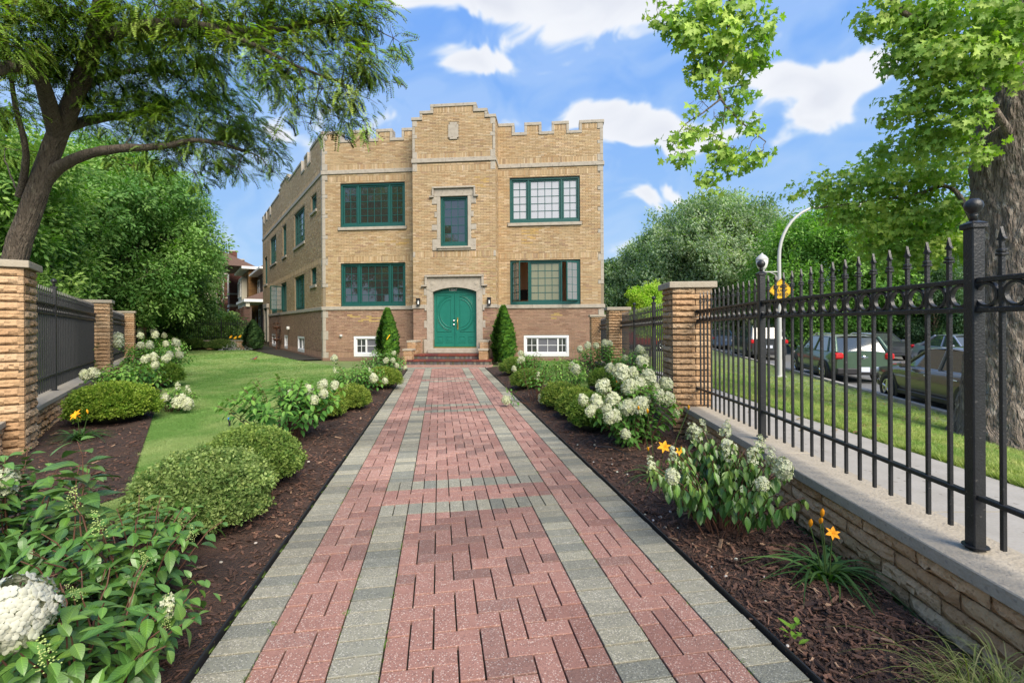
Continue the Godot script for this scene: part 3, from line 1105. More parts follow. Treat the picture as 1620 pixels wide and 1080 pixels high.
func low_wall(label: String, a: Vector3, z: Vector3, inward: Vector3, top_a: float, top_z: float, courses: int, ch: float, bl: float, singly: bool, base := -0.06) -> Node3D:
	# a wall from a to z along its middle line; inward: unit vector towards the garden; the coping lies on it
	var o := thing("garden_wall", label, "wall", "", a)
	var run := z - a
	var L := run.length()
	var dir := run / L
	var b := Basis(dir, Vector3.UP, dir.cross(Vector3.UP))
	if b.z.dot(inward) < 0:
		b = Basis(-dir, Vector3.UP, -b.z)
	var cop := 0.062
	var core := MB.new()
	for k in 8:
		var f0 := k / 8.0
		var tp := lerpf(top_a, top_z, f0 + 0.0625) - cop
		core.box(dir * L * (f0 + 0.0625) + Vector3(0, (tp + base) * 0.5, 0), Vector3(L / 8.0 + 0.0004 * (k % 2), tp - base - 0.004 * (k % 2), 0.21 + 0.003 * (k % 2)), b)
	part(o, "core", core.mesh(), M.mortar_grey)
	var xs := {}
	for sd: float in [1.0, -1.0]:
		for c in courses:
			var x := 0.0
			var first := bl * (0.5 if c % 2 else 1.0)
			while x < L - 0.02:
				var l := minf(first if x == 0.0 else bl * (1.0 if rng.randf() < 0.75 else 0.62), L - x)
				if L - x - l < 0.06:
					l = L - x
				var f := (x + l * 0.5) / L
				var y := lerpf(top_a, top_z, f) - cop - (c + 0.5) * ch
				var bb := b if sd > 0 else Basis(-b.x, Vector3.UP, -b.z)
				var xf := Transform3D(bb, dir * (x + l * 0.5) + inward * sd * 0.104 + Vector3(0, y, 0))
				if singly and sd > 0 and y > -0.04:
					part(o, "brick", rock(snappedf(l - 0.008, 0.01), snappedf(ch - 0.008, 0.001), 0.026, rng.randi() % 5, warm(1.25), 1.1), M.rock_brick, xf)
				elif y > -0.04:
					var key := snappedf(l - 0.008, 0.02)
					if not xs.has(key):
						xs[key] = [[], []]
					xs[key][0].append(xf)
					xs[key][1].append(warm(1.25))
				x += l
	for l: float in xs:
		scatter(o, "bricks", rock(l, snappedf(ch - 0.008, 0.001), 0.026, 3, Color.WHITE), M.rock_brick, xs[l][0], xs[l][1])
	var n := maxi(1, int(round(L / 1.9)))
	for k in n:
		var f0 := float(k) / n
		var f1 := float(k + 1) / n
		var p := dir * L * f0 + Vector3(0, lerpf(top_a, top_z, f0) - cop * 0.5, 0)
		var q := dir * L * f1 + Vector3(0, lerpf(top_a, top_z, f1) - cop * 0.5, 0)
		var c := MB.new()
		c.cbox((p + q) * 0.5, Vector3((q - p).length() - 0.004, cop, 0.335), 0.005, look(q - p, Vector3.UP))
		part(o, "coping", c.mesh(), M.capstone)
	return o


# ---------------------------------------------------------------- iron fences
func spear_mesh(k: float) -> ArrayMesh:
	var key := "spear%.2f" % k
	if not SH.has(key):
		var b := MB.new()
		b.cbox(Vector3(0, 0.006, 0) * k, Vector3(0.030, 0.012, 0.030) * k, 0.003 * k)
		b.cbox(Vector3(0, 0.021, 0) * k, Vector3(0.026, 0.014, 0.026) * k, 0.003 * k)
		b.box(Vector3(0, 0.042, 0) * k, Vector3(0.013, 0.034, 0.013) * k)
		var p := PackedVector2Array([Vector2(-0.005, 0.05), Vector2(0.005, 0.05), Vector2(0.008, 0.062), Vector2(0.019, 0.066), Vector2(0.010, 0.078), Vector2(0, 0.118), Vector2(-0.010, 0.078), Vector2(-0.019, 0.066), Vector2(-0.008, 0.062)])
		var q := PackedVector2Array()
		for e in p:
			q.append(e * k)
		b.prism(q, 0.011 * k, Transform3D(Basis.IDENTITY, Vector3(0, 0, -0.0055 * k)))
		b.tube([Vector3(0, 0.056, 0) * k, Vector3(0, 0.075, 0) * k, Vector3(0, 0.108, 0) * k], [0.006 * k, 0.0085 * k, 0.002 * k], 5)
		SH[key] = b.mesh()
	return SH[key]

func iron_fence(label: String, posts: Array, ends: Array, k: float, gap: float, singly: Array) -> Node3D:
	# posts: points on the coping, ends included; ends: whether the first and the last stand free (true) or meet a pier (false); singly: which bays get every picket as a part
	var o := thing("iron_fence", label, "fence", "", posts[0])
	var o0: Vector3 = posts[0]
	var top := 1.375 * k
	var pw := 0.05 * k
	for pi in posts.size():
		if (pi == 0 and not ends[0]) or (pi == posts.size() - 1 and not ends[1]):
			continue
		var p: Vector3 = posts[pi] - o0
		var dirp: Vector3 = (posts[mini(pi + 1, posts.size() - 1)] - posts[maxi(pi - 1, 0)])
		dirp.y = 0
		var b := look(dirp, Vector3.UP)
		var m := MB.new()
		m.cbox(p + Vector3(0, top * 0.5 - 0.01, 0), Vector3(pw, top + 0.02, pw), 0.004, b)
		m.cbox(p + Vector3(0, top - 0.008 * k, 0), Vector3(pw * 1.34, 0.022 * k, pw * 1.34), 0.004, b)
		var q := p + Vector3(0, top + 0.003 * k, 0)
		var e := pw * 0.66
		var apex := q + Vector3(0, 0.022 * k, 0)
		for s in 4:
			var c0: Vector3 = q + b * (Vector3(e, 0, 0).rotated(Vector3.UP, PI / 4 + s * PI / 2) * 1.41)
			var c1: Vector3 = q + b * (Vector3(e, 0, 0).rotated(Vector3.UP, PI / 4 + (s + 1) * PI / 2) * 1.41)
			m.tri(c0, c1, apex)
		part(o, "post", m.mesh(), M.iron)
		var fin := MB.new()
		fin.lathe([Vector2(0.0, 0.0), Vector2(0.015, 0.004), Vector2(0.012, 0.018), Vector2(0.018, 0.024), Vector2(0.011, 0.030), Vector2(0.020, 0.036), Vector2(0.030, 0.050), Vector2(0.033, 0.064), Vector2(0.029, 0.080), Vector2(0.016, 0.093), Vector2(0.0, 0.097)].map(func(v: Vector2) -> Vector2: return v * k), 16, apex - Vector3(0, 0.008 * k, 0))
		part(o, "finial", fin.mesh(), M.iron)
		var ft := MB.new()
		ft.lathe([Vector2(0.0, 0.0), Vector2(0.046, 0.0), Vector2(0.045, 0.004), Vector2(0.0, 0.005)].map(func(v: Vector2) -> Vector2: return v * k), 18, p + Vector3(0, 0.0005, 0))
		part(o, "base_collar", ft.mesh(), M.black_metal)
	var rail_y := [0.215, 1.01, 1.135]
	var far_p := []
	var far_s := []
	var far_r := []
	for bay in posts.size() - 1:
		var a: Vector3 = posts[bay] - o0
		var z: Vector3 = posts[bay + 1] - o0
		var run := z - a
		var flat := Vector3(run.x, 0, run.z)
		var b := look(run, Vector3.UP)
		for y: float in rail_y:
			var r := MB.new()
			r.cbox((a + z) * 0.5 + Vector3(0, y * k, 0), Vector3(run.length() - pw * 0.9, 0.022 * k, 0.030 * k), 0.003, b)
			part(o, "rail", r.mesh(), M.iron)
			for e in 2:
				var free: bool = (bay > 0 or ends[0]) if e == 0 else (bay < posts.size() - 2 or ends[1])
				if not free:
					var br := MB.new()
					br.cbox((a if e == 0 else z) + Vector3(0, y * k, 0) + flat.normalized() * (0.02 if e == 0 else -0.02), Vector3(0.05, 0.036, 0.04) * k, 0.004, b)
					part(o, "bracket", br.mesh(), M.black_metal)
		var n := maxi(2, int(round(run.length() / (gap * k))))
		var pb := look(flat, Vector3.UP)
		var bar: ArrayMesh = bar_mesh(k)
		var sp := spear_mesh(k)
		var ring: ArrayMesh = ring_mesh(k)
		for j in n:
			var ff := float(j) / n
			if j > 0:
				var p := a + run * ff
				if singly[bay]:
					var pk := part(o, "picket", bar, M.iron, Transform3D(pb, p))
					part(pk, "spear", sp, M.iron, Transform3D(Basis.IDENTITY, Vector3(0, 1.225 * k, 0)))
				else:
					far_p.append(Transform3D(pb, p))
			var rp := a + run * ((j + 0.5) / n) + Vector3(0, 1.0725 * k, 0)
			if singly[bay]:
				part(o, "ring", ring, M.iron, Transform3D(pb, rp))
			else:
				far_r.append(Transform3D(pb, rp))
	if far_p.size():
		var cs := []
		for e in maxi(far_p.size(), far_r.size()):
			cs.append(Color.WHITE)
		scatter(o, "far_pickets", bar_mesh(k), M.iron, far_p, cs)
		for e: Transform3D in far_p:
			far_s.append(e.translated_local(Vector3(0, 1.225 * k, 0)))
		scatter(o, "far_spears", spear_mesh(k), M.iron, far_s, cs)
		scatter(o, "far_rings", ring_mesh(k), M.iron, far_r, cs)
	return o

func bar_mesh(k: float) -> ArrayMesh:
	var key := "bar%.2f" % k
	if not SH.has(key):
		var b := MB.new()
		b.cbox(Vector3(0, 0.6325, 0) * k, Vector3(0.0165 * k, 1.19 * k, 0.0165 * k), 0.0015)
		SH[key] = b.mesh()
	return SH[key]

func ring_mesh(k: float) -> ArrayMesh:
	var key := "ring%.2f" % k
	if not SH.has(key):
		var b := MB.new()
		var pr := []
		for a: Array in [[0.041, -0.009], [0.052, -0.009], [0.052, 0.009], [0.041, 0.009], [0.041, -0.009]]:
			pr.append(Vector2(a[0], a[1]) * k)
		for s in 4:                  # a flat hoop with sharp edges
			b.lathe([pr[s], pr[s + 1]], 22, Vector3.ZERO, Basis(Vector3.RIGHT, PI / 2))
		SH[key] = b.mesh()
	return SH[key]

func fence_drop(d: float) -> float:
	return 0.0217 * maxf(0.0, d - 4.0)

func enclosure() -> void:
	# along the street
	var e := Vector3(0.065, 0, -1).normalized()
	var side := Vector3(1, 0, 0.065).normalized()
	var F := func(d: float, y: float) -> Vector3: return Vector3(fence_x(d), y, -d)
	var pl := ["buff rock faced brick pier with pale capstone, standing between the nearer two street fences", "buff brick pier with capstone in the middle of the street fence, behind white hydrangeas", "buff brick pier with capstone touching the corner of the yellow building"]
	var spots := [[5.55, 1.84, 22], [10.85, 1.727, 22], [14.75, 1.625, 21]]
	for k in 3:
		var s: Array = spots[k]
		var c := Vector3(fence_x(s[0]) - 0.06 - 0.235, 0, -s[0])
		var bs := -0.06
		pier(pl[k], "piers of the street fence", c, e, side, 0.47 if k < 2 else 0.42, bs, s[1], s[2] + 4, k < 2)
	var wl := ["low buff stone brick wall under the nearest stretch of street fence", "low wall under the street fence behind the large white hydrangea", "low wall under the last short street fence by the building"]
	var walls := [[-0.6, 5.56], [6.0, 10.86], [11.3, 14.76]]
	for k in 3:
		var w: Array = walls[k]
		low_wall(wl[k], F.call(w[0], 0.0), F.call(w[1], 0.0), -side, 0.386 - fence_drop(w[0]), 0.386 - fence_drop(w[1]), 5, 0.078, 0.36, k == 0)
	var cy := func(d: float) -> float: return 0.387 - fence_drop(d)
	var ft := ["tall black iron picket fence with rings and spear tips closest to the path", "black iron picket fence on the street side behind the white hydrangea heads", "short black iron fence between the last two piers by the building"]
	var runs := [[-0.2, 1.99, 3.92, 5.55], [6.02, 7.7, 9.33, 10.85], [11.32, 13.0, 14.75]]
	for k in 3:
		var ps := []
		var sg := []
		for d: float in runs[k]:
			ps.append(F.call(d, cy.call(d)))
			sg.append(k < 2)
		iron_fence(ft[k], ps, [k == 0, false], 1.0, 0.119, sg)
	# along the far side of the lawn
	var le := Vector3(-0.585, 0, -0.811)
	var ls := Vector3(-0.811, 0, 0.585)
	var names := ["large buff rock faced brick pier with capstone, first on the lawn side", "second buff brick pier from the front along the lawn fence", "third buff brick pier from the front along the lawn fence", "fourth brick pier from the front along the lawn fence, partly hidden", "fifth brick pier from the front along the lawn fence", "last and smallest brick pier at the end of the lawn fence"]
	var tops := []
	for k in 6:
		var t := 7.5 * k
		var d := 4.78 + 0.811 * t
		var p := left_line(t, 0.0)
		var tp := 2.082 - 0.0109 * d
		tops.append(tp)
		pier(names[k], "piers of the lawn fence", p, le, ls, 0.52, -0.06, tp, 23, k < 2)
	var wn := ["low buff wall with coping between the first two lawn fence piers", "low wall between the second and third lawn fence piers", "low wall between the third and fourth lawn fence piers", "low wall between the fourth and fifth lawn fence piers", "low wall between the last two lawn fence piers"]
	var fn := ["black iron fence between the first two lawn side piers", "black iron fence between the second and third lawn side piers", "black iron fence between the third and fourth lawn side piers", "black iron fence between the fourth and fifth lawn side piers", "black iron fence between the last two lawn side piers"]
	for k in 5:
		var t0 := 7.5 * k + 0.53
		var t1 := 7.5 * (k + 1) - 0.01
		var c0 := 0.40 - 0.012 * t0
		var c1 := 0.40 - 0.012 * t1
		low_wall(wn[k], left_line(t0, 0.26), left_line(t1, 0.26), -ls, c0, c1, 4, 0.09, 0.42, k == 0)
		var ps := []
		for t: float in [t0, t0 + 2.62, t1]:
			var p := left_line(t, 0.27)
			ps.append(p + Vector3(0, 0.401 - 0.012 * t, 0))
		iron_fence(fn[k], ps, [false, false], 1.16, 0.122, [k == 0, k == 0])
	# a stub of wall this side of the first pier
	low_wall("short stub of buff garden wall beside the first lawn pier, behind leaves", left_line(-2.2, 0.3), left_line(-0.01, 0.3), -ls, 0.40, 0.40, 4, 0.09, 0.42, true)
	# at the back of the lawn
	var a := Vector3(-20.4, 0, -26.4)
	var z := Vector3(-14.2, 0, -25.75)
	var inw := Vector3(0.1, 0, 1).normalized()
	low_wall("low brick wall across the back of the lawn beyond the shrubs", a, z, inw, 0.53, 0.53, 6, 0.078, 0.34, false)
	var ps2 := []
	for k in 4:
		ps2.append(a.lerp(z, k / 3.0) + Vector3(0, 0.53, 0))
	iron_fence("black iron fence on the low wall at the back of the lawn", ps2, [true, true], 0.85, 0.16, [false, false, false])


# ---------------------------------------------------------------- the yellow brick building
var bricks_out := []        # [distance, transform in the building's frame, tone, size]

func slab(b: MB, W: Transform3D, x0: float, x1: float, y0: float, y1: float, holes: Array, thick: float) -> void:
	var xs := [x0, x1]
	var ys := [y0, y1]
	for h: Rect2 in holes:
		for e: float in [h.position.x, h.end.x]:
			if e > x0 and e < x1: xs.append(e)
		for e: float in [h.position.y, h.end.y]:
			if e > y0 and e < y1: ys.append(e)
	xs.sort()
	ys.sort()
	for i in xs.size() - 1:
		for j in ys.size() - 1:
			var a: float = xs[i]
			var c: float = xs[i + 1]
			var d: float = ys[j]
			var e: float = ys[j + 1]
			if c - a < 0.001 or e - d < 0.001:
				continue
			var m := Vector2((a + c) * 0.5, (d + e) * 0.5)
			var open := false
			for h: Rect2 in holes:
				if h.has_point(m):
					open = true
			if open:
				continue
			b.quad(W * Vector3(a, d, 0), W * Vector3(c, d, 0), W * Vector3(c, e, 0), W * Vector3(a, e, 0))
			b.quad(W * Vector3(c, d, -thick), W * Vector3(a, d, -thick), W * Vector3(a, e, -thick), W * Vector3(c, e, -thick))
	for h: Rect2 in holes:
		var p := h.position
		var q := h.end
		if q.y > y1:
			continue
		b.quad(W * Vector3(p.x, p.y, 0), W * Vector3(q.x, p.y, 0), W * Vector3(q.x, p.y, -thick), W * Vector3(p.x, p.y, -thick))
		b.quad(W * Vector3(q.x, q.y, 0), W * Vector3(p.x, q.y, 0), W * Vector3(p.x, q.y, -thick), W * Vector3(q.x, q.y, -thick))
		b.quad(W * Vector3(p.x, q.y, 0), W * Vector3(p.x, p.y, 0), W * Vector3(p.x, p.y, -thick), W * Vector3(p.x, q.y, -thick))
		b.quad(W * Vector3(q.x, p.y, 0), W * Vector3(q.x, q.y, 0), W * Vector3(q.x, q.y, -thick), W * Vector3(q.x, p.y, -thick))

func brick_tone(y: float, x: float) -> Color:
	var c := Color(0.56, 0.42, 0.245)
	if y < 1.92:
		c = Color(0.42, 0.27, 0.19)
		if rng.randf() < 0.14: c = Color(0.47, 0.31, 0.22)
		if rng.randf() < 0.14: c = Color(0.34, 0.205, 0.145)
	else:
		var q := rng.randf()
		if q < 0.16: c = Color(0.63, 0.49, 0.31)
		elif q < 0.32: c = Color(0.50, 0.35, 0.19)
		elif q < 0.37: c = Color(0.45, 0.32, 0.2)
		elif q < 0.41: c = Color(0.66, 0.53, 0.36)
	if not SH.has("facade_tone"):
		SH.facade_tone = noise(71, 0.28, 4)
	var age: float = 1.0 + 0.10 * (SH.facade_tone as FastNoiseLite).get_noise_2d(x, y) + 0.05 * (SH.facade_tone as FastNoiseLite).get_noise_2d(x * 6.0, y * 6.0)
	for p: Array in [[0.95, 2.25, 1.42, 1.72, 0.45], [7.5, 8.2, 4.25, 4.85, 0.4], [8.6, 9.1, 1.5, 1.7, 0.35], [5.9, 6.5, 6.1, 6.6, 0.35], [2.2, 3.3, 4.3, 4.6, 0.25]]:
		if x > p[0] and x < p[1] and y > p[2] and y < p[3] and rng.randf() < p[4]:
			c = Color(0.60, 0.42, 0.17)
	c = Color(c.r * 0.93 * age, c.g * 0.90 * age, c.b * 0.88 * age)
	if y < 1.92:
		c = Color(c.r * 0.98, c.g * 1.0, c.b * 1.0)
	return wob(c, 0.1)

func lay(W: Transform3D, x0: float, x1: float, rows: Array, holes: Array) -> void:     # rows: [y, height, standing]
	var L := 0.205
	var n := 0
	for r: Array in rows:
		n += 1
		var y: float = r[0]
		var h: float = r[1]
		var step: float = 0.056 if r[2] else L + 0.008
		var cuts := []
		for o: Rect2 in holes:
			if o.position.y < y + h - 0.012 and o.end.y > y + 0.012:
				cuts.append([o.position.x, o.end.x])
		cuts.sort_custom(func(a: Array, b: Array) -> bool: return a[0] < b[0])
		var spans := []
		var s := x0
		for c: Array in cuts:
			if c[0] > s:
				spans.append([s, minf(c[0], x1)])
			s = maxf(s, c[1])
		if s < x1:
			spans.append([s, x1])
		for sp: Array in spans:
			var x: float = x0 + floorf((sp[0] - x0) / step) * step - (0.0 if r[2] or n % 2 else step * 0.5)
			while x < sp[1]:
				var a: float = maxf(x, sp[0])
				var z: float = minf(x + step - 0.008, sp[1] - 0.002)
				x += step
				if z - a < 0.025:
					continue
				var dz := rf(-0.0015, 0.0035)
				var xf := W * Transform3D(Basis.from_scale(Vector3(z - a, h - 0.009, 0.02)), Vector3((a + z) * 0.5, y + h * 0.5, 0.003 + dz))
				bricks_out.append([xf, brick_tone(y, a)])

func courses(y0: float, y1: float) -> Array:
	var n := int(round((y1 - y0) / 0.0565))
	var h := (y1 - y0) / n
	var out := []
	for k in n:
		out.append([y0 + k * h, h, false])
	return out

func stone(parent: Node, W: Transform3D, x0: float, x1: float, y0: float, y1: float, z0: float, z1: float, called := "stone") -> void:
	var b := MB.new()
	b.cbox(W * Vector3((x0 + x1) * 0.5, (y0 + y1) * 0.5, (z0 + z1) * 0.5), Vector3(x1 - x0, y1 - y0, z1 - z0), minf(0.008, (y1 - y0) * 0.1), W.basis)
	part(parent, called, b.mesh(), M.limestone)

func bars(b: MB, x0: float, x1: float, y0: float, y1: float, w: float, z0: float, z1: float, bottom := -1.0) -> void:    # a rectangular frame of four pieces
	var bt := w if bottom < 0 else bottom
	var zc := (z0 + z1) * 0.5
	var zs := z1 - z0
	b.cbox(Vector3((x0 + x1) * 0.5, y0 + bt * 0.5, zc), Vector3(x1 - x0, bt, zs), 0.004)
	b.cbox(Vector3((x0 + x1) * 0.5, y1 - w * 0.5, zc), Vector3(x1 - x0, w, zs), 0.004)
	b.cbox(Vector3(x0 + w * 0.5, (y0 + bt + y1 - w) * 0.5, zc), Vector3(w, y1 - y0 - w - bt, zs), 0.004)
	b.cbox(Vector3(x1 - w * 0.5, (y0 + bt + y1 - w) * 0.5, zc), Vector3(w, y1 - y0 - w - bt, zs), 0.004)

func glaze(parent: Node, pm: Material, fm: Material, x0: float, x1: float, y0: float, y1: float, cols: int, rows: int, z: float, bar := 0.018, S := Transform3D.IDENTITY, tilt := 0.016) -> void:   # panes one by one, and the bars between them
	var w := (x1 - x0) / cols
	var h := (y1 - y0) / rows
	if not SH.has("pane"):
		var pb := MB.new()
		pb.box(Vector3.ZERO, Vector3(1, 1, 0.006))
		SH.pane = pb.mesh()
	for c in cols:
		for r in rows:
			var b := Basis(Vector3.UP, rf(-tilt, tilt)) * Basis(Vector3.RIGHT, rf(-tilt, tilt))
			part(parent, "pane", SH.pane, pm, S * Transform3D(b * Basis.from_scale(Vector3(w - bar * 0.5, h - bar * 0.5, 1)), Vector3(x0 + (c + 0.5) * w, y0 + (r + 0.5) * h, z)))
	var g := MB.new()
	for c in range(1, cols):
		g.box(S * Vector3(x0 + c * w, (y0 + y1) * 0.5, z + 0.006), Vector3(bar, y1 - y0, 0.02), S.basis)
	for r in range(1, rows):
		g.box(S * Vector3((x0 + x1) * 0.5, y0 + r * h, z + 0.006), Vector3(x1 - x0, bar, 0.017), S.basis)
	if cols > 1 or rows > 1:
		part(parent, "glazing_bars", g.mesh(), fm, Transform3D.IDENTITY, "stuff")

func casement(parent: Node, called: String, W: Transform3D, x0: float, x1: float, y0: float, y1: float, split: Array, pm: Array, rows := 5, fm: Material = null) -> Node3D:
	# split: [right edge of the sash, columns], from left to right; an array of materials for the sashes
	var o := Node3D.new()
	o.name = called
	parent.add_child(o, true)
	o.transform = W
	fm = fm if fm else M.green_paint
	var f := MB.new()
	bars(f, x0, x1, y0, y1, 0.075, -0.16, -0.045, 0.125)
	part(o, "frame", f.mesh(), fm)
	var a := x0 + 0.075
	for k in split.size():
		var e: float = split[k][0] if k < split.size() - 1 else x1 - 0.075
		if split[k][1] > 0:
			var s := MB.new()
			bars(s, a + 0.006, e - 0.006, y0 + 0.128, y1 - 0.08, 0.05, -0.14, -0.085)
			part(o, "sash", s.mesh(), fm)
			glaze(o, pm[k], fm, a + 0.056, e - 0.056, y0 + 0.178, y1 - 0.13, split[k][1], rows, -0.115)
		if k < split.size() - 1:
			var m := MB.new()
			m.cbox(Vector3(e + 0.03, (y0 + y1) * 0.5 + 0.025, -0.10), Vector3(0.06, y1 - y0 - 0.2, 0.085), 0.004)
			part(o, "mullion", m.mesh(), fm)
			a = e + 0.06
	return o

func open_leaf(o: Node3D, hinge: Vector3, w: float, h: float, turn: float, cols: int, pm: Material) -> void:     # a sash swung outwards; hinge at its lower corner
	var S := Transform3D(Basis(Vector3.UP, turn), hinge)
	var s := MB.new()
	var q := MB.new()
	bars(q, 0.0, w, 0.0, h, 0.045, -0.02, 0.02)
	s.add(q, S)
	part(o, "open_sash", s.mesh(), M.green_paint)
	glaze(o, pm, M.green_paint, 0.045, w - 0.045, 0.045, h - 0.045, cols, 5, 0.0, 0.018, S, 0.0)

func vinyl_window(parent: Node, W: Transform3D, x0: float, x1: float, y0: float, y1: float, cells: Array) -> void:    # cells: [share of the width, columns, rows, screened]
	var o := Node3D.new()
	o.name = "basement_window"
	parent.add_child(o, true)
	o.transform = W
	var f := MB.new()
	bars(f, x0, x1, y0, y1, 0.085, -0.10, 0.012, 0.13)
	part(o, "frame", f.mesh(), M.vinyl)
	var tot := 0.0
	for c: Array in cells:
		tot += c[0]
	var a := x0 + 0.085
	var full := x1 - x0 - 0.17
	for k in cells.size():
		var w: float = full * cells[k][0] / tot
		var s := MB.new()
		bars(s, a, a + w, y0 + 0.13, y1 - 0.085, 0.032, -0.08, -0.02)
		part(o, "sash", s.mesh(), M.vinyl)
		glaze(o, M.screen_grey if cells[k][3] else M.pane, M.vinyl, a + 0.032, a + w - 0.032, y0 + 0.162, y1 - 0.117, cells[k][1], cells[k][2], -0.055, 0.02)
		a += w

func building() -> void:
	var B := thing("brick_building", "two storey yellow brick building with castle parapet, limestone trim and a green double door", "building", "", Vector3(-7.22, 0, -17.75), -0.088)
	var FR := Transform3D.IDENTITY
	var CE := Transform3D(Basis.IDENTITY, Vector3(0, 0, 0.8))
	var l := Vector3(-0.643, 0, -0.766)
	var SI := Transform3D(Basis(-l, Vector3.UP, Vector3(-0.766, 0, 0.643)), Vector3.ZERO)        # x runs towards the front corner
	var RI := Transform3D(Basis(Vector3(0.023, 0, -1).normalized(), Vector3.UP, Vector3(1, 0, 0.023)), Vector3(10.6, 0, 0))
	var wall := MB.new()
	var R := func(x0: float, x1: float, y0: float, y1: float) -> Rect2: return Rect2(x0, y0, x1 - x0, y1 - y0)
	# openings
	var fh := [R.call(0.71, 3.24, 5.05, 6.71), R.call(0.71, 3.24, 2.045, 3.69), R.call(7.19, 9.76, 5.05, 6.71), R.call(7.19, 9.76, 2.045, 3.69), R.call(1.21, 2.90, 0.14, 0.905), R.call(7.68, 9.33, 0.15, 0.915)]
	var ch := [R.call(4.78, 5.77, 4.11, 5.89), R.call(4.49, 6.07, 0.3, 2.66)]
	var sh := []
	var sw := [[0.93, 1.91, 5.98, 6.64], [3.24, 5.68, 5.04, 6.63], [7.85, 8.95, 5.0, 6.63], [11.2, 13.57, 5.03, 6.63], [14.95, 16.15, 4.03, 5.80], [1.05, 2.03, 2.98, 3.68], [3.37, 5.63, 2.045, 3.61], [7.87, 9.58, 2.045, 3.61], [11.05, 13.43, 2.045, 3.6], [3.44, 4.97, 0.12, 0.83], [7.64, 8.6, 0.11, 0.82], [11.25, 13.1, 0.09, 0.81]]
	for w: Array in sw:
		sh.append(R.call(-w[1], -w[0], w[2], w[3]))
	# crenels
	var notch := [[0.75, 1.14], [1.77, 2.13], [2.76, 3.13], [7.37, 7.75], [8.37, 8.75], [9.37, 9.75]]
	var fn := fh.duplicate()
	for n: Array in notch:
		fn.append(R.call(n[0], n[1], 8.37, 9.5))
	slab(wall, FR, 0.0, 3.80, -0.1, 8.72, fn, 0.32)
	slab(wall, FR, 6.74, 10.6, -0.1, 8.72, fn, 0.32)
	var cn := ch.duplicate()
	cn.append_array([R.call(3.0, 4.05, 8.73, 9.6), R.call(3.0, 4.45, 8.95, 9.6), R.call(6.50, 8.0, 8.73, 9.6), R.call(6.09, 8.0, 8.95, 9.6)])
	slab(wall, CE, 3.78, 6.76, -0.1, 9.17, cn, 0.32)
	var RL := Transform3D(Basis(Vector3(0, 0, -1), Vector3.UP, Vector3(1, 0, 0)), Vector3(6.76, 0, 0.8))        # the returns of the middle bay
	var LL := Transform3D(Basis(Vector3(0, 0, 1), Vector3.UP, Vector3(-1, 0, 0)), Vector3(3.78, 0, 0.0))
	slab(wall, RL, 0.003, 1.1, -0.1, 8.729, [], 0.3)
	slab(wall, LL, -0.3, 0.797, -0.1, 8.729, [], 0.3)
	var sn := sh.duplicate()
	var side_notch := [[2.03, 2.49], [3.22, 3.78], [13.12, 13.49], [14.74, 15.14], [16.05, 16.4]]
	for n: Array in side_notch:
		sn.append(R.call(-n[1], -n[0], 8.2, 9.5))
	for n: Array in [[-20.0, -10.05, 8.72], [-20.0, -9.55, 8.92], [-7.0, 0.1, 8.72], [-7.4, 0.1, 8.92]]:
		sn.append(R.call(n[0], n[1], n[2], 9.6))
	slab(wall, SI, -17.1, -0.001, -0.1, 9.08, sn, 0.32)
	slab(wall, RI, 0.001, 14.0, -0.1, 8.72, [], 0.32)
	part(B, "wall", wall.mesh(), M.mortar)
	var rf_ := MB.new()
	var pts := [Vector3(0.2, 0, -0.3), Vector3(10.3, 0, -0.3), Vector3(10.5, 0, -13.8), l * 17.0 + Vector3(0.3, 0, 0)]
	rf_.quad(pts[3] + Vector3(0, 8.0, 0), pts[0] + Vector3(0, 8.0, 0), pts[1] + Vector3(0, 8.0, 0), pts[2] + Vector3(0, 8.0, 0))
	rf_.quad(pts[2] + Vector3(0, -0.1, 0), pts[2] + Vector3(0, 8.6, 0), pts[3] + Vector3(0, 8.6, 0), pts[3] + Vector3(0, -0.1, 0))
	part(B, "roof", rf_.mesh(), M.asphalt)

	# ---- bricks
	var rows := [[0.10, 0.215, true]]
	rows.append_array(courses(0.32, 1.91))
	rows.append_array(courses(2.045, 3.735))
	rows.append([3.735, 0.205, true])
	rows.append_array(courses(3.94, 6.785))
	rows.append([6.785, 0.205, true])
	rows.append_array(courses(6.99, 7.065))
	rows.append([7.225, 0.205, true])
	rows.append_array(courses(7.43, 8.42))
	rows.append([8.42, 0.19, true])
	var F2 := fh.duplicate()
	for n: Array in notch:
		F2.append(R.call(n[0] - 0.09, n[1] + 0.09, 8.265, 9.5))
	F2.append_array([R.call(0.6, 3.32, 4.93, 5.05), R.call(7.1, 9.84, 4.93, 5.05), R.call(-0.2, 0.115, -0.2, 9.0), R.call(10.49, 10.9, -0.2, 9.0)])
	var quo := []
	for y: float in [0.06, 0.78, 1.62, 2.78, 3.62, 4.62, 5.42, 6.18, 6.86, 7.24, 7.86, 8.40]:
		var hh := 0.24 if y in [0.06, 1.62, 3.62, 6.86, 7.24, 8.40] else 0.13
		if y == 0.78:
			hh = 0.34
		quo.append([y, hh])
		F2.append(R.call(-0.1, 0.205, y, y + hh))
		F2.append(R.call(10.39, 10.8, y, y + hh))
	lay(FR, 0.0, 3.78, rows, F2)
	lay(FR, 6.765, 10.6, rows, F2)
	var C2 := ch.duplicate()
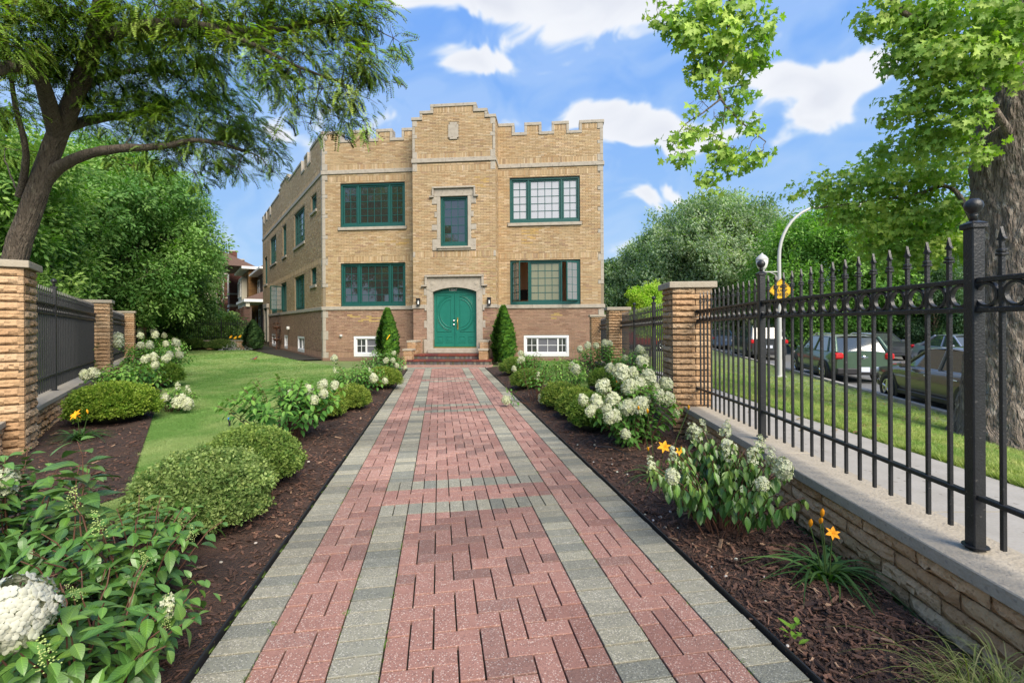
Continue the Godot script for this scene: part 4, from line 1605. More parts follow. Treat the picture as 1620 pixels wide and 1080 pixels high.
	for sd in [0, 1]:
		for q: Array in [[4.66, 4.79, 4.0, 5.95], [4.49, 4.7, 3.97, 4.37], [4.47, 4.7, 4.69, 4.88], [4.57, 4.7, 5.15, 5.34], [4.48, 4.7, 5.62, 5.95], [4.27, 4.5, 0.2, 2.70], [4.17, 4.3, 2.38, 2.64], [4.17, 4.3, 1.22, 1.47], [4.12, 4.3, 0.25, 0.8]]:
			C2.append(R.call(q[0], q[1], q[2], q[3]) if sd == 0 else R.call(10.55 - q[1], 10.55 - q[0], q[2], q[3]))
	C2.append_array([R.call(4.5, 6.05, 5.88, 6.22), R.call(4.22, 6.33, 2.6, 3.09)])
	for q: Array in [[3.4, 4.05 + 0.1, 8.62, 9.9], [3.4, 4.45 + 0.1, 8.84, 9.9], [6.40, 7.2, 8.62, 9.9], [5.99, 7.2, 8.84, 9.9], [3.0, 7.2, 9.06, 9.9], [3.7, 3.88, 7.2, 9.9], [6.66, 6.9, 7.2, 9.9], [5.09, 5.46, 7.90, 8.50]]:
		C2.append(R.call(q[0], q[1], q[2], q[3]))
	var crow := rows.slice(0, rows.size() - 1)
	crow = crow.filter(func(r: Array) -> bool: return r[0] < 8.40)
	crow.append_array(courses(8.42, 8.86))
	crow.append([8.86, 0.2, true])
	lay(CE, 3.78, 6.76, crow, C2)
	var rrow := rows.filter(func(r: Array) -> bool: return r[0] < 8.40)
	rrow.append_array(courses(8.42, 8.62))
	lay(RL, 0.012, 0.79, rrow, [])
	lay(LL, 0.01, 0.788, rrow, [])
	var S2 := sh.duplicate()
	for n: Array in side_notch:
		S2.append(R.call(-n[1] - 0.09, -n[0] + 0.09, 8.1, 9.5))
	S2.append_array([R.call(-20.0, -9.95, 8.62, 9.5), R.call(-20.0, -9.45, 8.82, 9.5), R.call(-7.1, 0.1, 8.62, 9.5), R.call(-7.5, 0.1, 8.82, 9.5), R.call(-0.1, 0.3, -0.2, 9.0), R.call(-15.8, -14.3, 0.2, 2.75)])
	var srow := rows.filter(func(r: Array) -> bool: return r[0] < 8.40)
	srow.append_array(courses(8.42, 8.98))
	lay(SI, -17.1, -0.1, srow, S2)
	var eye := B.transform.affine_inverse() * Vector3(0, EYE, 0)
	var unit := MB.new()
	unit.box(Vector3.ZERO, Vector3.ONE)
	var um := unit.mesh()
	for b: Array in bricks_out:
		b.append((b[0].origin as Vector3).distance_to(eye))
	bricks_out.sort_custom(func(a: Array, b: Array) -> bool: return a[2] < b[2])
	var xs := []
	var cs := []
	var singles := {}
	var n_one := 0
	for b: Array in bricks_out:
		var zone: bool = b[0].origin.y > 0.6 and b[0].origin.y < 4.2
		if n_one < 296 and zone:
			n_one += 1
			var c: Color = b[1]
			var key := Color(snappedf(c.r, 0.05), snappedf(c.g, 0.035), snappedf(c.b, 0.025))
			if not singles.has(key):
				var m := MB.new()
				m.colored = true
				m.col = key
				m.box(Vector3.ZERO, Vector3.ONE)
				singles[key] = m.mesh()
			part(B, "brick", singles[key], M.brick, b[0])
		else:
			xs.append(b[0])
			cs.append(b[1])
	scatter(B, "brick_courses", um, M.brick, xs, cs)

	# ---- limestone trim
	for seg: Array in [[-0.03, 1.2], [1.2, 2.45], [2.45, 3.775], [6.765, 7.6], [7.6, 9.0], [9.0, 10.64]]:
		stone(B, FR, seg[0], seg[1] - 0.004, 7.07, 7.22, -0.1, 0.055, "string_course")
	for seg: Array in [[-0.03, 0.7], [0.7, 1.5], [1.5, 2.4], [2.4, 3.775], [6.765, 8.0], [8.0, 9.1], [9.1, 10.64]]:
		stone(B, FR, seg[0], seg[1] - 0.004, 1.912, 2.043, -0.1, 0.06, "base_course")
	for seg: Array in [[3.745, 5.0], [5.0, 6.795]]:
		stone(B, CE, seg[0], seg[1] - 0.004, 7.10, 7.25, -0.1, 0.055, "string_course")
	stone(B, CE, 3.745, 4.27, 1.912, 2.043, -0.1, 0.05, "base_course")
	stone(B, CE, 6.28, 6.795, 1.912, 2.043, -0.1, 0.05, "base_course")
	stone(B, RL, 0.003, 0.737, 7.10, 7.25, -0.05, 0.032, "string_course")
	stone(B, RL, 0.003, 0.737, 1.912, 2.043, -0.05, 0.032, "base_course")
	stone(B, LL, 0.06, 0.797, 7.10, 7.25, -0.05, 0.032, "string_course")
	stone(B, LL, 0.06, 0.797, 1.912, 2.043, -0.05, 0.032, "base_course")
	for k in 9:
		stone(B, SI, -17.1 + k * 1.9, -17.1 + (k + 1) * 1.9 - 0.004, 7.07, 7.22, -0.1, 0.05, "string_course")
	for k in 8:
		stone(B, SI, -14.25 + k * 1.78, -14.25 + (k + 1) * 1.78 - 0.004, 1.912, 2.043, -0.1, 0.055, "base_course")
	# corner stones, broad ones between narrow ones
	var prev := 0.06
	for W: Array in [[FR, 0.0, 1.0], [FR, 10.6, -1.0], [SI, 0.0, -1.0]]:
		prev = -0.05
		for q: Array in quo:
			var y: float = q[0]
			var hh: float = q[1]
			var edges: Array = [[prev, y - 0.003, 0.115], [y, y + hh - 0.003, 0.205]]
			for e: Array in edges:
				if e[1] - e[0] < 0.03:
					continue
				for band: Array in [[1.912, 2.043], [7.07, 7.22]]:
					if e[0] < band[0] and e[1] > band[0]: e[1] = band[0]
					elif e[0] < band[1] and e[0] >= band[0]: e[0] = band[1]
				if e[1] - e[0] < 0.03:
					continue
				var x0: float = W[1]
				var x1: float = W[1] + W[2] * e[2]
				stone(B, W[0], minf(x0, x1), maxf(x0, x1), e[0], e[1], -0.12, 0.022 if W[0] == FR else 0.019, "corner_stone")
			prev = y + hh
	# coping that follows the battlements
	var tops := [[-0.04, 0.75], [1.14, 1.77], [2.13, 2.76], [3.13, 3.775], [6.765, 7.37], [7.75, 8.37], [8.75, 9.37], [9.75, 10.64]]
	for t: Array in tops:
		stone(B, FR, t[0] - (0.0 if t[0] < 0 or t[0] in [6.765] else 0.005), t[1] + (0.0 if t[1] in [3.775, 10.64] else 0.005), 8.61, 8.725, -0.34, 0.04, "coping")
	for n: Array in notch:
		stone(B, FR, n[0] - 0.09, n[1] + 0.09, 8.262, 8.372, -0.34, 0.042, "coping")
		for e: Array in [[n[0] - 0.092, n[0] + 0.004], [n[1] - 0.004, n[1] + 0.092]]:
			stone(B, FR, e[0], e[1], 8.374, 8.608, -0.34, 0.036, "coping")
	for t: Array in [[3.745, 4.15, 8.625, 8.735], [4.05, 4.55, 8.845, 8.955], [4.44, 6.10, 9.065, 9.175], [5.99, 6.49, 8.845, 8.955], [6.39, 6.795, 8.625, 8.735]]:
		stone(B, CE, t[0], t[1], t[2], t[3], -0.34, 0.042, "coping")
	for t: Array in [[4.052, 4.15, 8.737, 8.843], [4.442, 4.55, 8.957, 9.063], [5.99, 6.098, 8.957, 9.063], [6.39, 6.488, 8.737, 8.843]]:
		stone(B, CE, t[0], t[1], t[2], t[3], -0.34, 0.036, "coping")
	stone(B, RL, 0.043, 1.1, 8.625, 8.735, -0.3, 0.035, "coping")
	stone(B, LL, -0.3, 0.757, 8.625, 8.735, -0.3, 0.035, "coping")
	var se := 0.0
	for t: Array in [[-17.1, -16.4], [-16.05, -15.14], [-14.74, -13.49], [-13.12, -10.0], [-7.0, -3.78], [-3.22, -2.49], [-2.03, -0.03]]:
		stone(B, SI, t[0], t[1], 8.61, 8.72, -0.34, 0.04, "coping")
	for n: Array in side_notch:
		stone(B, SI, -n[1] - 0.09, -n[0] + 0.09, 8.10, 8.203, -0.34, 0.042, "coping")
		for e: Array in [[-n[1] - 0.092, -n[1] + 0.004], [-n[0] - 0.004, -n[0] + 0.092]]:
			stone(B, SI, e[0], e[1], 8.205, 8.608, -0.34, 0.036, "coping")
	for t: Array in [[-10.1, -9.45, 8.81, 8.92], [-9.6, -7.3, 8.97, 9.08], [-7.5, -6.95, 8.81, 8.92]]:
		stone(B, SI, t[0], t[1], t[2], t[3], -0.34, 0.041, "coping")
	# corner stones of the middle bay, and its shield
	for e: Array in [[3.775, 0.1], [6.765, -0.1]]:
		for q: Array in [[7.26, 7.50, 1.75], [7.50, 7.98, 0.9], [7.98, 8.12, 1.75], [8.12, 8.40, 0.9], [8.40, 8.62, 1.75], [6.80, 7.095, 1.75], [3.74, 3.94, 0.9]]:
			var x1: float = e[0] + e[1] * q[2]
			stone(B, CE, minf(e[0], x1), maxf(e[0], x1), q[0], q[1] - 0.003, -0.1, 0.02, "corner_stone")
	var shp := PackedVector2Array([Vector2(5.145, 7.90), Vector2(5.405, 7.90), Vector2(5.405, 7.96), Vector2(5.455, 7.96), Vector2(5.455, 8.42), Vector2(5.40, 8.42), Vector2(5.40, 8.50), Vector2(5.15, 8.50), Vector2(5.15, 8.42), Vector2(5.095, 8.42), Vector2(5.095, 7.96), Vector2(5.145, 7.96)])
	var sb := MB.new()
	sb.prism(shp, 0.06, CE * Transform3D(Basis.IDENTITY, Vector3(0, 0, -0.01)))
	part(B, "shield_panel", sb.mesh(), M.limestone)
	# sills
	for x: Array in [[0.63, 3.30], [7.12, 9.81]]:
		stone(B, FR, x[0], x[1], 4.93, 5.043, -0.15, 0.075, "sill")
	for w: Array in sw:
		if w[2] > 2.9:
			stone(B, SI, -w[1] - 0.08, -w[0] + 0.08, w[2] - 0.12, w[2] - 0.003, -0.15, 0.07, "sill")
	# surround of the middle window
	for sd in [0, 1]:
		var X := func(a: float, b: float) -> Array: return [a, b] if sd == 0 else [10.55 - b, 10.55 - a]
		for q: Array in [[4.66, 4.78, 4.37, 5.885, 0.03], [4.49, 4.78, 3.97, 4.367, 0.033], [4.47, 4.658, 4.69, 4.88, 0.028], [4.57, 4.658, 5.15, 5.34, 0.028], [4.48, 4.658, 5.62, 5.885, 0.028]]:
			var x: Array = X.call(q[0], q[1])
			stone(B, CE, x[0], x[1], q[2], q[3], -0.13, q[4], "window_surround")
		var d: Array = X.call(4.50, 4.558)
		stone(B, CE, d[0], d[1], 5.905, 6.158, -0.02, 0.10, "hood_mould")
		d = X.call(4.40, 4.556)
		stone(B, CE, d[0], d[1], 5.85, 5.903, -0.02, 0.10, "hood_mould")
		# door jambs
		for q: Array in [[4.27, 4.49, 0.80, 2.62, 0.03], [4.17, 4.268, 2.38, 2.64, 0.028], [4.17, 4.268, 1.22, 1.47, 0.028], [4.20, 4.268, 1.83, 2.045, 0.058], [4.17, 4.488, 0.32, 0.797, 0.06]]:
			var x: Array = X.call(q[0], q[1])
			stone(B, CE, x[0], x[1], q[2], q[3], -0.2, q[4], "door_surround")
		d = X.call(4.22, 4.30)
		stone(B, CE, d[0], d[1], 2.745, 3.018, -0.02, 0.11, "hood_mould")
		d = X.call(4.09, 4.298)
		stone(B, CE, d[0], d[1], 2.69, 2.743, -0.02, 0.12, "hood_mould")
		d = X.call(4.40, 4.58)
		var ros := MB.new()
		ros.lathe([Vector2(0.0, 0.02), Vector2(0.07, 0.02), Vector2(0.08, 0.0)], 14, CE * Vector3((d[0] + d[1]) * 0.5, 2.80, 0.03), Basis(Vector3.RIGHT, PI / 2))
		part(B, "rosette", ros.mesh(), M.limestone)
	stone(B, CE, 4.56, 5.99, 5.888, 6.156, -0.13, 0.035, "lintel")
	stone(B, CE, 4.50, 6.05, 6.16, 6.22, -0.02, 0.11, "hood_mould")
	stone(B, CE, 4.66, 5.89, 4.03, 4.105, -0.14, 0.10, "sill")
	stone(B, CE, 4.70, 5.85, 3.965, 4.027, -0.05, 0.06, "sill")
	stone(B, CE, 4.22, 6.33, 3.022, 3.09, -0.02, 0.13, "hood_mould")
	var arch := PackedVector2Array([Vector2(4.25, 2.62), Vector2(4.25, 3.02), Vector2(6.30, 3.02), Vector2(6.30, 2.62), Vector2(6.07, 2.50)])
	for k in range(1, 12):
		var a := float(k) / 12
		arch.append(Vector2(lerpf(6.07, 4.49, a), 2.50 + 0.155 * (1 - pow(2 * a - 1, 2))))
	arch.append(Vector2(4.49, 2.50))
	var ab := MB.new()
	ab.prism(arch, 0.25, CE * Transform3D(Basis.IDENTITY, Vector3(0, 0, -0.21)))
	part(B, "door_arch", ab.mesh(), M.limestone)

	# ---- windows
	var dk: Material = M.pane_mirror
	casement(B, "window", FR, 0.71, 3.24, 5.05, 6.71, [[1.36, 2], [2.59, 4], [0, 2]], [dk, dk, dk])
	casement(B, "window", FR, 0.71, 3.24, 2.045, 3.69, [[1.38, 2], [2.60, 4], [0, 2]], [dk, dk, dk])
	casement(B, "window", FR, 7.19, 9.76, 5.05, 6.71, [[7.85, 2], [9.06, 4], [0, 2]], [M.pane_blind, M.pane_blind, M.pane_blind])
	var ow := casement(B, "window", FR, 7.19, 9.76, 2.045, 3.69, [[7.85, 0], [9.04, 4], [0, 0]], [null, M.pane_curtain_reflection, null])
	open_leaf(ow, Vector3(7.28, 2.18, -0.03), 0.56, 1.42, -1.02, 2, M.clear_glass)
	open_leaf(ow, Vector3(9.67, 2.18, -0.03), 0.56, 1.42, PI + 0.70, 2, M.clear_glass)
	casement(B, "window", CE, 4.78, 5.77, 4.11, 5.89, [[0, 3]], [dk])
	for k in 9:
		var w: Array = sw[k]
		var wide: float = w[1] - w[0]
		var sp := [[0, 2]]
		var ms := [dk]
		if wide > 2.0:
			sp = [[-w[1] + 0.6, 1], [-w[0] - 0.6, 3], [0, 1]]
			ms = [dk, dk, dk]
		elif k == 7:
			sp = [[-w[1] + 0.85, 0], [0, 2]]
			ms = [dk, dk]
		var o := casement(B, "window", SI, -w[1], -w[0], w[2], w[3], sp, ms, 5 if w[3] - w[2] > 1.0 else 2)
		if k == 7:
			open_leaf(o, Vector3(-w[1] + 0.1, 2.18, -0.03), 0.66, 1.3, -1.2, 2, M.clear_glass)
	vinyl_window(B, FR, 1.21, 2.90, 0.14, 0.905, [[1.0, 2, 2, false], [2.0, 2, 2, true], [0.9, 2, 2, false]])
	vinyl_window(B, FR, 7.68, 9.33, 0.15, 0.915, [[1.05, 2, 2, false], [1.9, 2, 2, true], [0.8, 2, 2, false]])
	for k in range(9, 12):
		var w: Array = sw[k]
		vinyl_window(B, SI, -w[1], -w[0], w[2], w[3], [[1.0, 1, 1, true], [1.0, 1, 1, false]] if k != 10 else [[1.0, 1, 1, false]])
	# the room behind the open window
	var rm := MB.new()
	for f: Array in [[6.95, 10.25, 1.9, 4.0, -0.34, -2.4]]:
		var x0: float = f[0]
		var x1: float = f[1]
		var y0: float = f[2]
		var y1: float = f[3]
		var z0: float = f[4]
		var z1: float = f[5]
		rm.quad(Vector3(x0, y0, z1), Vector3(x1, y0, z1), Vector3(x1, y1, z1), Vector3(x0, y1, z1))
		rm.quad(Vector3(x0, y0, z0), Vector3(x0, y0, z1), Vector3(x0, y1, z1), Vector3(x0, y1, z0))
		rm.quad(Vector3(x1, y0, z1), Vector3(x1, y0, z0), Vector3(x1, y1, z0), Vector3(x1, y1, z1))
		rm.quad(Vector3(x0, y1, z1), Vector3(x1, y1, z1), Vector3(x1, y1, z0), Vector3(x0, y1, z0))
		rm.quad(Vector3(x0, y0, z0), Vector3(x1, y0, z0), Vector3(x1, y0, z1), Vector3(x0, y0, z1))
	part(B, "room_walls", rm.mesh(), M.plaster_tan)
	var tv := MB.new()
	tv.cbox(Vector3(7.45, 2.55, -2.34), Vector3(0.5, 0.42, 0.06), 0.01)
	part(B, "television", tv.mesh(), M.dark)
	var dkb := MB.new()     # black sheets in place of the shaded rooms behind the closed windows
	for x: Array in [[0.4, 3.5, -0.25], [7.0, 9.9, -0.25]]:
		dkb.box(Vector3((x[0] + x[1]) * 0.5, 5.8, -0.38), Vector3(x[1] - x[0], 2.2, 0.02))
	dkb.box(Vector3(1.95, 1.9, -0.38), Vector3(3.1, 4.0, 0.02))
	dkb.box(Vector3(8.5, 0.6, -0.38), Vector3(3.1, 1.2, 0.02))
	part(B, "dark_backing", dkb.mesh(), M.dark)
	entrance(B, CE)
	# portal at the far end of the side wall
	stone(B, SI, -15.85, -15.6, 0.3, 2.45, -0.2, 0.12, "side_portal")
	stone(B, SI, -14.55, -14.30, 0.3, 2.45, -0.2, 0.12, "side_portal")
	stone(B, SI, -15.95, -14.20, 2.45, 2.72, -0.2, 0.16, "side_portal")
	var sdoor := MB.new()
	sdoor.cbox(SI * Vector3(-15.08, 1.4, 0.02), Vector3(1.04, 2.1, 0.05), 0.01, SI.basis)
	part(B, "side_door", sdoor.mesh(), M.green_paint)
	var plinth := MB.new()
	plinth.cbox(Vector3(1.88, 0.03, 0.0), Vector3(3.78, 0.13, 0.06), 0.01)
	plinth.cbox(Vector3(8.69, 0.03, 0.0), Vector3(3.83, 0.13, 0.06), 0.01)
	plinth.cbox(SI * Vector3(-7.1, 0.03, 0.0), Vector3(14.2, 0.13, 0.06), 0.01, SI.basis)
	part(B, "plinth", plinth.mesh(), M.red_plinth)
	var vent := MB.new()
	vent.lathe([Vector2(0.0, 0.07), Vector2(0.05, 0.06), Vector2(0.055, 0.0)], 12, Vector3(0.72, 0.93, 0.02), Basis(Vector3.RIGHT, PI / 2))
	part(B, "vent_pipe", vent.mesh(), M.galvanised)
	var v2m := MB.new()
	v2m.cbox(SI * Vector3(-7.15, 1.2, 0.07), Vector3(0.22, 0.16, 0.14), 0.03, SI.basis)
	part(B, "vent_hood", v2m.mesh(), M.white_paint)

func entrance(B: Node3D, CE: Transform3D) -> void:
	var C := 5.28
	# door leaves with raised mouldings
	for sd: float in [-1.0, 1.0]:
		var o := Node3D.new()
		o.name = "door" if sd < 0 else "door_001"
		B.add_child(o, true)
		o.transform = CE * Transform3D(Basis.IDENTITY, Vector3(C, 0.53, -0.15))
		var x0 := 0.012
		var x1 := 0.785
		var f := MB.new()
		f.cbox(Vector3(sd * (x0 + x1) * 0.5, 0.985, -0.02), Vector3(x1 - x0, 1.955, 0.05), 0.005)
		part(o, "leaf", f.mesh(), M.door_paint)
		var m := MB.new()
		var rb := func(path: Array, r: float) -> void:
			var rad := []
			for e in path:
				rad.append(r)
			m.tube(path, rad, 6)
		var xa := 0.15
		var xb := 0.66
		var y0 := 0.56
		var y1 := 1.86
		var mid := (y0 + y1) * 0.5
		var pt := func(x: float, y: float) -> Vector3: return Vector3(sd * x, y, 0.008)
		# half circles and the cut corners that frame them
		for rr: Array in [[0.50, 0.60, 0.020], [0.415, 0.50, 0.016]]:
			var arc := []
			for k in 25:
				var a := -PI / 2 + PI * k / 24
				var px: float = xa + rr[0] * cos(a)
				arc.append(pt.call(px, mid + rr[1] * sin(a)))
			rb.call(arc, rr[2])
		rb.call([pt.call(xa + 0.02, mid - 0.52), pt.call(xa + 0.02, mid + 0.52)], 0.016)
		for up: float in [1.0, -1.0]:
			rb.call([pt.call(xa, mid + up * 0.65), pt.call(xb + 0.01, mid + up * 0.65)], 0.016)
			rb.call([pt.call(xb + 0.01, mid + up * 0.65), pt.call(xb + 0.01, mid + up * 0.05)], 0.016)
			rb.call([pt.call(xb + 0.01, mid + up * 0.05), pt.call(xb - 0.07, mid + up * 0.05)], 0.012)
			var arc2 := []
			for k in 13:
				var a := 0.13 + (PI / 2 - 0.25) * k / 12
				arc2.append(pt.call(xa + 0.535 * cos(a), mid + up * 0.645 * sin(a)))
			rb.call(arc2, 0.010)
		part(o, "moulding", m.mesh(), M.door_paint)
		for px: float in [0.235, 0.575]:
			var q := MB.new()
			bars(q, sd * px - 0.115, sd * px + 0.115, 0.15, 0.38, 0.018, -0.002, 0.016)
			q.cbox(Vector3(sd * px, 0.265, 0.004), Vector3(0.13, 0.13, 0.02), 0.008)
			part(o, "lower_panel", q.mesh(), M.door_paint)
		if sd < 0:
			for y: float in [0.80, 0.94]:
				var kb := MB.new()
				kb.lathe([Vector2(0.0, 0.05), Vector2(0.026, 0.045), Vector2(0.032, 0.03), Vector2(0.018, 0.015), Vector2(0.036, 0.004), Vector2(0.036, 0.0)], 12, Vector3(-0.065, y, 0.004), Basis(Vector3.RIGHT, PI / 2))
				part(o, "knob", kb.mesh(), M.chrome)
		else:
			var hd := MB.new()
			hd.cbox(Vector3(0.075, 0.84, 0.012), Vector3(0.05, 0.44, 0.012), 0.004)
			hd.tube([Vector3(0.075, 0.70, 0.02), Vector3(0.075, 0.72, 0.06), Vector3(0.075, 0.84, 0.068), Vector3(0.075, 0.96, 0.06), Vector3(0.075, 0.98, 0.02)], [0.01, 0.011, 0.012, 0.011, 0.01], 8)
			part(o, "pull_handle", hd.mesh(), M.brass)
	var st := MB.new()
	st.cbox(CE * Vector3(C, 1.50, -0.125), Vector3(0.04, 1.93, 0.03), 0.006)
	part(B, "door_astragal", st.mesh(), M.door_paint)
	var th := MB.new()
	th.cbox(CE * Vector3(C, 0.515, -0.11), Vector3(1.56, 0.035, 0.09), 0.006)
	part(B, "threshold", th.mesh(), M.brass)
	# the arched board above the leaves, with the house number
	var tp := PackedVector2Array([Vector2(4.49, 2.50)])
	for k in range(0, 13):
		var a := float(k) / 12
		tp.append(Vector2(lerpf(4.49, 6.07, a), 2.51 + 0.145 * (1 - pow(2 * a - 1, 2))))
	tp.append(Vector2(6.07, 2.50))
	var tb := MB.new()
	tb.prism(tp, 0.05, CE * Transform3D(Basis.IDENTITY, Vector3(0, 0.012, -0.20)))
	tb.cbox(CE * Vector3(C, 2.50, -0.15), Vector3(1.58, 0.03, 0.07), 0.005)
	part(B, "transom_board", tb.mesh(), M.door_paint)
	var tm := TextMesh.new()
	var fo := SystemFont.new()
	fo.font_names = ["Droid Sans"]
	fo.font_weight = 700
	tm.font = fo
	tm.text = "13847"
	tm.font_size = 32
	tm.pixel_size = 0.0034
	tm.depth = 0.012
	part(B, "house_number", tm, M.white_paint, CE * Transform3D(Basis.IDENTITY, Vector3(5.19, 2.575, -0.139)))
	# threshold stone, landing and steps
	stone(B, CE, 4.36, 6.20, 0.335, 0.497, -0.3, 0.24, "door_step")
	var steps := [[3.98, 6.30, 0.165, 0.32, -0.05, 0.72], [3.86, 6.72, -0.02, 0.163, -0.05, 1.08]]
	for k in 2:
		var s: Array = steps[k]
		var o := Node3D.new()
		o.name = "step" if k == 0 else "step_001"
		B.add_child(o, true)
		o.transform = CE
		var c := MB.new()
		c.box(Vector3((s[0] + s[1]) * 0.5, (s[2] + s[3]) * 0.5 - 0.02, (s[4] + s[5]) * 0.5 - 0.015), Vector3(s[1] - s[0] - 0.02, s[3] - s[2] - 0.04, s[5] - s[4] - 0.03))
		part(o, "core", c.mesh(), M.mortar)
		var n := int((s[1] - s[0]) / 0.205)
		var w: float = (s[1] - s[0]) / n
		for j in n:           # the red tread bricks lie flat, the dark riser bricks stand below them
			part(o, "tread_brick", block(w - 0.008, 0.056, s[5] - s[4] - 0.002, wob(Color(0.20, 0.055, 0.038), 0.25)), M.rock_brick, Transform3D(Basis.IDENTITY, Vector3(s[0] + (j + 0.5) * w, s[3] - 0.028, (s[4] + s[5]) * 0.5 + 0.012)))
		var m := int((s[1] - s[0]) / 0.072)
		var w3: float = (s[1] - s[0]) / m
		var hh: float = s[3] - s[2] - 0.062
		for j in m:
			var t := Color(0.10, 0.10, 0.095).lerp(Color(0.30, 0.29, 0.26), rng.randf() * rng.randf())
			part(o, "riser_brick", block(w3 - 0.006, hh, 0.03, Color(snappedf(t.r, 0.04), snappedf(t.g, 0.04), snappedf(t.b, 0.04))), M.rock_brick, Transform3D(Basis.IDENTITY, Vector3(s[0] + (j + 0.5) * w3, s[2] + hh * 0.5, s[5] - 0.025)))
	for sd in [0, 1]:
		for q: Array in [[3.74, 4.03, 0.02, 0.62, 0.79], [3.72, 4.01, 0.623, 1.0, 0.52]]:
			var x0: float = q[0] if sd == 0 else 10.30 - q[1]
			var x1: float = q[1] if sd == 0 else 10.30 - q[0]
			var o := Node3D.new()
			o.name = ["cheek_wall", "cheek_wall_001", "cheek_wall_002", "cheek_wall_003"][sd * 2 + (0 if q[0] == 3.74 else 1)]
			B.add_child(o, true)
			o.transform = CE
			var c := MB.new()
			c.box(Vector3((x0 + x1) * 0.5, q[4] * 0.5 - 0.03, (q[2] + q[3]) * 0.5), Vector3(x1 - x0 - 0.02, q[4] - 0.06, q[3] - q[2] - 0.02))
			part(o, "core", c.mesh(), M.mortar)
			var cp := MB.new()
			cp.cbox(Vector3((x0 + x1) * 0.5, q[4] - 0.03, (q[2] + q[3]) * 0.5), Vector3(x1 - x0 + 0.05, 0.06, q[3] - q[2] + (0.04 if q[2] > 0.5 else 0.0)), 0.006)
			part(o, "capstone", cp.mesh(), M.capstone)
			var nrow := int((q[4] - 0.06) / 0.0565)
			for r in nrow:
				var y: float = q[4] - 0.065 - (r + 0.5) * 0.0565
				var t := stone_tone()
				var W: float = x1 - x0
				var D: float = q[3] - q[2]
				var cut := W if r % 2 else W * 0.5
				var k := 0
				var x := x0
				while x < x1 - 0.01:
					part(o, "brick", block(cut - 0.007, 0.049, 0.03, stone_tone()), M.rock_brick, Transform3D(Basis.IDENTITY, Vector3(x + cut * 0.5, y, q[3] - 0.012)))
					x += cut
				var nz := 2 if q[2] > 0.5 else 3
				for j in nz:
					for e: float in [x0 + 0.012, x1 - 0.012]:
						var dz := D / nz
						part(o, "brick", block(0.03, 0.049, dz - 0.007, stone_tone()), M.rock_brick, Transform3D(Basis.IDENTITY, Vector3(e, y, q[2] + (j + 0.5) * dz - 0.018)))
	# wall lanterns
	for x: float in [3.99, 6.53]:
		var L := Node3D.new()
		L.name = "wall_lantern" if x < 5 else "wall_lantern_001"
		B.add_child(L, true)
		L.transform = CE * Transform3D(Basis.IDENTITY, Vector3(x, 2.16, 0.03))
		var b := MB.new()
		b.cbox(Vector3(0, 0.02, 0.0), Vector3(0.09, 0.20, 0.02), 0.004)
		b.cbox(Vector3(0, 0.085, 0.09), Vector3(0.13, 0.075, 0.13), 0.006)
		b.cbox(Vector3(0, -0.115, 0.09), Vector3(0.125, 0.018, 0.125), 0.004)
		for e: Vector2 in [Vector2(1, 1), Vector2(-1, 1), Vector2(1, -1), Vector2(-1, -1)]:
			b.box(Vector3(e.x * 0.055, -0.03, 0.09 + e.y * 0.055), Vector3(0.01, 0.16, 0.01))
		b.box(Vector3(0, 0.05, 0.03), Vector3(0.03, 0.03, 0.07))
		part(L, "housing", b.mesh(), M.black_metal)
		var g := MB.new()
		g.lathe([Vector2(0.03, -0.10), Vector2(0.03, 0.04), Vector2(0.0, 0.045)], 10, Vector3(0, 0, 0.09))
		part(L, "glass_tube", g.mesh(), M.lamp_globe)

func block(x: float, y: float, z: float, tone: Color) -> ArrayMesh:
	tone = Color(snappedf(tone.r, 0.03), snappedf(tone.g, 0.02), snappedf(tone.b, 0.02))
	var key := "block%.3f_%.3f_%.3f_%s" % [x, y, z, tone.to_html()]
	if not SH.has(key):
		var b := MB.new()
		b.colored = true
		b.col = tone
		b.cbox(Vector3.ZERO, Vector3(x, y, z), 0.004)
		SH[key] = b.mesh()
	return SH[key]


# ---------------------------------------------------------------- leaves and flowers
func leaf_mb(L: float, W: float, segs: int, fold: float, droop: float, tip := 1.0) -> MB:      # a pointed leaf along +X, folded along its midrib
	var b := MB.new()
	b.colored = true
	var P := []
	for k in segs + 1:
		var t := float(k) / segs
		var w := W * 0.5 * pow(sin(PI * pow(t, 0.82)), 0.85) if k > 0 and k < segs else 0.0
		var y := -droop * L * t * t
		var wave := sin(t * 9.0) * W * 0.03
		P.append([Vector3(t * L, y, 0), Vector3(t * L, y + fold * w + wave, w), Vector3(t * L, y + fold * w - wave, -w)])
	for k in segs:
		for s: int in [1, 2]:
			var z := 1.0 if s == 1 else -1.0
			var nn := Vector3(droop * 2.0 * (k + 0.5) / segs, 1, -z * fold * 0.9).normalized()
			b.col = Color(1.12, 1.1, 1.0)
			var u0 := float(k) / segs
			var u1 := float(k + 1) / segs
			var vv := 0.5 + 0.5 * z
			var a := b.vert(P[k][0], nn, Vector2(u0, 0.5))
			var d := b.vert(P[k + 1][0], nn, Vector2(u1, 0.5))
			b.col = Color(0.92, 0.92, 0.92)
			var e := b.vert(P[k + 1][s], nn, Vector2(u1, vv))
			var f := b.vert(P[k][s], nn, Vector2(u0, vv))
			if s == 1:
				b.face(a, f, e)
				b.face(a, e, d)
			else:
				b.face(a, e, f)
				b.face(a, d, e)
	return b

func leaf_mesh(L: float, W: float, segs: int, fold: float, droop: float) -> ArrayMesh:
	var key := "leaf%.3f_%.3f_%d_%.2f_%.2f" % [L, W, segs, fold, droop]
	if not SH.has(key):
		SH[key] = leaf_mb(L, W, segs, fold, droop).mesh()
	return SH[key]

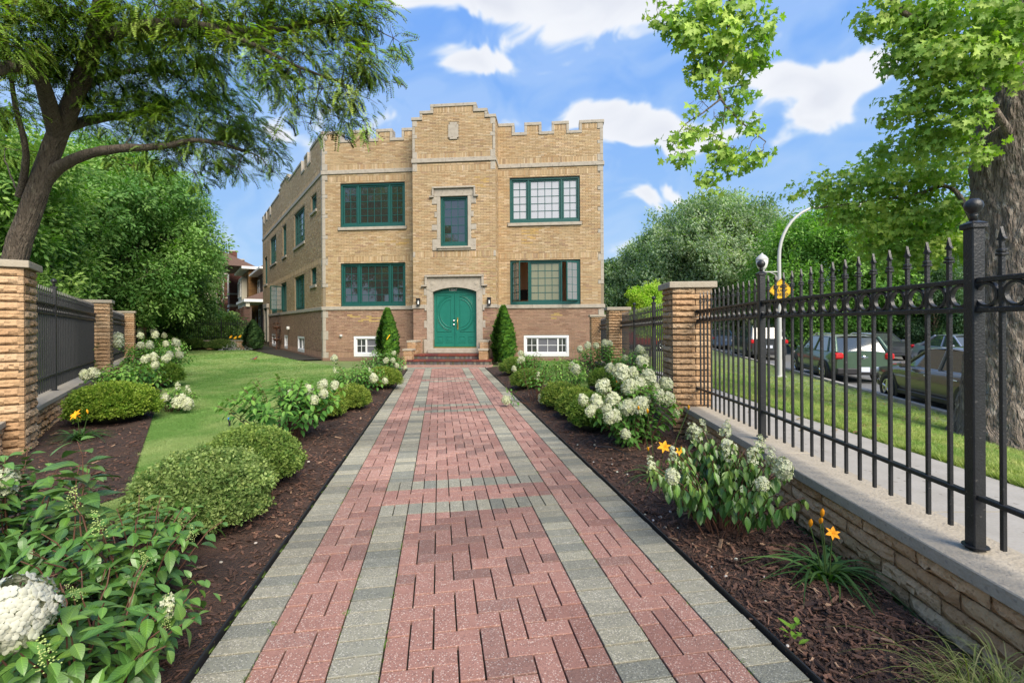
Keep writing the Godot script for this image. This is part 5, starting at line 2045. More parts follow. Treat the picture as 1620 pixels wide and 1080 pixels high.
func toned(src: MB, c: Color) -> ArrayMesh:
	var b := MB.new()
	b.colored = true
	b.add(src)
	for k in b.c.size():
		b.c[k] = Color(b.c[k].r * c.r, b.c[k].g * c.g, b.c[k].b * c.b)
	return b.mesh()

func cluster(n: int, R: float, L: float, W: float, segs := 2, flat := 0.0) -> ArrayMesh:     # a handful of leaves round a twig end
	var b := MB.new()
	b.colored = true
	for k in n:
		var d := rdir()
		d.y = d.y * (1.0 - flat)
		var lf := leaf_mb(L * rf(0.75, 1.15), W * rf(0.8, 1.1), segs, 0.25, 0.25)
		var o := MB.new()
		o.add(lf, Transform3D(look(d + Vector3(0, 0.15, 0), rdir() + Vector3(0, 1.2, 0)), d * R * rf(0.1, 1.0)))
		var q := rf(0.78, 1.18)
		for e in o.c.size():
			o.c[e] = Color(o.c[e].r * q, o.c[e].g * q, o.c[e].b * q)
		b.add(o)
	return b.mesh()

func frond_mesh() -> ArrayMesh:       # three feathery leaves of a honey locust, hanging along +X
	if SH.has("frond"):
		return SH.frond
	var b := MB.new()
	b.colored = true
	for f in 4:
		var yaw := [-0.7, 0.1, 0.8, -0.2][f] as float
		var L := rf(0.15, 0.22)
		var o := MB.new()
		o.colored = true
		var n := 9
		for k in n:
			var t := (k + 1.0) / n
			var c := Vector3(t * L, -0.30 * L * t * t, 0)
			for z: float in [1.0, -1.0]:
				var l := 0.042 * (1.0 - 0.4 * absf(t - 0.5)) * rf(0.85, 1.1)
				var d := Vector3(0.45, rf(-0.35, 0.1), z).normalized() * l
				var w := Vector3(0.0085, 0, 0)
				var q := rf(0.8, 1.2)
				o.col = Color(q, q, q)
				var nn := Vector3(rf(-0.3, 0.3), 1, rf(-0.3, 0.3)).normalized()
				var i0 := o.vert(c, nn)
				var i1 := o.vert(c + d * 0.5 - w, nn)
				var i2 := o.vert(c + d, nn)
				var i3 := o.vert(c + d * 0.5 + w, nn)
				o.face(i0, i1, i2)
				o.face(i0, i2, i3)
		b.add(o, Transform3D(Basis(Vector3.UP, yaw) * Basis(Vector3.FORWARD, rf(-0.3, 0.5)), Vector3(rf(-0.04, 0.04), rf(-0.05, 0.05), rf(-0.05, 0.05))))
	SH.frond = b.mesh()
	return SH.frond

func maple_leaf(L: float) -> MB:
	var b := MB.new()
	b.colored = true
	var o := [[0.0, 0.0], [0.10, 0.16], [0.0, 0.46], [0.26, 0.30], [0.34, 0.54], [0.52, 0.56], [0.52, 0.30], [0.60, 0.17], [0.78, 0.24], [0.80, 0.10], [1.0, 0.0]]
	for z: float in [1.0, -1.0]:
		var nn := Vector3(0, 1, -z * 0.2).normalized()
		b.col = Color(1.1, 1.1, 1.05)
		var c := b.vert(Vector3(0.42 * L, 0, 0), nn)
		var ids := []
		b.col = Color(0.93, 0.93, 0.93)
		for p: Array in o:
			ids.append(b.vert(Vector3(p[0] * L, absf(p[1]) * L * 0.22 - p[0] * p[0] * L * 0.25, z * p[1] * L), nn))
		for k in ids.size() - 1:
			if z > 0:
				b.face(c, ids[k], ids[k + 1])
			else:
				b.face(c, ids[k + 1], ids[k])
	return b

func maple_cluster(n: int, L: float, R: float) -> ArrayMesh:
	var b := MB.new()
	b.colored = true
	for k in n:
		var d := rdir()
		var o := MB.new()
		o.add(maple_leaf(L * rf(0.7, 1.15)), Transform3D(look(Vector3(d.x, -0.5 + d.y * 0.5, d.z), rdir() + Vector3(0, 1.3, 0)), d * R * rf(0.2, 1.0)))
		var q := rf(0.75, 1.2)
		for e in o.c.size():
			o.c[e] = Color(o.c[e].r * q, o.c[e].g * q, o.c[e].b * q)
		b.add(o)
	return b.mesh()

func big_head() -> ArrayMesh:      # the bloom close to the camera, each floret of four rounded petals
	var b := MB.new()
	b.colored = true
	var lump := noise(950, 1.5, 2)
	for k in 250:
		var t := (k + 0.5) / 250
		var a := k * 2.39996
		var r := 0.5 * pow(sin(PI * (0.10 + 0.84 * t)), 0.7) * (1.0 + 0.25 * lump.get_noise_3d(cos(a) * 1.3, t * 2, sin(a) * 1.3))
		var p := Vector3(cos(a) * r, t - 0.1, sin(a) * r) * rf(0.93, 1.05)
		var out := (Vector3(cos(a), t * 1.2 - 0.35, sin(a)) + rdir() * 0.35).normalized()
		var bs := look(out, rdir())
		var c := Color(0.56, 0.56, 0.46).lerp(Color(0.46, 0.52, 0.22), clampf((0.35 - t) * 2.0 + rf(-0.2, 0.3), 0, 1))
		var s2 := rf(0.075, 0.10)
		for q in 4:
			var ang := q * PI / 2
			var u := bs.y * cos(ang) + bs.z * sin(ang)
			var w := bs.y * -sin(ang) + bs.z * cos(ang)
			b.col = c * rf(0.9, 1.06)
			var m := b.vert(p + u * s2 * 0.55 + out * 0.012, out)
			var ids := []
			for e in 8:
				var g := TAU * e / 8
				var lo := out * (0.014 * cos(g * 2.0) + 0.006)
				ids.append(b.vert(p + u * s2 * (0.55 + 0.5 * cos(g)) + w * s2 * 0.5 * sin(g) + lo, (out + (u * cos(g) + w * sin(g)) * 0.35).normalized()))
			for e in 8:
				b.face(m, ids[e], ids[(e + 1) % 8])
	return b.mesh()

func head_mesh(kind: int) -> ArrayMesh:     # hydrangea heads: 0 full cones of florets (three of them), 1 a loose one, 2 greenish buds
	var pick := rng.randi() % 3
	if kind == 3:
		return big_head()
	var key := "head%d_%d" % [kind, pick]
	if SH.has(key):
		return SH[key]
	var b := MB.new()
	b.colored = true
	var lump := noise(900 + pick * 7 + kind, 1.5, 2)
	var n := [125, 58, 60][kind] as int
	var tall := [0.95, 1.15, 1.08][pick] as float
	for k in n:
		var t := (k + 0.5) / n
		var a := k * 2.39996
		var r := [0.48 * pow(sin(PI * (0.14 + 0.80 * t)), 0.75), 0.42 * (1.0 - t * 0.7), 0.34 * (1.0 - t * 0.8)][kind] as float
		var y := t * ([1.0, 1.15, 1.2][kind] as float) * tall
		var swell := 1.0 + 0.42 * lump.get_noise_3d(cos(a) * 1.3, y * 2.0, sin(a) * 1.3)
		var p := Vector3(cos(a) * r * swell, y - 0.1, sin(a) * r * swell) * (rf(0.9, 1.08) if kind == 0 else rf(0.75, 1.2))
		var out := (Vector3(cos(a), 0.15 + t * 0.9 - 0.3, sin(a)) + rdir() * 0.45).normalized()
		if kind == 2 or (kind == 1 and rng.randf() < 0.4):
			b.col = Color(0.42, 0.52, 0.17) * rf(0.8, 1.2)
			var s := rf(0.028, 0.05)
			var e := [Vector3.RIGHT, Vector3.UP, Vector3.LEFT, Vector3.DOWN]
			for q in 4:
				b.tri(p + e[q] * s, p + e[(q + 1) % 4] * s, p + Vector3(0, 0, s))
				b.tri(p + e[(q + 1) % 4] * s, p + e[q] * s, p - Vector3(0, 0, s))
			continue
		var c := Color(0.50, 0.53, 0.32).lerp(Color(0.40, 0.50, 0.17), clampf(rf(-0.5, 0.8) + (0.3 - t) * 1.3, 0, 1))
		c = c.lerp(Color(0.58, 0.58, 0.47), rf(0, 0.65))
		var bs := look(out, rdir())
		var s2 := rf(0.13, 0.19)
		for q in 4:
			var ang := q * PI / 2 + 0.4
			var u := bs.y * cos(ang) + bs.z * sin(ang)
			var w := bs.y * -sin(ang) + bs.z * cos(ang)
			b.col = c * rf(0.84, 1.08)
			var cup := out * rf(0.01, 0.05)
			b.quad(p, p + u * s2 * 0.55 + w * s2 * 0.40 + out * 0.02, p + u * s2 + cup, p + u * s2 * 0.55 - w * s2 * 0.40 + out * 0.02)
	SH[key] = b.mesh()
	return SH[key]

func hydrangea(label: String, group: String, pos: Vector3, R: float, H: float, stems: int, leaf: float, singly: bool, heads: Array, o := {}) -> Node3D:
	# heads: [offset from the base, size, kind]; o: wilt, tone, tone2, low (how far down the leaves go), gap between the pairs
	var t := thing("hydrangea", label, "hydrangea", group, pos)
	var wilt: float = o.get("wilt", 0.0)
	var ta: Color = o.get("tone", Color(0.055, 0.15, 0.03))
	var tb: Color = o.get("tone2", Color(0.16, 0.30, 0.05))
	var low: float = o.get("low", 0.35)
	ta = Color(ta.r * 1.9, ta.g * 1.75, ta.b * 1.8)
	tb = Color(tb.r * 1.5, tb.g * 1.4, tb.b * 1.5)
	var gap: float = o.get("gap", leaf * 0.62)
	var st := MB.new()
	var xf := []
	var cs := []
	var tips := []
	for k in stems:
		var a := rf(0, TAU)
		var rr := R * sqrt(rng.randf())
		tips.append(Vector3(cos(a) * rr, H * (1.0 - 0.38 * rr * rr / (R * R)) * rf(0.8, 1.04), sin(a) * rr))
	for h: Array in heads:
		tips.append(h[0])
	for k in tips.size():
		var tip: Vector3 = tips[k]
		var base := Vector3(tip.x, 0, tip.z) * 0.22 + Vector3(rf(-0.04, 0.04), 0, rf(-0.04, 0.04))
		var path := []
		var rad := []
		for e in 6:
			var f := e / 5.0
			var p := base.lerp(tip, f)
			p.y = tip.y * (1.0 - pow(1.0 - f, 1.35))
			path.append(p + Vector3(rf(-1, 1), 0, rf(-1, 1)) * 0.012 * (1 if e > 0 and e < 5 else 0))
			rad.append(lerpf(0.0055, 0.0022, f))
		st.tube(path, rad, 4, false)
		var len_ := (tip - base).length()
		var n := int(len_ * (1.0 - low) / gap)
		var turn := rf(0, PI)
		for j in n + 1:
			var f := 1.0 - j * gap / len_
			var ip := clampf(f * 5.0, 0.0, 4.999)
			var p: Vector3 = (path[int(ip)] as Vector3).lerp(path[int(ip) + 1], ip - int(ip))
			var ax: Vector3 = ((path[int(ip) + 1] as Vector3) - (path[int(ip)] as Vector3)).normalized()
			turn += PI / 2 + rf(-0.25, 0.25)
			for s in 2:
				var side := look(ax, Vector3(0.3, 0.1, 1.0)).z.rotated(ax, turn + PI * s)
				var d := (side + ax * rf(0.05, 0.45) + Vector3(0, -0.12, 0)).normalized()
				if wilt > 0.0:
					d = d.lerp(Vector3(d.x * 0.25, -1.0, d.z * 0.25), wilt * rf(0.75, 1.0)).normalized()
				var size := rf(0.75, 1.1) * (1.0 if j > 0 else 0.62) * (1.0 if j != 1 else 0.85)
				var up := Vector3.UP if wilt == 0.0 else Vector3(side.x, 0.4, side.z)
				xf.append(Transform3D(look(d, up + rdir() * 0.25).scaled_local(Vector3.ONE * size), p + d * 0.015))
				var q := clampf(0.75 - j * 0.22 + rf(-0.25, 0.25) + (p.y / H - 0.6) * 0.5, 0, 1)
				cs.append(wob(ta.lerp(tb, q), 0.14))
	part(t, "stems", st.mesh(), M.twig)
	var droop := 0.22 if wilt == 0.0 else 0.1
	if singly:
		var src := [leaf_mb(leaf, leaf * 0.5, 7, 0.32, droop), leaf_mb(leaf * 1.05, leaf * 0.46, 7, 0.2, droop + 0.15), leaf_mb(leaf * 0.9, leaf * 0.52, 7, 0.45, droop * 0.6)]
		var made := {}
		var order := range(xf.size())
		order.sort_custom(func(a: int, b: int) -> bool: return (pos + xf[a].origin).distance_squared_to(Vector3(0, EYE, 0)) < (pos + xf[b].origin).distance_squared_to(Vector3(0, EYE, 0)))
		var xs := []
		var cc := []
		for k in order.size():
			var id: int = order[k]
			if k < 290:
				var c: Color = cs[id]
				var key := "%d_%.2f_%.2f" % [id % 3, snappedf(c.r, 0.02), snappedf(c.g, 0.03)]
				if not made.has(key):
					made[key] = toned(src[id % 3], Color(snappedf(c.r, 0.02) + 0.005, snappedf(c.g, 0.03) + 0.005, snappedf(c.b, 0.01)))
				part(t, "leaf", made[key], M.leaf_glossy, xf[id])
			else:
				xs.append(xf[id])
				cc.append(cs[id])
		if xs.size():
			scatter(t, "foliage", src[0].mesh(), M.leaf_glossy, xs, cc)
	else:
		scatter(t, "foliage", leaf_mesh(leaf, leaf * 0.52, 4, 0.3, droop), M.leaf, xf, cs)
	for h: Array in heads:
		var s: float = h[1]
		part(t, "flower_head", head_mesh(h[2]), M.petal, Transform3D(Basis(Vector3(rf(-1, 1), 0, rf(-1, 1)).normalized(), rf(0.1, 0.6)) * Basis(Vector3.UP, rf(0, TAU)) * Basis.from_scale(Vector3.ONE * s), h[0] - Vector3(0, s * 0.25, 0)))
	return t

func boxwood(label: String, group: String, pos: Vector3, rx: float, h: float, n: int, o := {}) -> Node3D:
	var t := thing("boxwood_shrub", label, "shrub", group, pos)
	var ta: Color = o.get("tone", Color(0.075, 0.14, 0.03))
	ta = Color(ta.r * 1.05, ta.g * 1.15, ta.b * 0.9)
	var tb: Color = o.get("tone2", Color(0.36, 0.42, 0.10))
	var lumpy := noise(500 + int(pos.x * 100), 1.0, 2)
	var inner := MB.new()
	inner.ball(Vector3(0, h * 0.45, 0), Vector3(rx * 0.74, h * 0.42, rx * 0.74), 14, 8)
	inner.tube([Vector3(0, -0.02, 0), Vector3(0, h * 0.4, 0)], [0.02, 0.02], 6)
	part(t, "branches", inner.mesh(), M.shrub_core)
	var xf := []
	var cs := []
	var sz: float = o.get("size", 1.0)
	for k in n:
		var d := rdir()
		d.y = absf(d.y) * 1.2 - 0.35
		d = d.normalized()
		var lump := 1.0 + 0.16 * lumpy.get_noise_3d(d.x * 2.6, d.y * 2.6, d.z * 2.6) + 0.10 * lumpy.get_noise_3d(d.x * 7, d.y * 7, d.z * 7)
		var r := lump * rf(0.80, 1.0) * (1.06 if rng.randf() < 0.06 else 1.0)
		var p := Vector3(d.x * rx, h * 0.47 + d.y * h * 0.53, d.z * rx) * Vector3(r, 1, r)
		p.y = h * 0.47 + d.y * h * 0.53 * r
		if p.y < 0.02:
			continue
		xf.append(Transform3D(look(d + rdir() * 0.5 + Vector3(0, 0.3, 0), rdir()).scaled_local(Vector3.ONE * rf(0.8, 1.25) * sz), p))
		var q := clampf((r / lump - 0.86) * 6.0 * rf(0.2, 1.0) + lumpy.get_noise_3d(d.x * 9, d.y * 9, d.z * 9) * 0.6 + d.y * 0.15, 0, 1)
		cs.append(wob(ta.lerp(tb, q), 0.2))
	if not SH.has("box_leaf"):
		SH.box_leaf = cluster(8, 0.019, 0.025, 0.014, 2)
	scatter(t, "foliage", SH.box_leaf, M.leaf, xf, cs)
	return t

func arborvitae(label: String, group: String, pos: Vector3, R: float, H: float, n: int, tone: Color, tone2: Color) -> Node3D:
	var t := thing("arborvitae", label, "evergreen", group, pos)
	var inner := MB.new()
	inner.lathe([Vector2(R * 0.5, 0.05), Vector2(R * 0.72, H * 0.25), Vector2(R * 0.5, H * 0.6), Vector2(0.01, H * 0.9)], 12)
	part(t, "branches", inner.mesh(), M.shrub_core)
	if not SH.has("spray"):
		var b := MB.new()
		b.colored = true
		for k in 9:
			var a := (k - 4) * 0.24 + rf(-0.08, 0.08)
			var L := rf(0.07, 0.13)
			var d := Vector3(cos(a), sin(a), rf(-0.25, 0.25)).normalized()
			var w := Vector3(0, 0, 0.008)
			b.col = Color(0.8, 0.8, 0.8)
			var nn := Vector3(rf(-0.4, 0.4), rf(0, 0.6), 1).normalized()
			var i0 := b.vert(Vector3.ZERO, nn)
			var i1 := b.vert(d * L * 0.6 - w + Vector3(-d.y, d.x, 0) * 0.009, nn)
			b.col = Color(1.15, 1.15, 1.0)
			var i2 := b.vert(d * L, nn)
			b.col = Color(0.9, 0.9, 0.9)
			var i3 := b.vert(d * L * 0.6 + w - Vector3(-d.y, d.x, 0) * 0.009, nn)
			b.face(i0, i3, i2)
			b.face(i0, i2, i1)
		SH.spray = b.mesh()
	var xf := []
	var cs := []
	var lump := noise(600 + int(pos.x * 10), 1.2, 2)
	for k in n:
		var f := pow(rng.randf(), 0.8)
		var a := rf(0, TAU)
		var r := R * (sin(PI * (0.22 + 0.78 * f)) * 0.9 + 0.12 * (1.0 - f)) * (1.0 + 0.30 * lump.get_noise_3d(cos(a) * 2.2, f * 6, sin(a) * 2.2)) * rf(0.8, 1.05)
		var p := Vector3(cos(a) * r, 0.04 + f * H, sin(a) * r)
		xf.append(Transform3D(look(Vector3(cos(a) * 0.55, 1.0, sin(a) * 0.55) + rdir() * 0.35, Vector3(-sin(a), 0.2, cos(a))).scaled_local(Vector3.ONE * rf(0.7, 1.2)), p))
		cs.append(wob(tone.lerp(tone2, clampf(rf(0, 1) * 0.8 + lump.get_noise_3d(cos(a) * 5, f * 14, sin(a) * 5), 0, 1)), 0.2))
	scatter(t, "foliage", SH.spray, M.needle, xf, cs)
	return t

func strap(L: float, w: float, rise: float, fall: float) -> MB:      # one arching blade along +X
	var b := MB.new()
	b.colored = true
	var prev: Array = []
	for k in 9:
		var t := k / 8.0
		var p := Vector3(L * (t * 0.35 + t * t * 0.6) * fall + 0.002, rise * L * (t - t * t * (0.55 + 0.4 * fall)), 0)
		var ww := w * 0.5 * (1.0 - pow(t, 2.5))
		var nn := Vector3(-0.5, 1, 0).normalized()
		b.col = Color(0.85, 0.85, 0.85).lerp(Color(1.1, 1.1, 1.0), t)
		var q := [b.vert(p + Vector3(0, ww * 0.3, ww), nn), b.vert(p, nn), b.vert(p + Vector3(0, ww * 0.3, -ww), nn)]
		if prev.size():
			b.face(prev[0], q[0], q[1])
			b.face(prev[0], q[1], prev[1])
			b.face(prev[1], q[1], q[2])
			b.face(prev[1], q[2], prev[2])
		prev = q
	return b

func lily_mesh(c: Color) -> ArrayMesh:
	var b := MB.new()
	b.colored = true
	for k in 6:
		var a := k * TAU / 6
		var o := leaf_mb(0.052, 0.036 if k % 2 else 0.025, 5, 0.3, 0.6)
		for e in o.c.size():
			o.c[e] = Color(o.c[e].r * c.r, o.c[e].g * c.g, o.c[e].b * c.b)
		b.add(o, Transform3D(Basis(Vector3.UP, a) * Basis(Vector3(0, 0, 1), 0.75), Vector3(0, 0.01, 0)))
	b.col = Color(c.r * 0.8, c.g * 0.75, c.b)
	b.tube([Vector3(0, -0.03, 0), Vector3(0, 0.015, 0)], [0.004, 0.009], 6)
	return b.mesh()

func daylily(label: String, pos: Vector3, n: int, L: float, flowers: Array, c: Color, singly: bool) -> Node3D:
	var t := thing("daylily", label, "daylily", "", pos)
	var tones := [Color(0.055, 0.13, 0.045), Color(0.085, 0.18, 0.06), Color(0.12, 0.23, 0.07)]
	var kinds := []
	for k in 9:
		kinds.append(toned(strap(L * rf(0.75, 1.1), 0.018, rf(0.75, 1.05), rf(0.45, 1.0)), tones[k % 3]))
	var all := MB.new()
	for k in n:
		var x := Transform3D(Basis(Vector3.UP, k * 2.4 + rf(-0.3, 0.3)) * Basis(Vector3.RIGHT, rf(-0.25, 0.25)), Vector3(rf(-0.05, 0.05), 0, rf(-0.05, 0.05)))
		if singly:
			part(t, "leaf", kinds[k % 9], M.leaf, x)
		else:
			all.colored = true
			var q := strap(L * rf(0.75, 1.1), 0.018, rf(0.75, 1.05), rf(0.45, 1.0))
			var tn: Color = tones[k % 3]
			for e in q.c.size():
				q.c[e] = Color(q.c[e].r * tn.r, q.c[e].g * tn.g, q.c[e].b * tn.b)
			all.add(q, x)
	if not singly:
		part(t, "foliage", all.mesh(), M.leaf, Transform3D.IDENTITY, "stuff")
	for f: Array in flowers:          # [offset, size, bud]
		var p: Vector3 = f[0]
		var s := MB.new()
		s.colored = true
		s.col = Color(0.12, 0.2, 0.06)
		s.tube([Vector3(p.x * 0.2, 0, p.z * 0.2), Vector3(p.x * 0.6, p.y * 0.6, p.z * 0.6), p], [0.004, 0.003, 0.0025], 5)
		part(t, "stalk", s.mesh(), M.leaf)
		if f[2]:
			var bd := MB.new()
			bd.colored = true
			bd.col = c * 0.9
			bd.lathe([Vector2(0.003, 0), Vector2(0.010, 0.02), Vector2(0.009, 0.04), Vector2(0.0, 0.056)], 7)
			part(t, "bud", bd.mesh(), M.petal, Transform3D(Basis(Vector3(1, 0, 0.4).normalized(), rf(0.2, 0.7)), p))
		else:
			part(t, "flower", lily_mesh(c), M.petal, Transform3D(Basis(Vector3(1, 0, 0.3).normalized(), 0.9) * Basis.from_scale(Vector3.ONE * f[1]), p))
	return t

func near_plants() -> void:
	# ---- left of the path, from the camera on
	var dk := Color(0.05, 0.13, 0.028)
	var hp := Vector3(-1.50, 0, -1.60)
	var nh := []
	for q: Array in [[18, 978, 1.40, 0.19, 3], [74, 1043, 1.36, 0.075, 2], [126, 938, 1.58, 0.05, 2], [262, 965, 1.62, 0.06, 1], [262, 990, 1.58, 0.045, 2], [233, 886, 1.85, 0.05, 2]]:
		nh.append([at(q[0], q[1], q[2]) - hp, q[3], q[4]])
	hydrangea("large dark green hydrangea closest to the camera with one big white bloom", "", hp, 0.44, 0.46, 38, 0.088, true, nh, {"tone": dk, "tone2": Color(0.10, 0.21, 0.035), "low": 0.05, "gap": 0.055})
	hp = Vector3(-1.78, 0, -2.15)
	nh = []
	for q: Array in [[113, 794, 2.05, 0.085, 2], [158, 838, 1.95, 0.085, 2], [300, 850, 2.1, 0.05, 2], [285, 830, 2.2, 0.045, 2]]:
		nh.append([at(q[0], q[1], q[2]) - hp, q[3], q[4]])
	hydrangea("leafy green hydrangea without white blooms beside the foremost boxwood", "", hp, 0.44, 0.54, 36, 0.085, true, nh, {"tone": dk, "tone2": Color(0.10, 0.22, 0.035), "low": 0.05, "gap": 0.055})
	hydrangea("tall single stemmed plant with large paired leaves before the lawn pier", "", Vector3(-2.36, 0, -2.5), 0.06, 0.82, 3, 0.17, true, [], {"tone": Color(0.05, 0.11, 0.03), "tone2": Color(0.085, 0.17, 0.04), "low": 0.15, "gap": 0.10})
	hydrangea("leafy shrub at the very edge of the frame before the lawn pier", "", Vector3(-2.75, 0, -2.55), 0.5, 0.66, 30, 0.10, true, [[at(2, 770, 2.45) - Vector3(-2.75, 0, -2.55), 0.12, 0]], {"tone": dk, "tone2": Color(0.11, 0.23, 0.04), "low": 0.05, "gap": 0.06})
	var bx := "boxwood shrubs left of the path"
	boxwood("round variegated boxwood closest to the camera, left of the path", bx, Vector3(-2.02, 0, -3.02), 0.40, 0.52, 7000, {"tone": Color(0.085, 0.15, 0.045), "tone2": Color(0.40, 0.50, 0.17)})
	boxwood("second round boxwood from the camera left of the path, carrying a green tag", bx, Vector3(-2.12, 0, -3.75), 0.37, 0.52, 5500, {"tone": Color(0.08, 0.15, 0.035), "tone2": Color(0.36, 0.47, 0.12)})
	var tg := MB.new()
	tg.cbox(Vector3(-2.42, 0.40, -3.62), Vector3(0.012, 0.05, 0.004), 0.001, Basis(Vector3.FORWARD, 1.0))
	tag(part(self, "plant_tag", tg.mesh(), M.tag_green), "bright green plastic plant tag stuck in the second boxwood", "plant tag")
	var hb := "hydrangeas left of the path"
	hydrangea("wide bushy hydrangea on red stems, left of the path at the lawn", hb, Vector3(-2.62, 0, -5.35), 0.72, 0.80, 62, 0.10, false,
		[[Vector3(0.45, 0.66, 0.1), 0.10, 0], [Vector3(0.36, 0.62, 0.2), 0.10, 0], [Vector3(0.52, 0.58, 0.2), 0.09, 0], [Vector3(0.56, 0.64, 0.0), 0.09, 0], [Vector3(0.46, 0.52, 0.3), 0.09, 0], [Vector3(0.2, 0.6, 0.3), 0.06, 1], [Vector3(0.1, 0.62, 0.2), 0.06, 1], [Vector3(0.66, 0.62, -0.1), 0.08, 2]], {"tone": Color(0.05, 0.145, 0.03), "tone2": Color(0.17, 0.33, 0.055), "low": 0.38})
	boxwood("small light green boxwood between two hydrangeas left of the path", bx, Vector3(-2.52, 0, -7.2), 0.30, 0.42, 2600, {"tone": Color(0.10, 0.17, 0.03), "tone2": Color(0.40, 0.46, 0.09)})
	boxwood("small light green boxwood just before its twin left of the path", bx, Vector3(-2.66, 0, -6.55), 0.30, 0.40, 2600, {"tone": Color(0.10, 0.17, 0.03), "tone2": Color(0.40, 0.46, 0.09)})
	hydrangea("hydrangea with a round white bloom low at its side, left of the path", hb, Vector3(-2.85, 0, -8.7), 0.55, 0.62, 40, 0.085, false,
		[[Vector3(-0.45, 0.72, 0.1), 0.12, 0], [Vector3(-0.35, 0.5, 0.3), 0.09, 1], [Vector3(0.36, 0.36, 0.35), 0.14, 0], [Vector3(0.5, 0.30, 0.1), 0.1, 0], [Vector3(0.25, 0.5, 0.2), 0.08, 1]], {"tone2": Color(0.18, 0.34, 0.06)})
	boxwood("yellow green boxwood before the last hydrangea left of the path", bx, Vector3(-2.72, 0, -9.7), 0.42, 0.46, 2200, {"tone": Color(0.12, 0.19, 0.03), "tone2": Color(0.42, 0.48, 0.09)})
	hydrangea("hydrangea nearest the steps, left of the path, with several white blooms", hb, Vector3(-3.12, 0, -11.2), 0.62, 0.78, 46, 0.085, false,
		[[Vector3(0.18, 0.5, 0.4), 0.13, 0], [Vector3(0.35, 0.5, 0.38), 0.11, 0], [Vector3(0.42, 0.38, 0.3), 0.11, 0], [Vector3(0.55, 0.32, 0.2), 0.1, 0], [Vector3(0.3, 0.66, 0.2), 0.09, 0]], {"tone": Color(0.06, 0.16, 0.035), "tone2": Color(0.22, 0.38, 0.09)})
	arborvitae("bright green cone shaped arborvitae with yellow ribbon, left of the steps", "arborvitae beside the steps", Vector3(-4.35, 0, -16.2), 0.34, 1.82, 2600, Color(0.035, 0.12, 0.015), Color(0.14, 0.31, 0.03))
	arborvitae("bright green cone shaped arborvitae right of the steps", "arborvitae beside the steps", Vector3(-0.29, 0, -15.6), 0.36, 1.86, 2800, Color(0.035, 0.12, 0.015), Color(0.14, 0.31, 0.03))
	var rb := MB.new()
	rb.cbox(Vector3(-4.22, 0.92, -15.82), Vector3(0.03, 0.20, 0.008), 0.002, Basis(Vector3.FORWARD, 0.6))
	tag(part(self, "ribbon", rb.mesh(), M.sign_yellow), "yellow ribbon tied to the arborvitae left of the steps", "ribbon")
	# ---- right of the path
	var br := "boxwood shrubs right of the path"
	boxwood("boxwood nearest the steps right of the path", br, Vector3(0.10, 0, -11.9), 0.42, 0.50, 2400, {"tone": Color(0.08, 0.16, 0.03), "tone2": Color(0.34, 0.42, 0.09)})
	hydrangea("hydrangea behind the first boxwood right of the path, near the steps", "hydrangeas right of the path", Vector3(0.55, 0, -11.0), 0.5, 0.72, 30, 0.08, false, [[Vector3(-0.35, 0.66, 0.2), 0.12, 0], [Vector3(-0.3, 0.52, 0.4), 0.12, 0], [Vector3(-0.5, 0.30, 0.4), 0.11, 0]], {"tone2": Color(0.18, 0.34, 0.06)})
	boxwood("boxwood beside a leaning hydrangea stem right of the path", br, Vector3(0.30, 0, -9.4), 0.33, 0.44, 2400, {"tone": Color(0.08, 0.15, 0.03), "tone2": Color(0.34, 0.42, 0.09)})
	hydrangea("bare stemmed leaning hydrangea right of the path with low white blooms", "hydrangeas right of the path", Vector3(0.42, 0, -7.9), 0.34, 0.66, 14, 0.085, false, [[Vector3(-0.30, 0.72, 0.0), 0.10, 1], [Vector3(-0.52, 0.10, 0.35), 0.13, 0], [Vector3(0.0, 0.46, 0.2), 0.10, 1], [Vector3(0.08, 0.12, 0.4), 0.14, 0], [Vector3(-0.5, 0.25, 0.2), 0.07, 2]], {"low": 0.55, "tone2": Color(0.14, 0.28, 0.05)})
	hydrangea("light green hydrangea behind the boxwoods right of the path", "hydrangeas right of the path", Vector3(0.98, 0, -8.6), 0.5, 0.74, 36, 0.08, false, [[Vector3(0.15, 0.5, 0.35), 0.15, 0], [Vector3(-0.1, 0.7, 0.1), 0.08, 2]], {"tone": Color(0.08, 0.18, 0.035), "tone2": Color(0.25, 0.42, 0.08)})
	boxwood("middle boxwood of three right of the path, yellow green", br, Vector3(0.74, 0, -7.15), 0.30, 0.44, 2800, {"tone": Color(0.07, 0.15, 0.03), "tone2": Color(0.38, 0.44, 0.09)})
	boxwood("boxwood right of the path before the yellow green one", br, Vector3(0.92, 0, -6.45), 0.30, 0.46, 3000, {"tone": Color(0.07, 0.15, 0.03), "tone2": Color(0.38, 0.44, 0.09)})
	boxwood("foremost boxwood right of the path beside the large white hydrangea", br, Vector3(1.00, 0, -5.75), 0.31, 0.48, 3200, {"tone": Color(0.065, 0.15, 0.025), "tone2": Color(0.30, 0.40, 0.08)})
	var hd := []
	for q: Array in [[950, 612, 5.0, .15], [968, 635, 4.9, .15], [985, 595, 5.1, .16], [995, 615, 5.0, .16], [1010, 612, 5.1, .16], [1000, 592, 5.3, .13], [1030, 600, 5.2, .15], [975, 588, 5.4, .13], [945, 640, 4.8, .13], [962, 648, 4.7, .10], [1008, 643, 4.7, .17], [988, 645, 4.7, .14], [1040, 630, 5.0, .15], [1060, 632, 5.1, .14], [1055, 608, 5.3, .14], [1022, 632, 5.0, .11], [975, 660, 4.6, .10], [962, 662, 4.6, .11], [925, 635, 4.8, .10], [932, 652, 4.7, .10], [990, 688, 4.5, .09], [1070, 655, 5.2, .09], [1020, 575, 5.4, .12], [1035, 618, 5.3, .13]]:
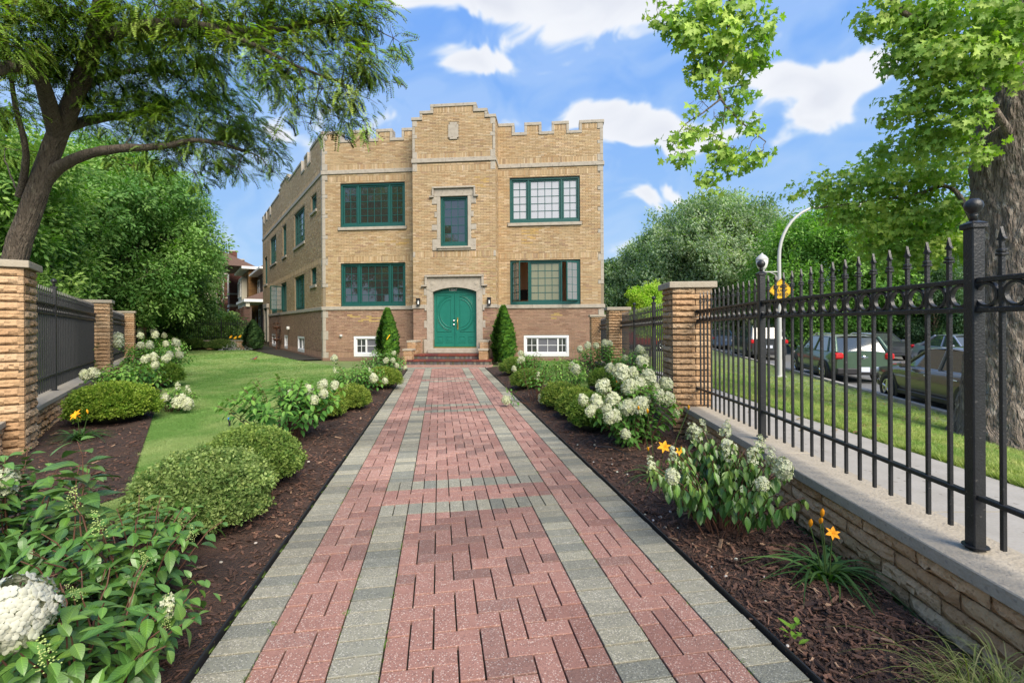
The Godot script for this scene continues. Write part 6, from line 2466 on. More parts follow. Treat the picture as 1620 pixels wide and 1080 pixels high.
		hd.append([at(q[0], q[1], q[2]) - Vector3(1.38, 0, -5.05), q[3], 0])
	hydrangea("large hydrangea crowned with many big lime white blooms, right of the path by the pier", "", Vector3(1.38, 0, -5.05), 0.45, 0.72, 34, 0.085, false, hd, {"tone": Color(0.06, 0.15, 0.03), "tone2": Color(0.16, 0.31, 0.05), "low": 0.15})
	hydrangea("hydrangea along the street fence behind the big lime white one, few blooms", "hydrangeas along the street fence", Vector3(1.98, 0, -7.6), 0.42, 0.95, 32, 0.085, false, [[Vector3(0.05, 0.92, 0.3), 0.13, 0], [Vector3(0.1, 0.80, 0.35), 0.11, 0], [Vector3(-0.45, 0.62, 0.2), 0.13, 0]], {"tone2": Color(0.16, 0.3, 0.05)})
	hydrangea("hydrangea with white blooms by the middle pier of the street fence", "hydrangeas along the street fence", Vector3(2.0, 0, -10.2), 0.62, 0.95, 44, 0.085, false, [[Vector3(-0.55, 0.78, 0.3), 0.13, 0], [Vector3(-0.4, 0.85, 0.3), 0.13, 0], [Vector3(-0.2, 0.86, 0.2), 0.12, 0], [Vector3(0.0, 0.9, 0.2), 0.14, 0], [Vector3(0.15, 0.9, 0.1), 0.12, 0], [Vector3(-0.75, 0.42, 0.3), 0.15, 0], [Vector3(0.4, 0.6, 0.3), 0.11, 0]], {"tone2": Color(0.18, 0.33, 0.06)})
	boxwood("low boxwood mound between the lawn strip and the street fence hydrangeas", br, Vector3(1.9, 0, -9.0), 0.42, 0.52, 2200, {"tone": Color(0.08, 0.16, 0.03), "tone2": Color(0.30, 0.40, 0.08)})
	daylily("daylily without open flower beside the lawn strip by the fence", Vector3(1.62, 0, -7.3), 40, 0.5, [[Vector3(0.0, 0.42, 0.1), 1.0, true]], Color(0.85, 0.3, 0.02), false)
	var wd := []
	for q: Array in [[1105, 690, 3.05, .085, 1], [1095, 683, 3.1, .08, 1], [1112, 680, 3.15, .08, 1], [1148, 682, 3.1, .09, 1], [1158, 712, 2.9, .09, 0], [1152, 720, 2.85, .08, 1], [1140, 708, 3.0, .07, 2], [1190, 728, 2.75, .07, 1], [1205, 705, 2.9, .075, 1], [1195, 715, 2.85, .08, 1], [1222, 728, 2.75, .08, 1], [1240, 745, 2.65, .10, 0], [1066, 722, 2.95, .07, 1], [1032, 740, 2.8, .07, 1], [1064, 757, 2.65, .075, 0], [1206, 768, 2.5, .07, 0]]:
		wd.append([at(q[0], q[1], q[2]) - Vector3(1.32, 0, -2.95), q[3], q[4]])
	hydrangea("wilting hydrangea with hanging leaves and small cream blooms before the street wall", "", Vector3(1.32, 0, -2.95), 0.48, 0.62, 52, 0.078, true, wd, {"wilt": 0.85, "tone": Color(0.05, 0.13, 0.03), "tone2": Color(0.17, 0.30, 0.06), "low": 0.38, "gap": 0.055})
	daylily("daylily with open yellow flowers beside the wilting hydrangea", Vector3(1.22, 0, -3.9), 34, 0.42, [[Vector3(-0.02, 0.36, 0.22), 0.95, false], [Vector3(0.10, 0.33, 0.24), 0.75, false], [Vector3(-0.14, 0.33, 0.2), 1.0, true], [Vector3(-0.16, 0.62, 0.0), 1.0, true], [Vector3(-0.1, 0.60, 0.05), 1.0, true], [Vector3(0.26, 0.62, 0.0), 1.2, true]], Color(0.9, 0.42, 0.02), false)
	daylily("daylily with orange flower growing against the street wall, nearest the camera", Vector3(1.60, 0, -2.36), 64, 0.44, [[Vector3(-0.02, 0.30, 0.06), 0.6, false], [Vector3(-0.06, 0.34, 0.03), 0.8, true], [Vector3(-0.03, 0.36, 0.0), 0.8, true], [Vector3(-0.09, 0.31, 0.0), 0.8, true]], Color(0.95, 0.38, 0.02), true)
	# ornamental grass at the corner
	var og := thing("ornamental_grass", "clump of fine ornamental grass with pale tips at the frame corner", "ornamental grass", "", Vector3(1.50, 0.02, -1.42))
	var gb := MB.new()
	gb.colored = true
	for k in 420:
		var q := strap(rf(0.34, 0.6), 0.0035, rf(0.95, 1.4), rf(0.2, 0.75))
		var tn := Color(0.13, 0.19, 0.05).lerp(Color(0.34, 0.33, 0.16), rng.randf() * rng.randf() * 1.3)
		for e in q.c.size():
			q.c[e] = Color(q.c[e].r * tn.r, q.c[e].g * tn.g, q.c[e].b * tn.b)
		gb.add(q, Transform3D(Basis(Vector3.UP, rf(0, TAU)), Vector3(rf(-0.10, 0.10), 0, rf(-0.10, 0.10))))
	part(og, "foliage", gb.mesh(), M.leaf, Transform3D.IDENTITY, "stuff")
	# a weed by the path edge
	var wdn := thing("weed", "small light green weed growing in the mulch by the path edge", "weed", "", Vector3(1.16, 0.03, -1.92))
	for k in 11:
		part(wdn, "leaf", toned(leaf_mb(rf(0.03, 0.055), 0.022, 4, 0.2, 0.2), Color(0.20, 0.36, 0.05)), M.leaf, Transform3D(look(Vector3(cos(k * 2.4), rf(0.3, 1.0), sin(k * 2.4)), Vector3.UP), Vector3(rf(-0.02, 0.02), 0.008 * k, rf(-0.02, 0.02))))
	# ---- along the lawn side fence
	boxwood("wide glossy green shrub before the first stretch of lawn fence", "shrubs along the lawn fence", Vector3(-5.45, 0, -6.35), 0.50, 0.58, 4200, {"tone": Color(0.10, 0.19, 0.02), "tone2": Color(0.36, 0.46, 0.07), "size": 1.4})
	daylily("daylily with one orange yellow flower before the glossy shrub", Vector3(-4.98, 0, -5.35), 60, 0.5, [[Vector3(0.06, 0.34, 0.1), 1.2, false], [Vector3(0.16, 0.36, 0.08), 1.0, true]], Color(0.95, 0.42, 0.02), false)
	hydrangea("spreading hydrangea with a white bloom before the second lawn pier", "hydrangeas along the lawn fence", Vector3(-6.6, 0, -8.0), 0.62, 0.72, 52, 0.10, false, [[Vector3(-0.25, 0.56, 0.5), 0.16, 0], [Vector3(-0.12, 0.58, 0.5), 0.14, 0], [Vector3(0.50, 0.80, 0.1), 0.13, 0], [Vector3(0.62, 0.78, 0.0), 0.13, 0], [Vector3(0.40, 0.78, 0.2), 0.12, 0], [Vector3(0.58, 0.68, 0.2), 0.11, 0]], {"tone2": Color(0.2, 0.36, 0.07)})
	hydrangea("low hydrangea with white blooms lying on the lawn edge", "hydrangeas along the lawn fence", Vector3(-5.3, 0, -7.2), 0.38, 0.42, 18, 0.09, false, [[Vector3(0.30, 0.20, 0.3), 0.17, 0], [Vector3(0.42, 0.16, 0.25), 0.15, 0], [Vector3(0.05, 0.26, 0.2), 0.12, 0], [Vector3(0.35, 0.36, 0.1), 0.11, 1], [Vector3(0.18, 0.42, 0.1), 0.10, 1]], {"tone2": Color(0.16, 0.3, 0.05)})
	hydrangea("hydrangea with lime blooms before the third lawn pier", "hydrangeas along the lawn fence", Vector3(-9.0, 0, -11.8), 0.8, 0.85, 56, 0.10, false, [[Vector3(-0.6, 1.0, 0.5), 0.24, 0], [Vector3(-0.5, 0.9, 0.6), 0.2, 0], [Vector3(-0.1, 0.86, 0.4), 0.16, 0], [Vector3(0.1, 0.85, 0.4), 0.16, 0], [Vector3(0.55, 0.9, 0.1), 0.18, 0], [Vector3(0.6, 0.62, 0.4), 0.16, 0], [Vector3(0.7, 0.62, 0.2), 0.16, 0]], {"tone2": Color(0.2, 0.36, 0.07)})
	boxwood("rounded shrub between two blooming hydrangeas at the lawn fence", "shrubs along the lawn fence", Vector3(-7.55, 0, -9.9), 0.45, 0.6, 2400, {"tone": Color(0.07, 0.15, 0.02), "tone2": Color(0.25, 0.36, 0.06), "size": 1.3})
	hydrangea("hydrangea with white blooms before the fourth lawn pier", "hydrangeas along the lawn fence", Vector3(-12.6, 0, -16.6), 0.95, 0.9, 60, 0.12, false, [[Vector3(-0.2, 1.0, 0.6), 0.2, 0], [Vector3(0.2, 1.0, 0.5), 0.2, 0], [Vector3(0.6, 0.7, 0.5), 0.18, 0], [Vector3(0.9, 0.5, 0.4), 0.16, 0]], {"tone2": Color(0.18, 0.33, 0.06)})
	hydrangea("last blooming hydrangea at the end of the lawn fence", "hydrangeas along the lawn fence", Vector3(-15.8, 0, -20.8), 1.0, 1.0, 60, 0.13, false, [[Vector3(-0.4, 1.1, 0.6), 0.25, 0], [Vector3(0.1, 1.1, 0.5), 0.25, 0], [Vector3(0.6, 0.9, 0.5), 0.2, 0], [Vector3(1.0, 0.7, 0.4), 0.2, 0]], {"tone": Color(0.04, 0.11, 0.025), "tone2": Color(0.14, 0.28, 0.05)})
	boxwood("dark rounded shrub before the low wall at the back of the lawn", "shrubs at the back of the lawn", Vector3(-17.4, 0, -25.2), 0.75, 0.62, 2000, {"tone": Color(0.03, 0.08, 0.02), "tone2": Color(0.16, 0.25, 0.05), "size": 2.0})
	boxwood("grey green shrub beside the dark one at the back of the lawn", "shrubs at the back of the lawn", Vector3(-15.7, 0, -25.0), 0.7, 0.6, 2000, {"tone": Color(0.06, 0.12, 0.03), "tone2": Color(0.25, 0.32, 0.1), "size": 2.0})
	daylily("daylilies with yellow flowers at the foot of the back wall", Vector3(-15.0, 0, -25.4), 40, 0.6, [[Vector3(-0.3, 0.7, 0.1), 2.0, false], [Vector3(0.2, 0.72, 0.1), 2.0, false], [Vector3(-0.05, 0.66, 0.1), 2.0, false]], Color(0.9, 0.45, 0.02), false)
	arborvitae("dark green columnar arborvitae by the sprinkler at the back of the lawn", "", Vector3(-14.0, 0, -25.1), 0.50, 1.55, 2200, Color(0.02, 0.06, 0.02), Color(0.08, 0.16, 0.045))
	daylily("small daylily against the building beyond the lawn strip", Vector3(1.95, 0, -15.6), 26, 0.5, [[Vector3(0.1, 0.5, 0.1), 1.3, true]], Color(0.95, 0.45, 0.02), false)


# ---------------------------------------------------------------- trees
func limb(b: MB, pts: Array, r0: float, r1: float, sides := 8, wobble := 0.0) -> Array:
	var c := Curve3D.new()
	for k in pts.size():
		var d := Vector3.ZERO
		if k > 0 and k < pts.size() - 1:
			d = (pts[k + 1] - pts[k - 1]) * 0.18
		c.add_point(pts[k], -d, d)
	var L := c.get_baked_length()
	var n := maxi(3, int(L / maxf(r0 * 1.6, 0.12)))
	n = mini(n, 40)
	var path := []
	var rad := []
	for k in n + 1:
		var f := float(k) / n
		path.append(c.sample_baked(f * L, true) + (rdir() * wobble if k > 0 and k < n else Vector3.ZERO))
		rad.append(lerpf(r0, r1, pow(f, 0.8)) * (1.0 + rf(-0.05, 0.05)))
	b.tube(path, rad, sides)
	return path

func furrowed(b: MB, pts: Array, r0: float, r1: float, sides: int, deep: float, seed_: int) -> Array:     # a trunk with ridges of bark along it
	var c := Curve3D.new()
	for k in pts.size():
		var d := Vector3.ZERO
		if k > 0 and k < pts.size() - 1:
			d = (pts[k + 1] - pts[k - 1]) * 0.18
		c.add_point(pts[k], -d, d)
	var L := c.get_baked_length()
	var n := int(L / 0.055)
	var f := noise(seed_, 1.0, 3)
	var g := noise(seed_ + 1, 1.0, 2)
	var path := []
	var first := b.v.size()
	for k in n + 1:
		var t := float(k) / n
		var p := c.sample_baked(t * L, true)
		var d := (c.sample_baked(minf(t * L + 0.1, L), true) - c.sample_baked(maxf(t * L - 0.1, 0), true)).normalized()
		var x := d.cross(Vector3.BACK).normalized()
		var z := x.cross(d)
		var r := lerpf(r0, r1, pow(t, 0.6)) + (r0 * 0.45 * exp(-t * L * 2.2))
		if k % 4 == 0:
			path.append(p)
		for s in sides + 1:
			var a := TAU * (s % sides) / sides
			var wind := a + g.get_noise_2d(t * L * 0.7, 3.0) * 0.4
			var q := f.get_noise_3d(cos(wind) * 5.2 * r0 / 0.5, t * L * 0.9, sin(wind) * 5.2 * r0 / 0.5)
			var ridge := 1.0 - absf(q) * 2.6
			var flake := f.get_noise_3d(cos(a) * 14.0, t * L * 5.0, sin(a) * 14.0)
			var rr := r * (1.0 + deep * clampf(ridge, -0.6, 1.0) * -0.5 + deep * 0.35 * flake + 0.05 * g.get_noise_3d(cos(a) * 1.2, t * L * 0.5, sin(a) * 1.2))
			b.vert(p + (x * cos(a) + z * sin(a)) * rr, Vector3.UP)
	for k in n:
		for s in sides:
			var a := first + k * (sides + 1) + s
			var e := a + sides + 1
			b.face(a, e + 1, a + 1)
			b.face(a, e, e + 1)
	b.smooth(first)
	return path

func tree(label: String, group: String, base: Vector3, limbs: Array, puffs: Array, leaf: Mesh, lm: Material, bark: Material, ta: Color, tb: Color, o := {}) -> Node3D:
	# limbs: [points, first radius, last radius]; puffs: [middle, half sizes, how many leaf clusters]; all relative to the base
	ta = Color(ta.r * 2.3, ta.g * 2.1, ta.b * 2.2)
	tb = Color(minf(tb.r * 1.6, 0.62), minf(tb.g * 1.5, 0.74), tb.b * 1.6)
	var t := thing(o.get("called", "tree"), label, "tree", group, base)
	var trunk := MB.new()
	var boughs := MB.new()
	var knots := []
	for k in limbs.size():
		var l: Array = limbs[k]
		if k == 0 and l[1] > 0.22:
			knots.append_array(furrowed(trunk, l[0], l[1], l[2], 84, 0.11, 44))
		else:
			knots.append_array(limb(trunk if k == 0 else boughs, l[0], l[1], l[2], 10 if k == 0 else 8, l[1] * 0.06))
	part(t, "trunk", trunk.mesh(), bark)
	var xf := []
	var cs := []
	var gap := noise(int(absf(base.x * 31 + base.z * 17)) + 5, o.get("gap_f", 1.1), 2)
	var gaps: float = o.get("gaps", 0.1)
	var hang: float = o.get("hang", 0.0)
	var s0: float = o.get("s0", 0.8)
	var s1: float = o.get("s1", 1.2)
	for p: Array in puffs:
		var c: Vector3 = p[0]
		var h: Vector3 = p[1]
		var near: Vector3 = knots[0]
		for q: Vector3 in knots:
			if q.y > 1.2 and q.distance_squared_to(c) < near.distance_squared_to(c):
				near = q
		if o.get("twigs", true):
			var way := c - near
			var tr: float = o.get("twig_r", 0.02)
			limb(boughs, [near, near + way * 0.5 + Vector3(0, way.length() * 0.08, 0) + rdir() * way.length() * 0.06, c], tr * (0.6 + way.length() * 0.25), tr * 0.4, 5, 0.01)
			for k in o.get("n_twigs", 5):
				var e := rdir() * h * rf(0.6, 0.95)
				limb(boughs, [c, c + e * 0.5 + rdir() * 0.05, c + e - Vector3(0, hang * 0.1, 0)], tr * 0.4, tr * 0.15, 4, 0.01)
		var tone := rf(-0.34, 0.34)
		for k in p[2]:
			var d := rdir()
			var r := pow(rng.randf(), 0.42)
			var q := c + d * h * r
			if gap.get_noise_3dv(q) < -0.5 + gaps * 2.2:
				if rng.randf() < 0.93:
					continue
			var ax := Vector3(d.x, d.y * 0.5 - hang, d.z) + rdir() * 0.5
			if o.has("flow"):
				ax += o.flow
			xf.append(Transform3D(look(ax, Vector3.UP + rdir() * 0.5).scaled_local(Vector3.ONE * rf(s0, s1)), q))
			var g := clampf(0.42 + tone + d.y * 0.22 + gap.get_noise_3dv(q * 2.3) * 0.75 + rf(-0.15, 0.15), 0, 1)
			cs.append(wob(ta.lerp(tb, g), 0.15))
	part(t, "boughs", boughs.mesh(), bark)
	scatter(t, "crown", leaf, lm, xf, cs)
	return t

func round_tree(label: String, group: String, base: Vector3, H: float, R: float, n: int, ta: Color, tb: Color, leaf: Mesh, o := {}) -> Node3D:      # a whole tree farther off: a trunk that forks, and a crown of many puffs
	var fork: float = o.get("fork", 0.28) * H
	var tr: float = o.get("tr", 0.022 * H)
	var limbs := [[[Vector3(0, -0.3, 0), Vector3(0.05, fork * 0.5, 0.03), Vector3(0.1, fork, 0)], tr * 1.25, tr]]
	var nl := 6
	for k in nl:
		var a := TAU * k / nl + rf(-0.4, 0.4)
		var e := Vector3(cos(a) * R * 0.6, H * rf(0.6, 0.85), sin(a) * R * 0.6)
		limbs.append([[Vector3(0.1, fork * 0.95, 0), Vector3(e.x * 0.45, lerpf(fork, e.y, 0.55), e.z * 0.45), e], tr * 0.6, tr * 0.15])
	var puffs := []
	var np: int = o.get("puffs", 34)
	var low: float = o.get("low", 0.3)
	for k in np:
		var f := (k + 0.5) / np
		var y := lerpf(low, 0.97, f)
		var wide := pow(sin(PI * clampf(0.12 + 0.85 * (y - low) / (1.0 - low), 0, 1)), 0.6)
		var a := k * 2.39996 + rf(-0.4, 0.4)
		var rr := R * wide * sqrt(rf(0.15, 1.0)) * 0.85
		var s := R * rf(0.24, 0.38)
		puffs.append([Vector3(cos(a) * rr, H * y - s * 0.3, sin(a) * rr), Vector3(s * 1.2, s * 0.75, s * 1.2), n / np])
	o.merge({"twig_r": 0.012 * R, "n_twigs": 3, "gap_f": 2.4 / R, "gaps": 0.08}, false)
	return tree(label, group, base, limbs, puffs, leaf, M.leaf, M.bark, ta, tb, o)

func trees() -> void:
	var far_leaf := cluster(26, 0.55, 0.26, 0.14, 2)
	var mid_leaf := cluster(24, 0.30, 0.14, 0.07, 2)
	# the honey locust over the lawn fence, closest to the camera
	var D := 7.6
	var bs := at(22, 700, D)
	bs = Vector3(bs.x, 0, bs.z)
	var A := func(px: float, py: float, d: float) -> Vector3: return at(px, py, d) - bs
	var limbs := [
		[[Vector3(-0.25, -0.2, 0), A.call(14, 470, D), A.call(24, 405, D), A.call(44, 345, D), A.call(64, 285, D), A.call(90, 215, D), A.call(118, 150, D - 0.2), A.call(150, 60, D - 0.6), A.call(170, -60, D - 1.0)], 0.235, 0.10],
		[[A.call(56, 305, D), A.call(88, 268, D), A.call(130, 246, D - 0.2), A.call(180, 236, D - 0.4), A.call(250, 232, D - 0.5), A.call(320, 222, D - 0.6), A.call(390, 240, D - 0.4)], 0.11, 0.025],
		[[A.call(95, 205, D), A.call(140, 190, D + 0.4), A.call(210, 180, D + 0.8), A.call(290, 160, D + 0.8)], 0.10, 0.03],
		[[A.call(150, 60, D - 0.6), A.call(210, 45, D - 1.0), A.call(270, 36, D - 1.2), A.call(330, 42, D - 1.4), A.call(420, 50, D - 1.4), A.call(500, 34, D - 1.4), A.call(580, 40, D - 1.2)], 0.10, 0.02],
		[[A.call(330, 42, D - 1.4), A.call(400, 70, D - 1.6), A.call(470, 105, D - 1.6), A.call(540, 130, D - 1.4)], 0.045, 0.012],
		[[A.call(90, 215, D), A.call(60, 120, D - 0.8), A.call(20, 105, D - 1.4), A.call(-40, 125, D - 2.0)], 0.13, 0.06],
		[[A.call(30, 310, D), A.call(40, 240, D - 0.3), A.call(22, 160, D - 0.5), A.call(10, 60, D - 0.8)], 0.06, 0.02],
		[[A.call(118, 150, D - 0.2), A.call(170, 120, D + 0.3), A.call(240, 110, D + 0.6), A.call(310, 120, D + 0.6)], 0.07, 0.02]]
	var puffs := []
	for q: Array in [[20, 20, 6.4, 70, 1], [95, 10, 6.6, 70, 1], [170, 15, 6.8, 70, 1], [245, 8, 6.4, 70, 1], [320, 5, 6.2, 64, 1], [395, 8, 6.2, 60, 1], [465, 10, 6.2, 60, 1], [535, 15, 6.2, 56, 1], [595, 28, 6.3, 46, 0.8], [622, 60, 6.3, 34, 0.55],
		[25, 75, 7.0, 64, 1], [105, 75, 7.2, 66, 1], [185, 80, 7.2, 66, 1], [260, 78, 7.0, 62, 1], [335, 80, 6.6, 58, 1], [410, 80, 6.2, 52, 1], [480, 85, 6.2, 52, 1], [545, 85, 6.2, 48, 0.9], [592, 105, 6.3, 40, 0.6],
		[130, 135, 7.6, 56, 1], [205, 140, 7.8, 60, 1], [280, 145, 7.8, 58, 1], [345, 140, 7.4, 48, 1], [450, 125, 6.1, 42, 0.7], [510, 140, 6.2, 46, 0.8], [565, 150, 6.3, 40, 0.55], [470, 170, 6.2, 30, 0.45], [535, 185, 6.3, 32, 0.4], [490, 195, 6.3, 24, 0.3], [575, 190, 6.3, 24, 0.25],
		[20, 165, 7.4, 46, 0.6], [150, 195, 8.2, 40, 0.6], [225, 195, 7.6, 52, 1], [300, 200, 7.4, 52, 1], [365, 185, 7.2, 46, 0.9], [400, 215, 7.2, 40, 0.7], [435, 240, 7.2, 30, 0.4], [340, 235, 7.2, 44, 0.8], [270, 245, 7.4, 44, 0.7], [375, 265, 7.2, 34, 0.45], [310, 275, 7.3, 36, 0.5], [10, 235, 8.4, 44, 0.5], [-20, 60, 6.0, 70, 1], [-30, 150, 6.4, 60, 0.7], [430, 270, 7.0, 22, 0.22], [210, 262, 7.8, 36, 0.4]]:
		var r: float = q[3] * q[2] / LENS
		puffs.append([A.call(q[0], q[1], q[2]), Vector3(r * 1.05, r * 0.72, r * 1.1), int(q[4] * r * r * 520)])
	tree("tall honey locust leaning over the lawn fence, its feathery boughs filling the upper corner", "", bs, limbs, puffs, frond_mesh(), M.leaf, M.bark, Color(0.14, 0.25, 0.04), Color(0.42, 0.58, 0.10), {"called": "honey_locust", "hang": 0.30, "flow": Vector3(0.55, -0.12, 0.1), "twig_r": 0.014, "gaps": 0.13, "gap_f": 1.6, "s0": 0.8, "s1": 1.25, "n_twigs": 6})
	# trees beyond the lawn fence
	round_tree("dense locust tree forking low behind the second lawn pier", "trees behind the lawn fence", Vector3(-17.4, 0, -20.2), 9.2, 4.1, 6800, Color(0.05, 0.125, 0.03), Color(0.24, 0.40, 0.11), mid_leaf, {"fork": 0.32, "low": 0.30, "tr": 0.17, "puffs": 46, "hang": 0.3, "s0": 0.9, "s1": 1.4})
	round_tree("dark leafy tree behind the third lawn pier, drooping towards the road", "trees behind the lawn fence", Vector3(-21.4, 0, -26.2), 9.2, 4.3, 6800, Color(0.03, 0.085, 0.025), Color(0.16, 0.29, 0.075), mid_leaf, {"fork": 0.3, "low": 0.16, "tr": 0.2, "puffs": 46, "hang": 0.4, "s0": 1.0, "s1": 1.6})
	round_tree("pale green tree seen between the locust trunk and the pier", "trees behind the lawn fence", Vector3(-27.5, 0, -26.0), 10.5, 5.5, 4200, Color(0.07, 0.15, 0.04), Color(0.26, 0.40, 0.12), far_leaf, {"low": 0.15})
	round_tree("tall tree farther back behind the lawn fence, mid green", "trees behind the lawn fence", Vector3(-31.0, 0, -36.0), 12.5, 6.5, 4600, Color(0.04, 0.10, 0.03), Color(0.17, 0.29, 0.08), far_leaf, {"low": 0.12})
	round_tree("leafy tree at the frame edge behind the leaning locust", "trees behind the lawn fence", Vector3(-15.8, 0, -13.0), 8.0, 3.6, 3200, Color(0.06, 0.14, 0.03), Color(0.24, 0.38, 0.10), mid_leaf, {"low": 0.2, "s0": 1.0, "s1": 1.5})
	round_tree("leafy street tree beside the camera whose reflection darkens the upper windows", "", Vector3(-14.0, 0, 1.5), 13.0, 5.2, 2600, Color(0.05, 0.11, 0.03), Color(0.2, 0.32, 0.08), mid_leaf, {"low": 0.4, "s0": 1.2, "s1": 1.9, "puffs": 30})
	# shrubs between the fence and the road
	for q: Array in [[-10.6, -10.4, 1.1, 2.3, "light green bush rising just above the first lawn fence"], [-14.6, -14.2, 1.3, 2.4, "bush rising behind the second lawn pier"], [-17.6, -17.2, 1.5, 2.4, "bush behind the second lawn fence"]]:
		var sh := thing("bush", q[4], "bush", "bushes behind the lawn fence", Vector3(q[0], 0, q[1]))
		var x := []
		var c := []
		for k in 420:
			var d := rdir()
			d.y = absf(d.y)
			x.append(Transform3D(look(d + rdir() * 0.6, Vector3.UP).scaled_local(Vector3.ONE * rf(0.5, 0.9)), d * Vector3(q[2], q[3], q[2]) * pow(rng.randf(), 0.4)))
			c.append(wob(Color(0.08, 0.17, 0.03).lerp(Color(0.26, 0.40, 0.08), rng.randf()), 0.2))
		scatter(sh, "foliage", mid_leaf, M.leaf, x, c)
	# the maple in the verge: its trunk, its low boughs and the bough that hangs over the path
	var mb := Vector3(7.42, lie(7.42, -6.9), -6.9)
	var Bm := func(px: float, py: float, d: float) -> Vector3: return at(px, py, d) - mb
	var ml := [[[Vector3(-0.06, -0.3, 0), Vector3(0.0, 0.45, 0), Vector3(0.06, 1.6, 0), Vector3(0.10, 3.2, 0), Vector3(0.16, 4.9, 0), Vector3(0.3, 7.4, 0)], 0.60, 0.47],
		[[Vector3(0.16, 4.9, 0.1), Bm.call(1560, -70, 6.4), Bm.call(1440, -90, 6.0), Bm.call(1300, -120, 5.6), Bm.call(1200, -70, 5.6), Bm.call(1150, 20, 5.8)], 0.16, 0.04],
		[[Vector3(0.14, 4.0, 0.2), Bm.call(1500, 70, 6.5), Bm.call(1430, 20, 6.3), Bm.call(1385, -30, 6.2)], 0.055, 0.03],
		[[Bm.call(1150, 20, 5.8), Bm.call(1155, 70, 5.8), Bm.call(1136, 120, 5.8), Bm.call(1141, 156, 5.8), Bm.call(1170, 190, 5.8), Bm.call(1212, 224, 5.8)], 0.03, 0.006],
		[[Bm.call(1141, 156, 5.8), Bm.call(1110, 180, 5.7), Bm.call(1080, 200, 5.7), Bm.call(1062, 238, 5.7)], 0.013, 0.004],
		[[Bm.call(1148, 165, 5.8), Bm.call(1142, 210, 5.8), Bm.call(1128, 280, 5.8)], 0.012, 0.004],
		[[Vector3(0.0, 2.7, -0.3), Bm.call(1510, 300, 8.0), Bm.call(1440, 310, 8.4), Bm.call(1360, 320, 8.6), Bm.call(1290, 330, 8.8)], 0.06, 0.012],
		[[Vector3(0.05, 3.6, -0.3), Bm.call(1520, 190, 7.0), Bm.call(1450, 180, 7.0), Bm.call(1390, 190, 7.0)], 0.05, 0.015]]
	var mp := []
	for q: Array in [[1395, 15, 6.4, 40, 0.9], [1455, 20, 6.4, 50, 1], [1525, 25, 6.3, 54, 1], [1595, 35, 6.2, 56, 1], [1440, 80, 6.5, 42, 1], [1500, 90, 6.3, 46, 1], [1565, 85, 6.2, 44, 0.9], [1470, 145, 6.6, 46, 1], [1530, 150, 6.4, 36, 0.8], [1425, 165, 6.8, 34, 0.7], [1500, 205, 6.6, 44, 1], [1445, 225, 7.2, 40, 0.8], [1535, 240, 6.6, 30, 0.7], [1395, 245, 7.6, 34, 0.6], [1605, 110, 6.1, 30, 0.6],
		[1370, 285, 8.6, 40, 0.8], [1310, 292, 8.8, 36, 0.55], [1270, 300, 8.9, 26, 0.3], [1430, 285, 8.4, 44, 1], [1490, 270, 8.2, 40, 0.9], [1340, 330, 8.8, 34, 0.7], [1400, 345, 8.6, 44, 1], [1465, 340, 8.4, 44, 1], [1525, 320, 8.2, 34, 0.9], [1420, 400, 8.8, 36, 0.9], [1480, 395, 8.6, 40, 1], [1535, 380, 8.4, 30, 0.9], [1375, 385, 9.0, 30, 0.6]]:
		var r: float = q[3] * q[2] / LENS
		mp.append([Bm.call(q[0], q[1], q[2]), Vector3(r * 1.1, r * 0.85, r * 1.1), int(q[4] * r * r * 760)])
	for q: Array in [[1040, 8, 5.6, 22, 0.7], [1065, 30, 5.6, 26, 0.8], [1110, 12, 5.6, 34, 1], [1165, 12, 5.7, 36, 1], [1200, 40, 5.8, 26, 0.7], [1090, 55, 5.6, 30, 0.9], [1140, 55, 5.6, 34, 1], [1185, 75, 5.8, 30, 0.8], [1115, 95, 5.7, 28, 0.8], [1165, 105, 5.8, 24, 0.7], [1205, 90, 5.8, 16, 0.5], [1125, 130, 5.7, 22, 0.7], [1175, 135, 5.8, 20, 0.5], [1160, 165, 5.8, 18, 0.5], [1095, 115, 5.7, 16, 0.4], [1112, 160, 5.7, 18, 0.5], [1090, 165, 5.7, 16, 0.4], [1130, 185, 5.8, 18, 0.4],
		[1095, 205, 5.7, 20, 0.7], [1065, 222, 5.7, 18, 0.7], [1075, 245, 5.7, 20, 0.8], [1130, 215, 5.8, 18, 0.6], [1190, 195, 5.8, 18, 0.6], [1205, 240, 5.8, 18, 0.7], [1180, 250, 5.8, 18, 0.7], [1160, 235, 5.8, 16, 0.6], [1135, 250, 5.8, 18, 0.7], [1118, 275, 5.8, 18, 0.7], [1150, 262, 5.8, 16, 0.5], [1125, 295, 5.8, 12, 0.4]]:
		var r: float = q[3] * q[2] / LENS
		mp.append([Bm.call(q[0], q[1], q[2]), Vector3(r, r * 0.9, r), int(q[4] * r * r * 850)])
	tree("broad maple with furrowed grey brown trunk standing in the verge beyond the street fence", "", mb, ml, mp, maple_cluster(5, 0.092, 0.10), M.leaf, M.bark_maple, Color(0.11, 0.20, 0.04), Color(0.34, 0.46, 0.09), {"called": "maple_tree", "hang": 0.35, "twig_r": 0.008, "gaps": 0.1, "gap_f": 2.2, "s0": 0.7, "s1": 1.1, "n_twigs": 4})
	# roots flare
	# trees across and along the street
	var G := func(px: float, d: float) -> Vector3: return Vector3((px - 810) / LENS * d, -0.7, -d)
	round_tree("big grey green locust tree towering behind the street lamp", "trees along the street", G.call(1130, 44.0), 13.6, 7.4, 8200, Color(0.085, 0.14, 0.08), Color(0.34, 0.43, 0.26), far_leaf, {"low": 0.16, "puffs": 64, "hang": 0.2})
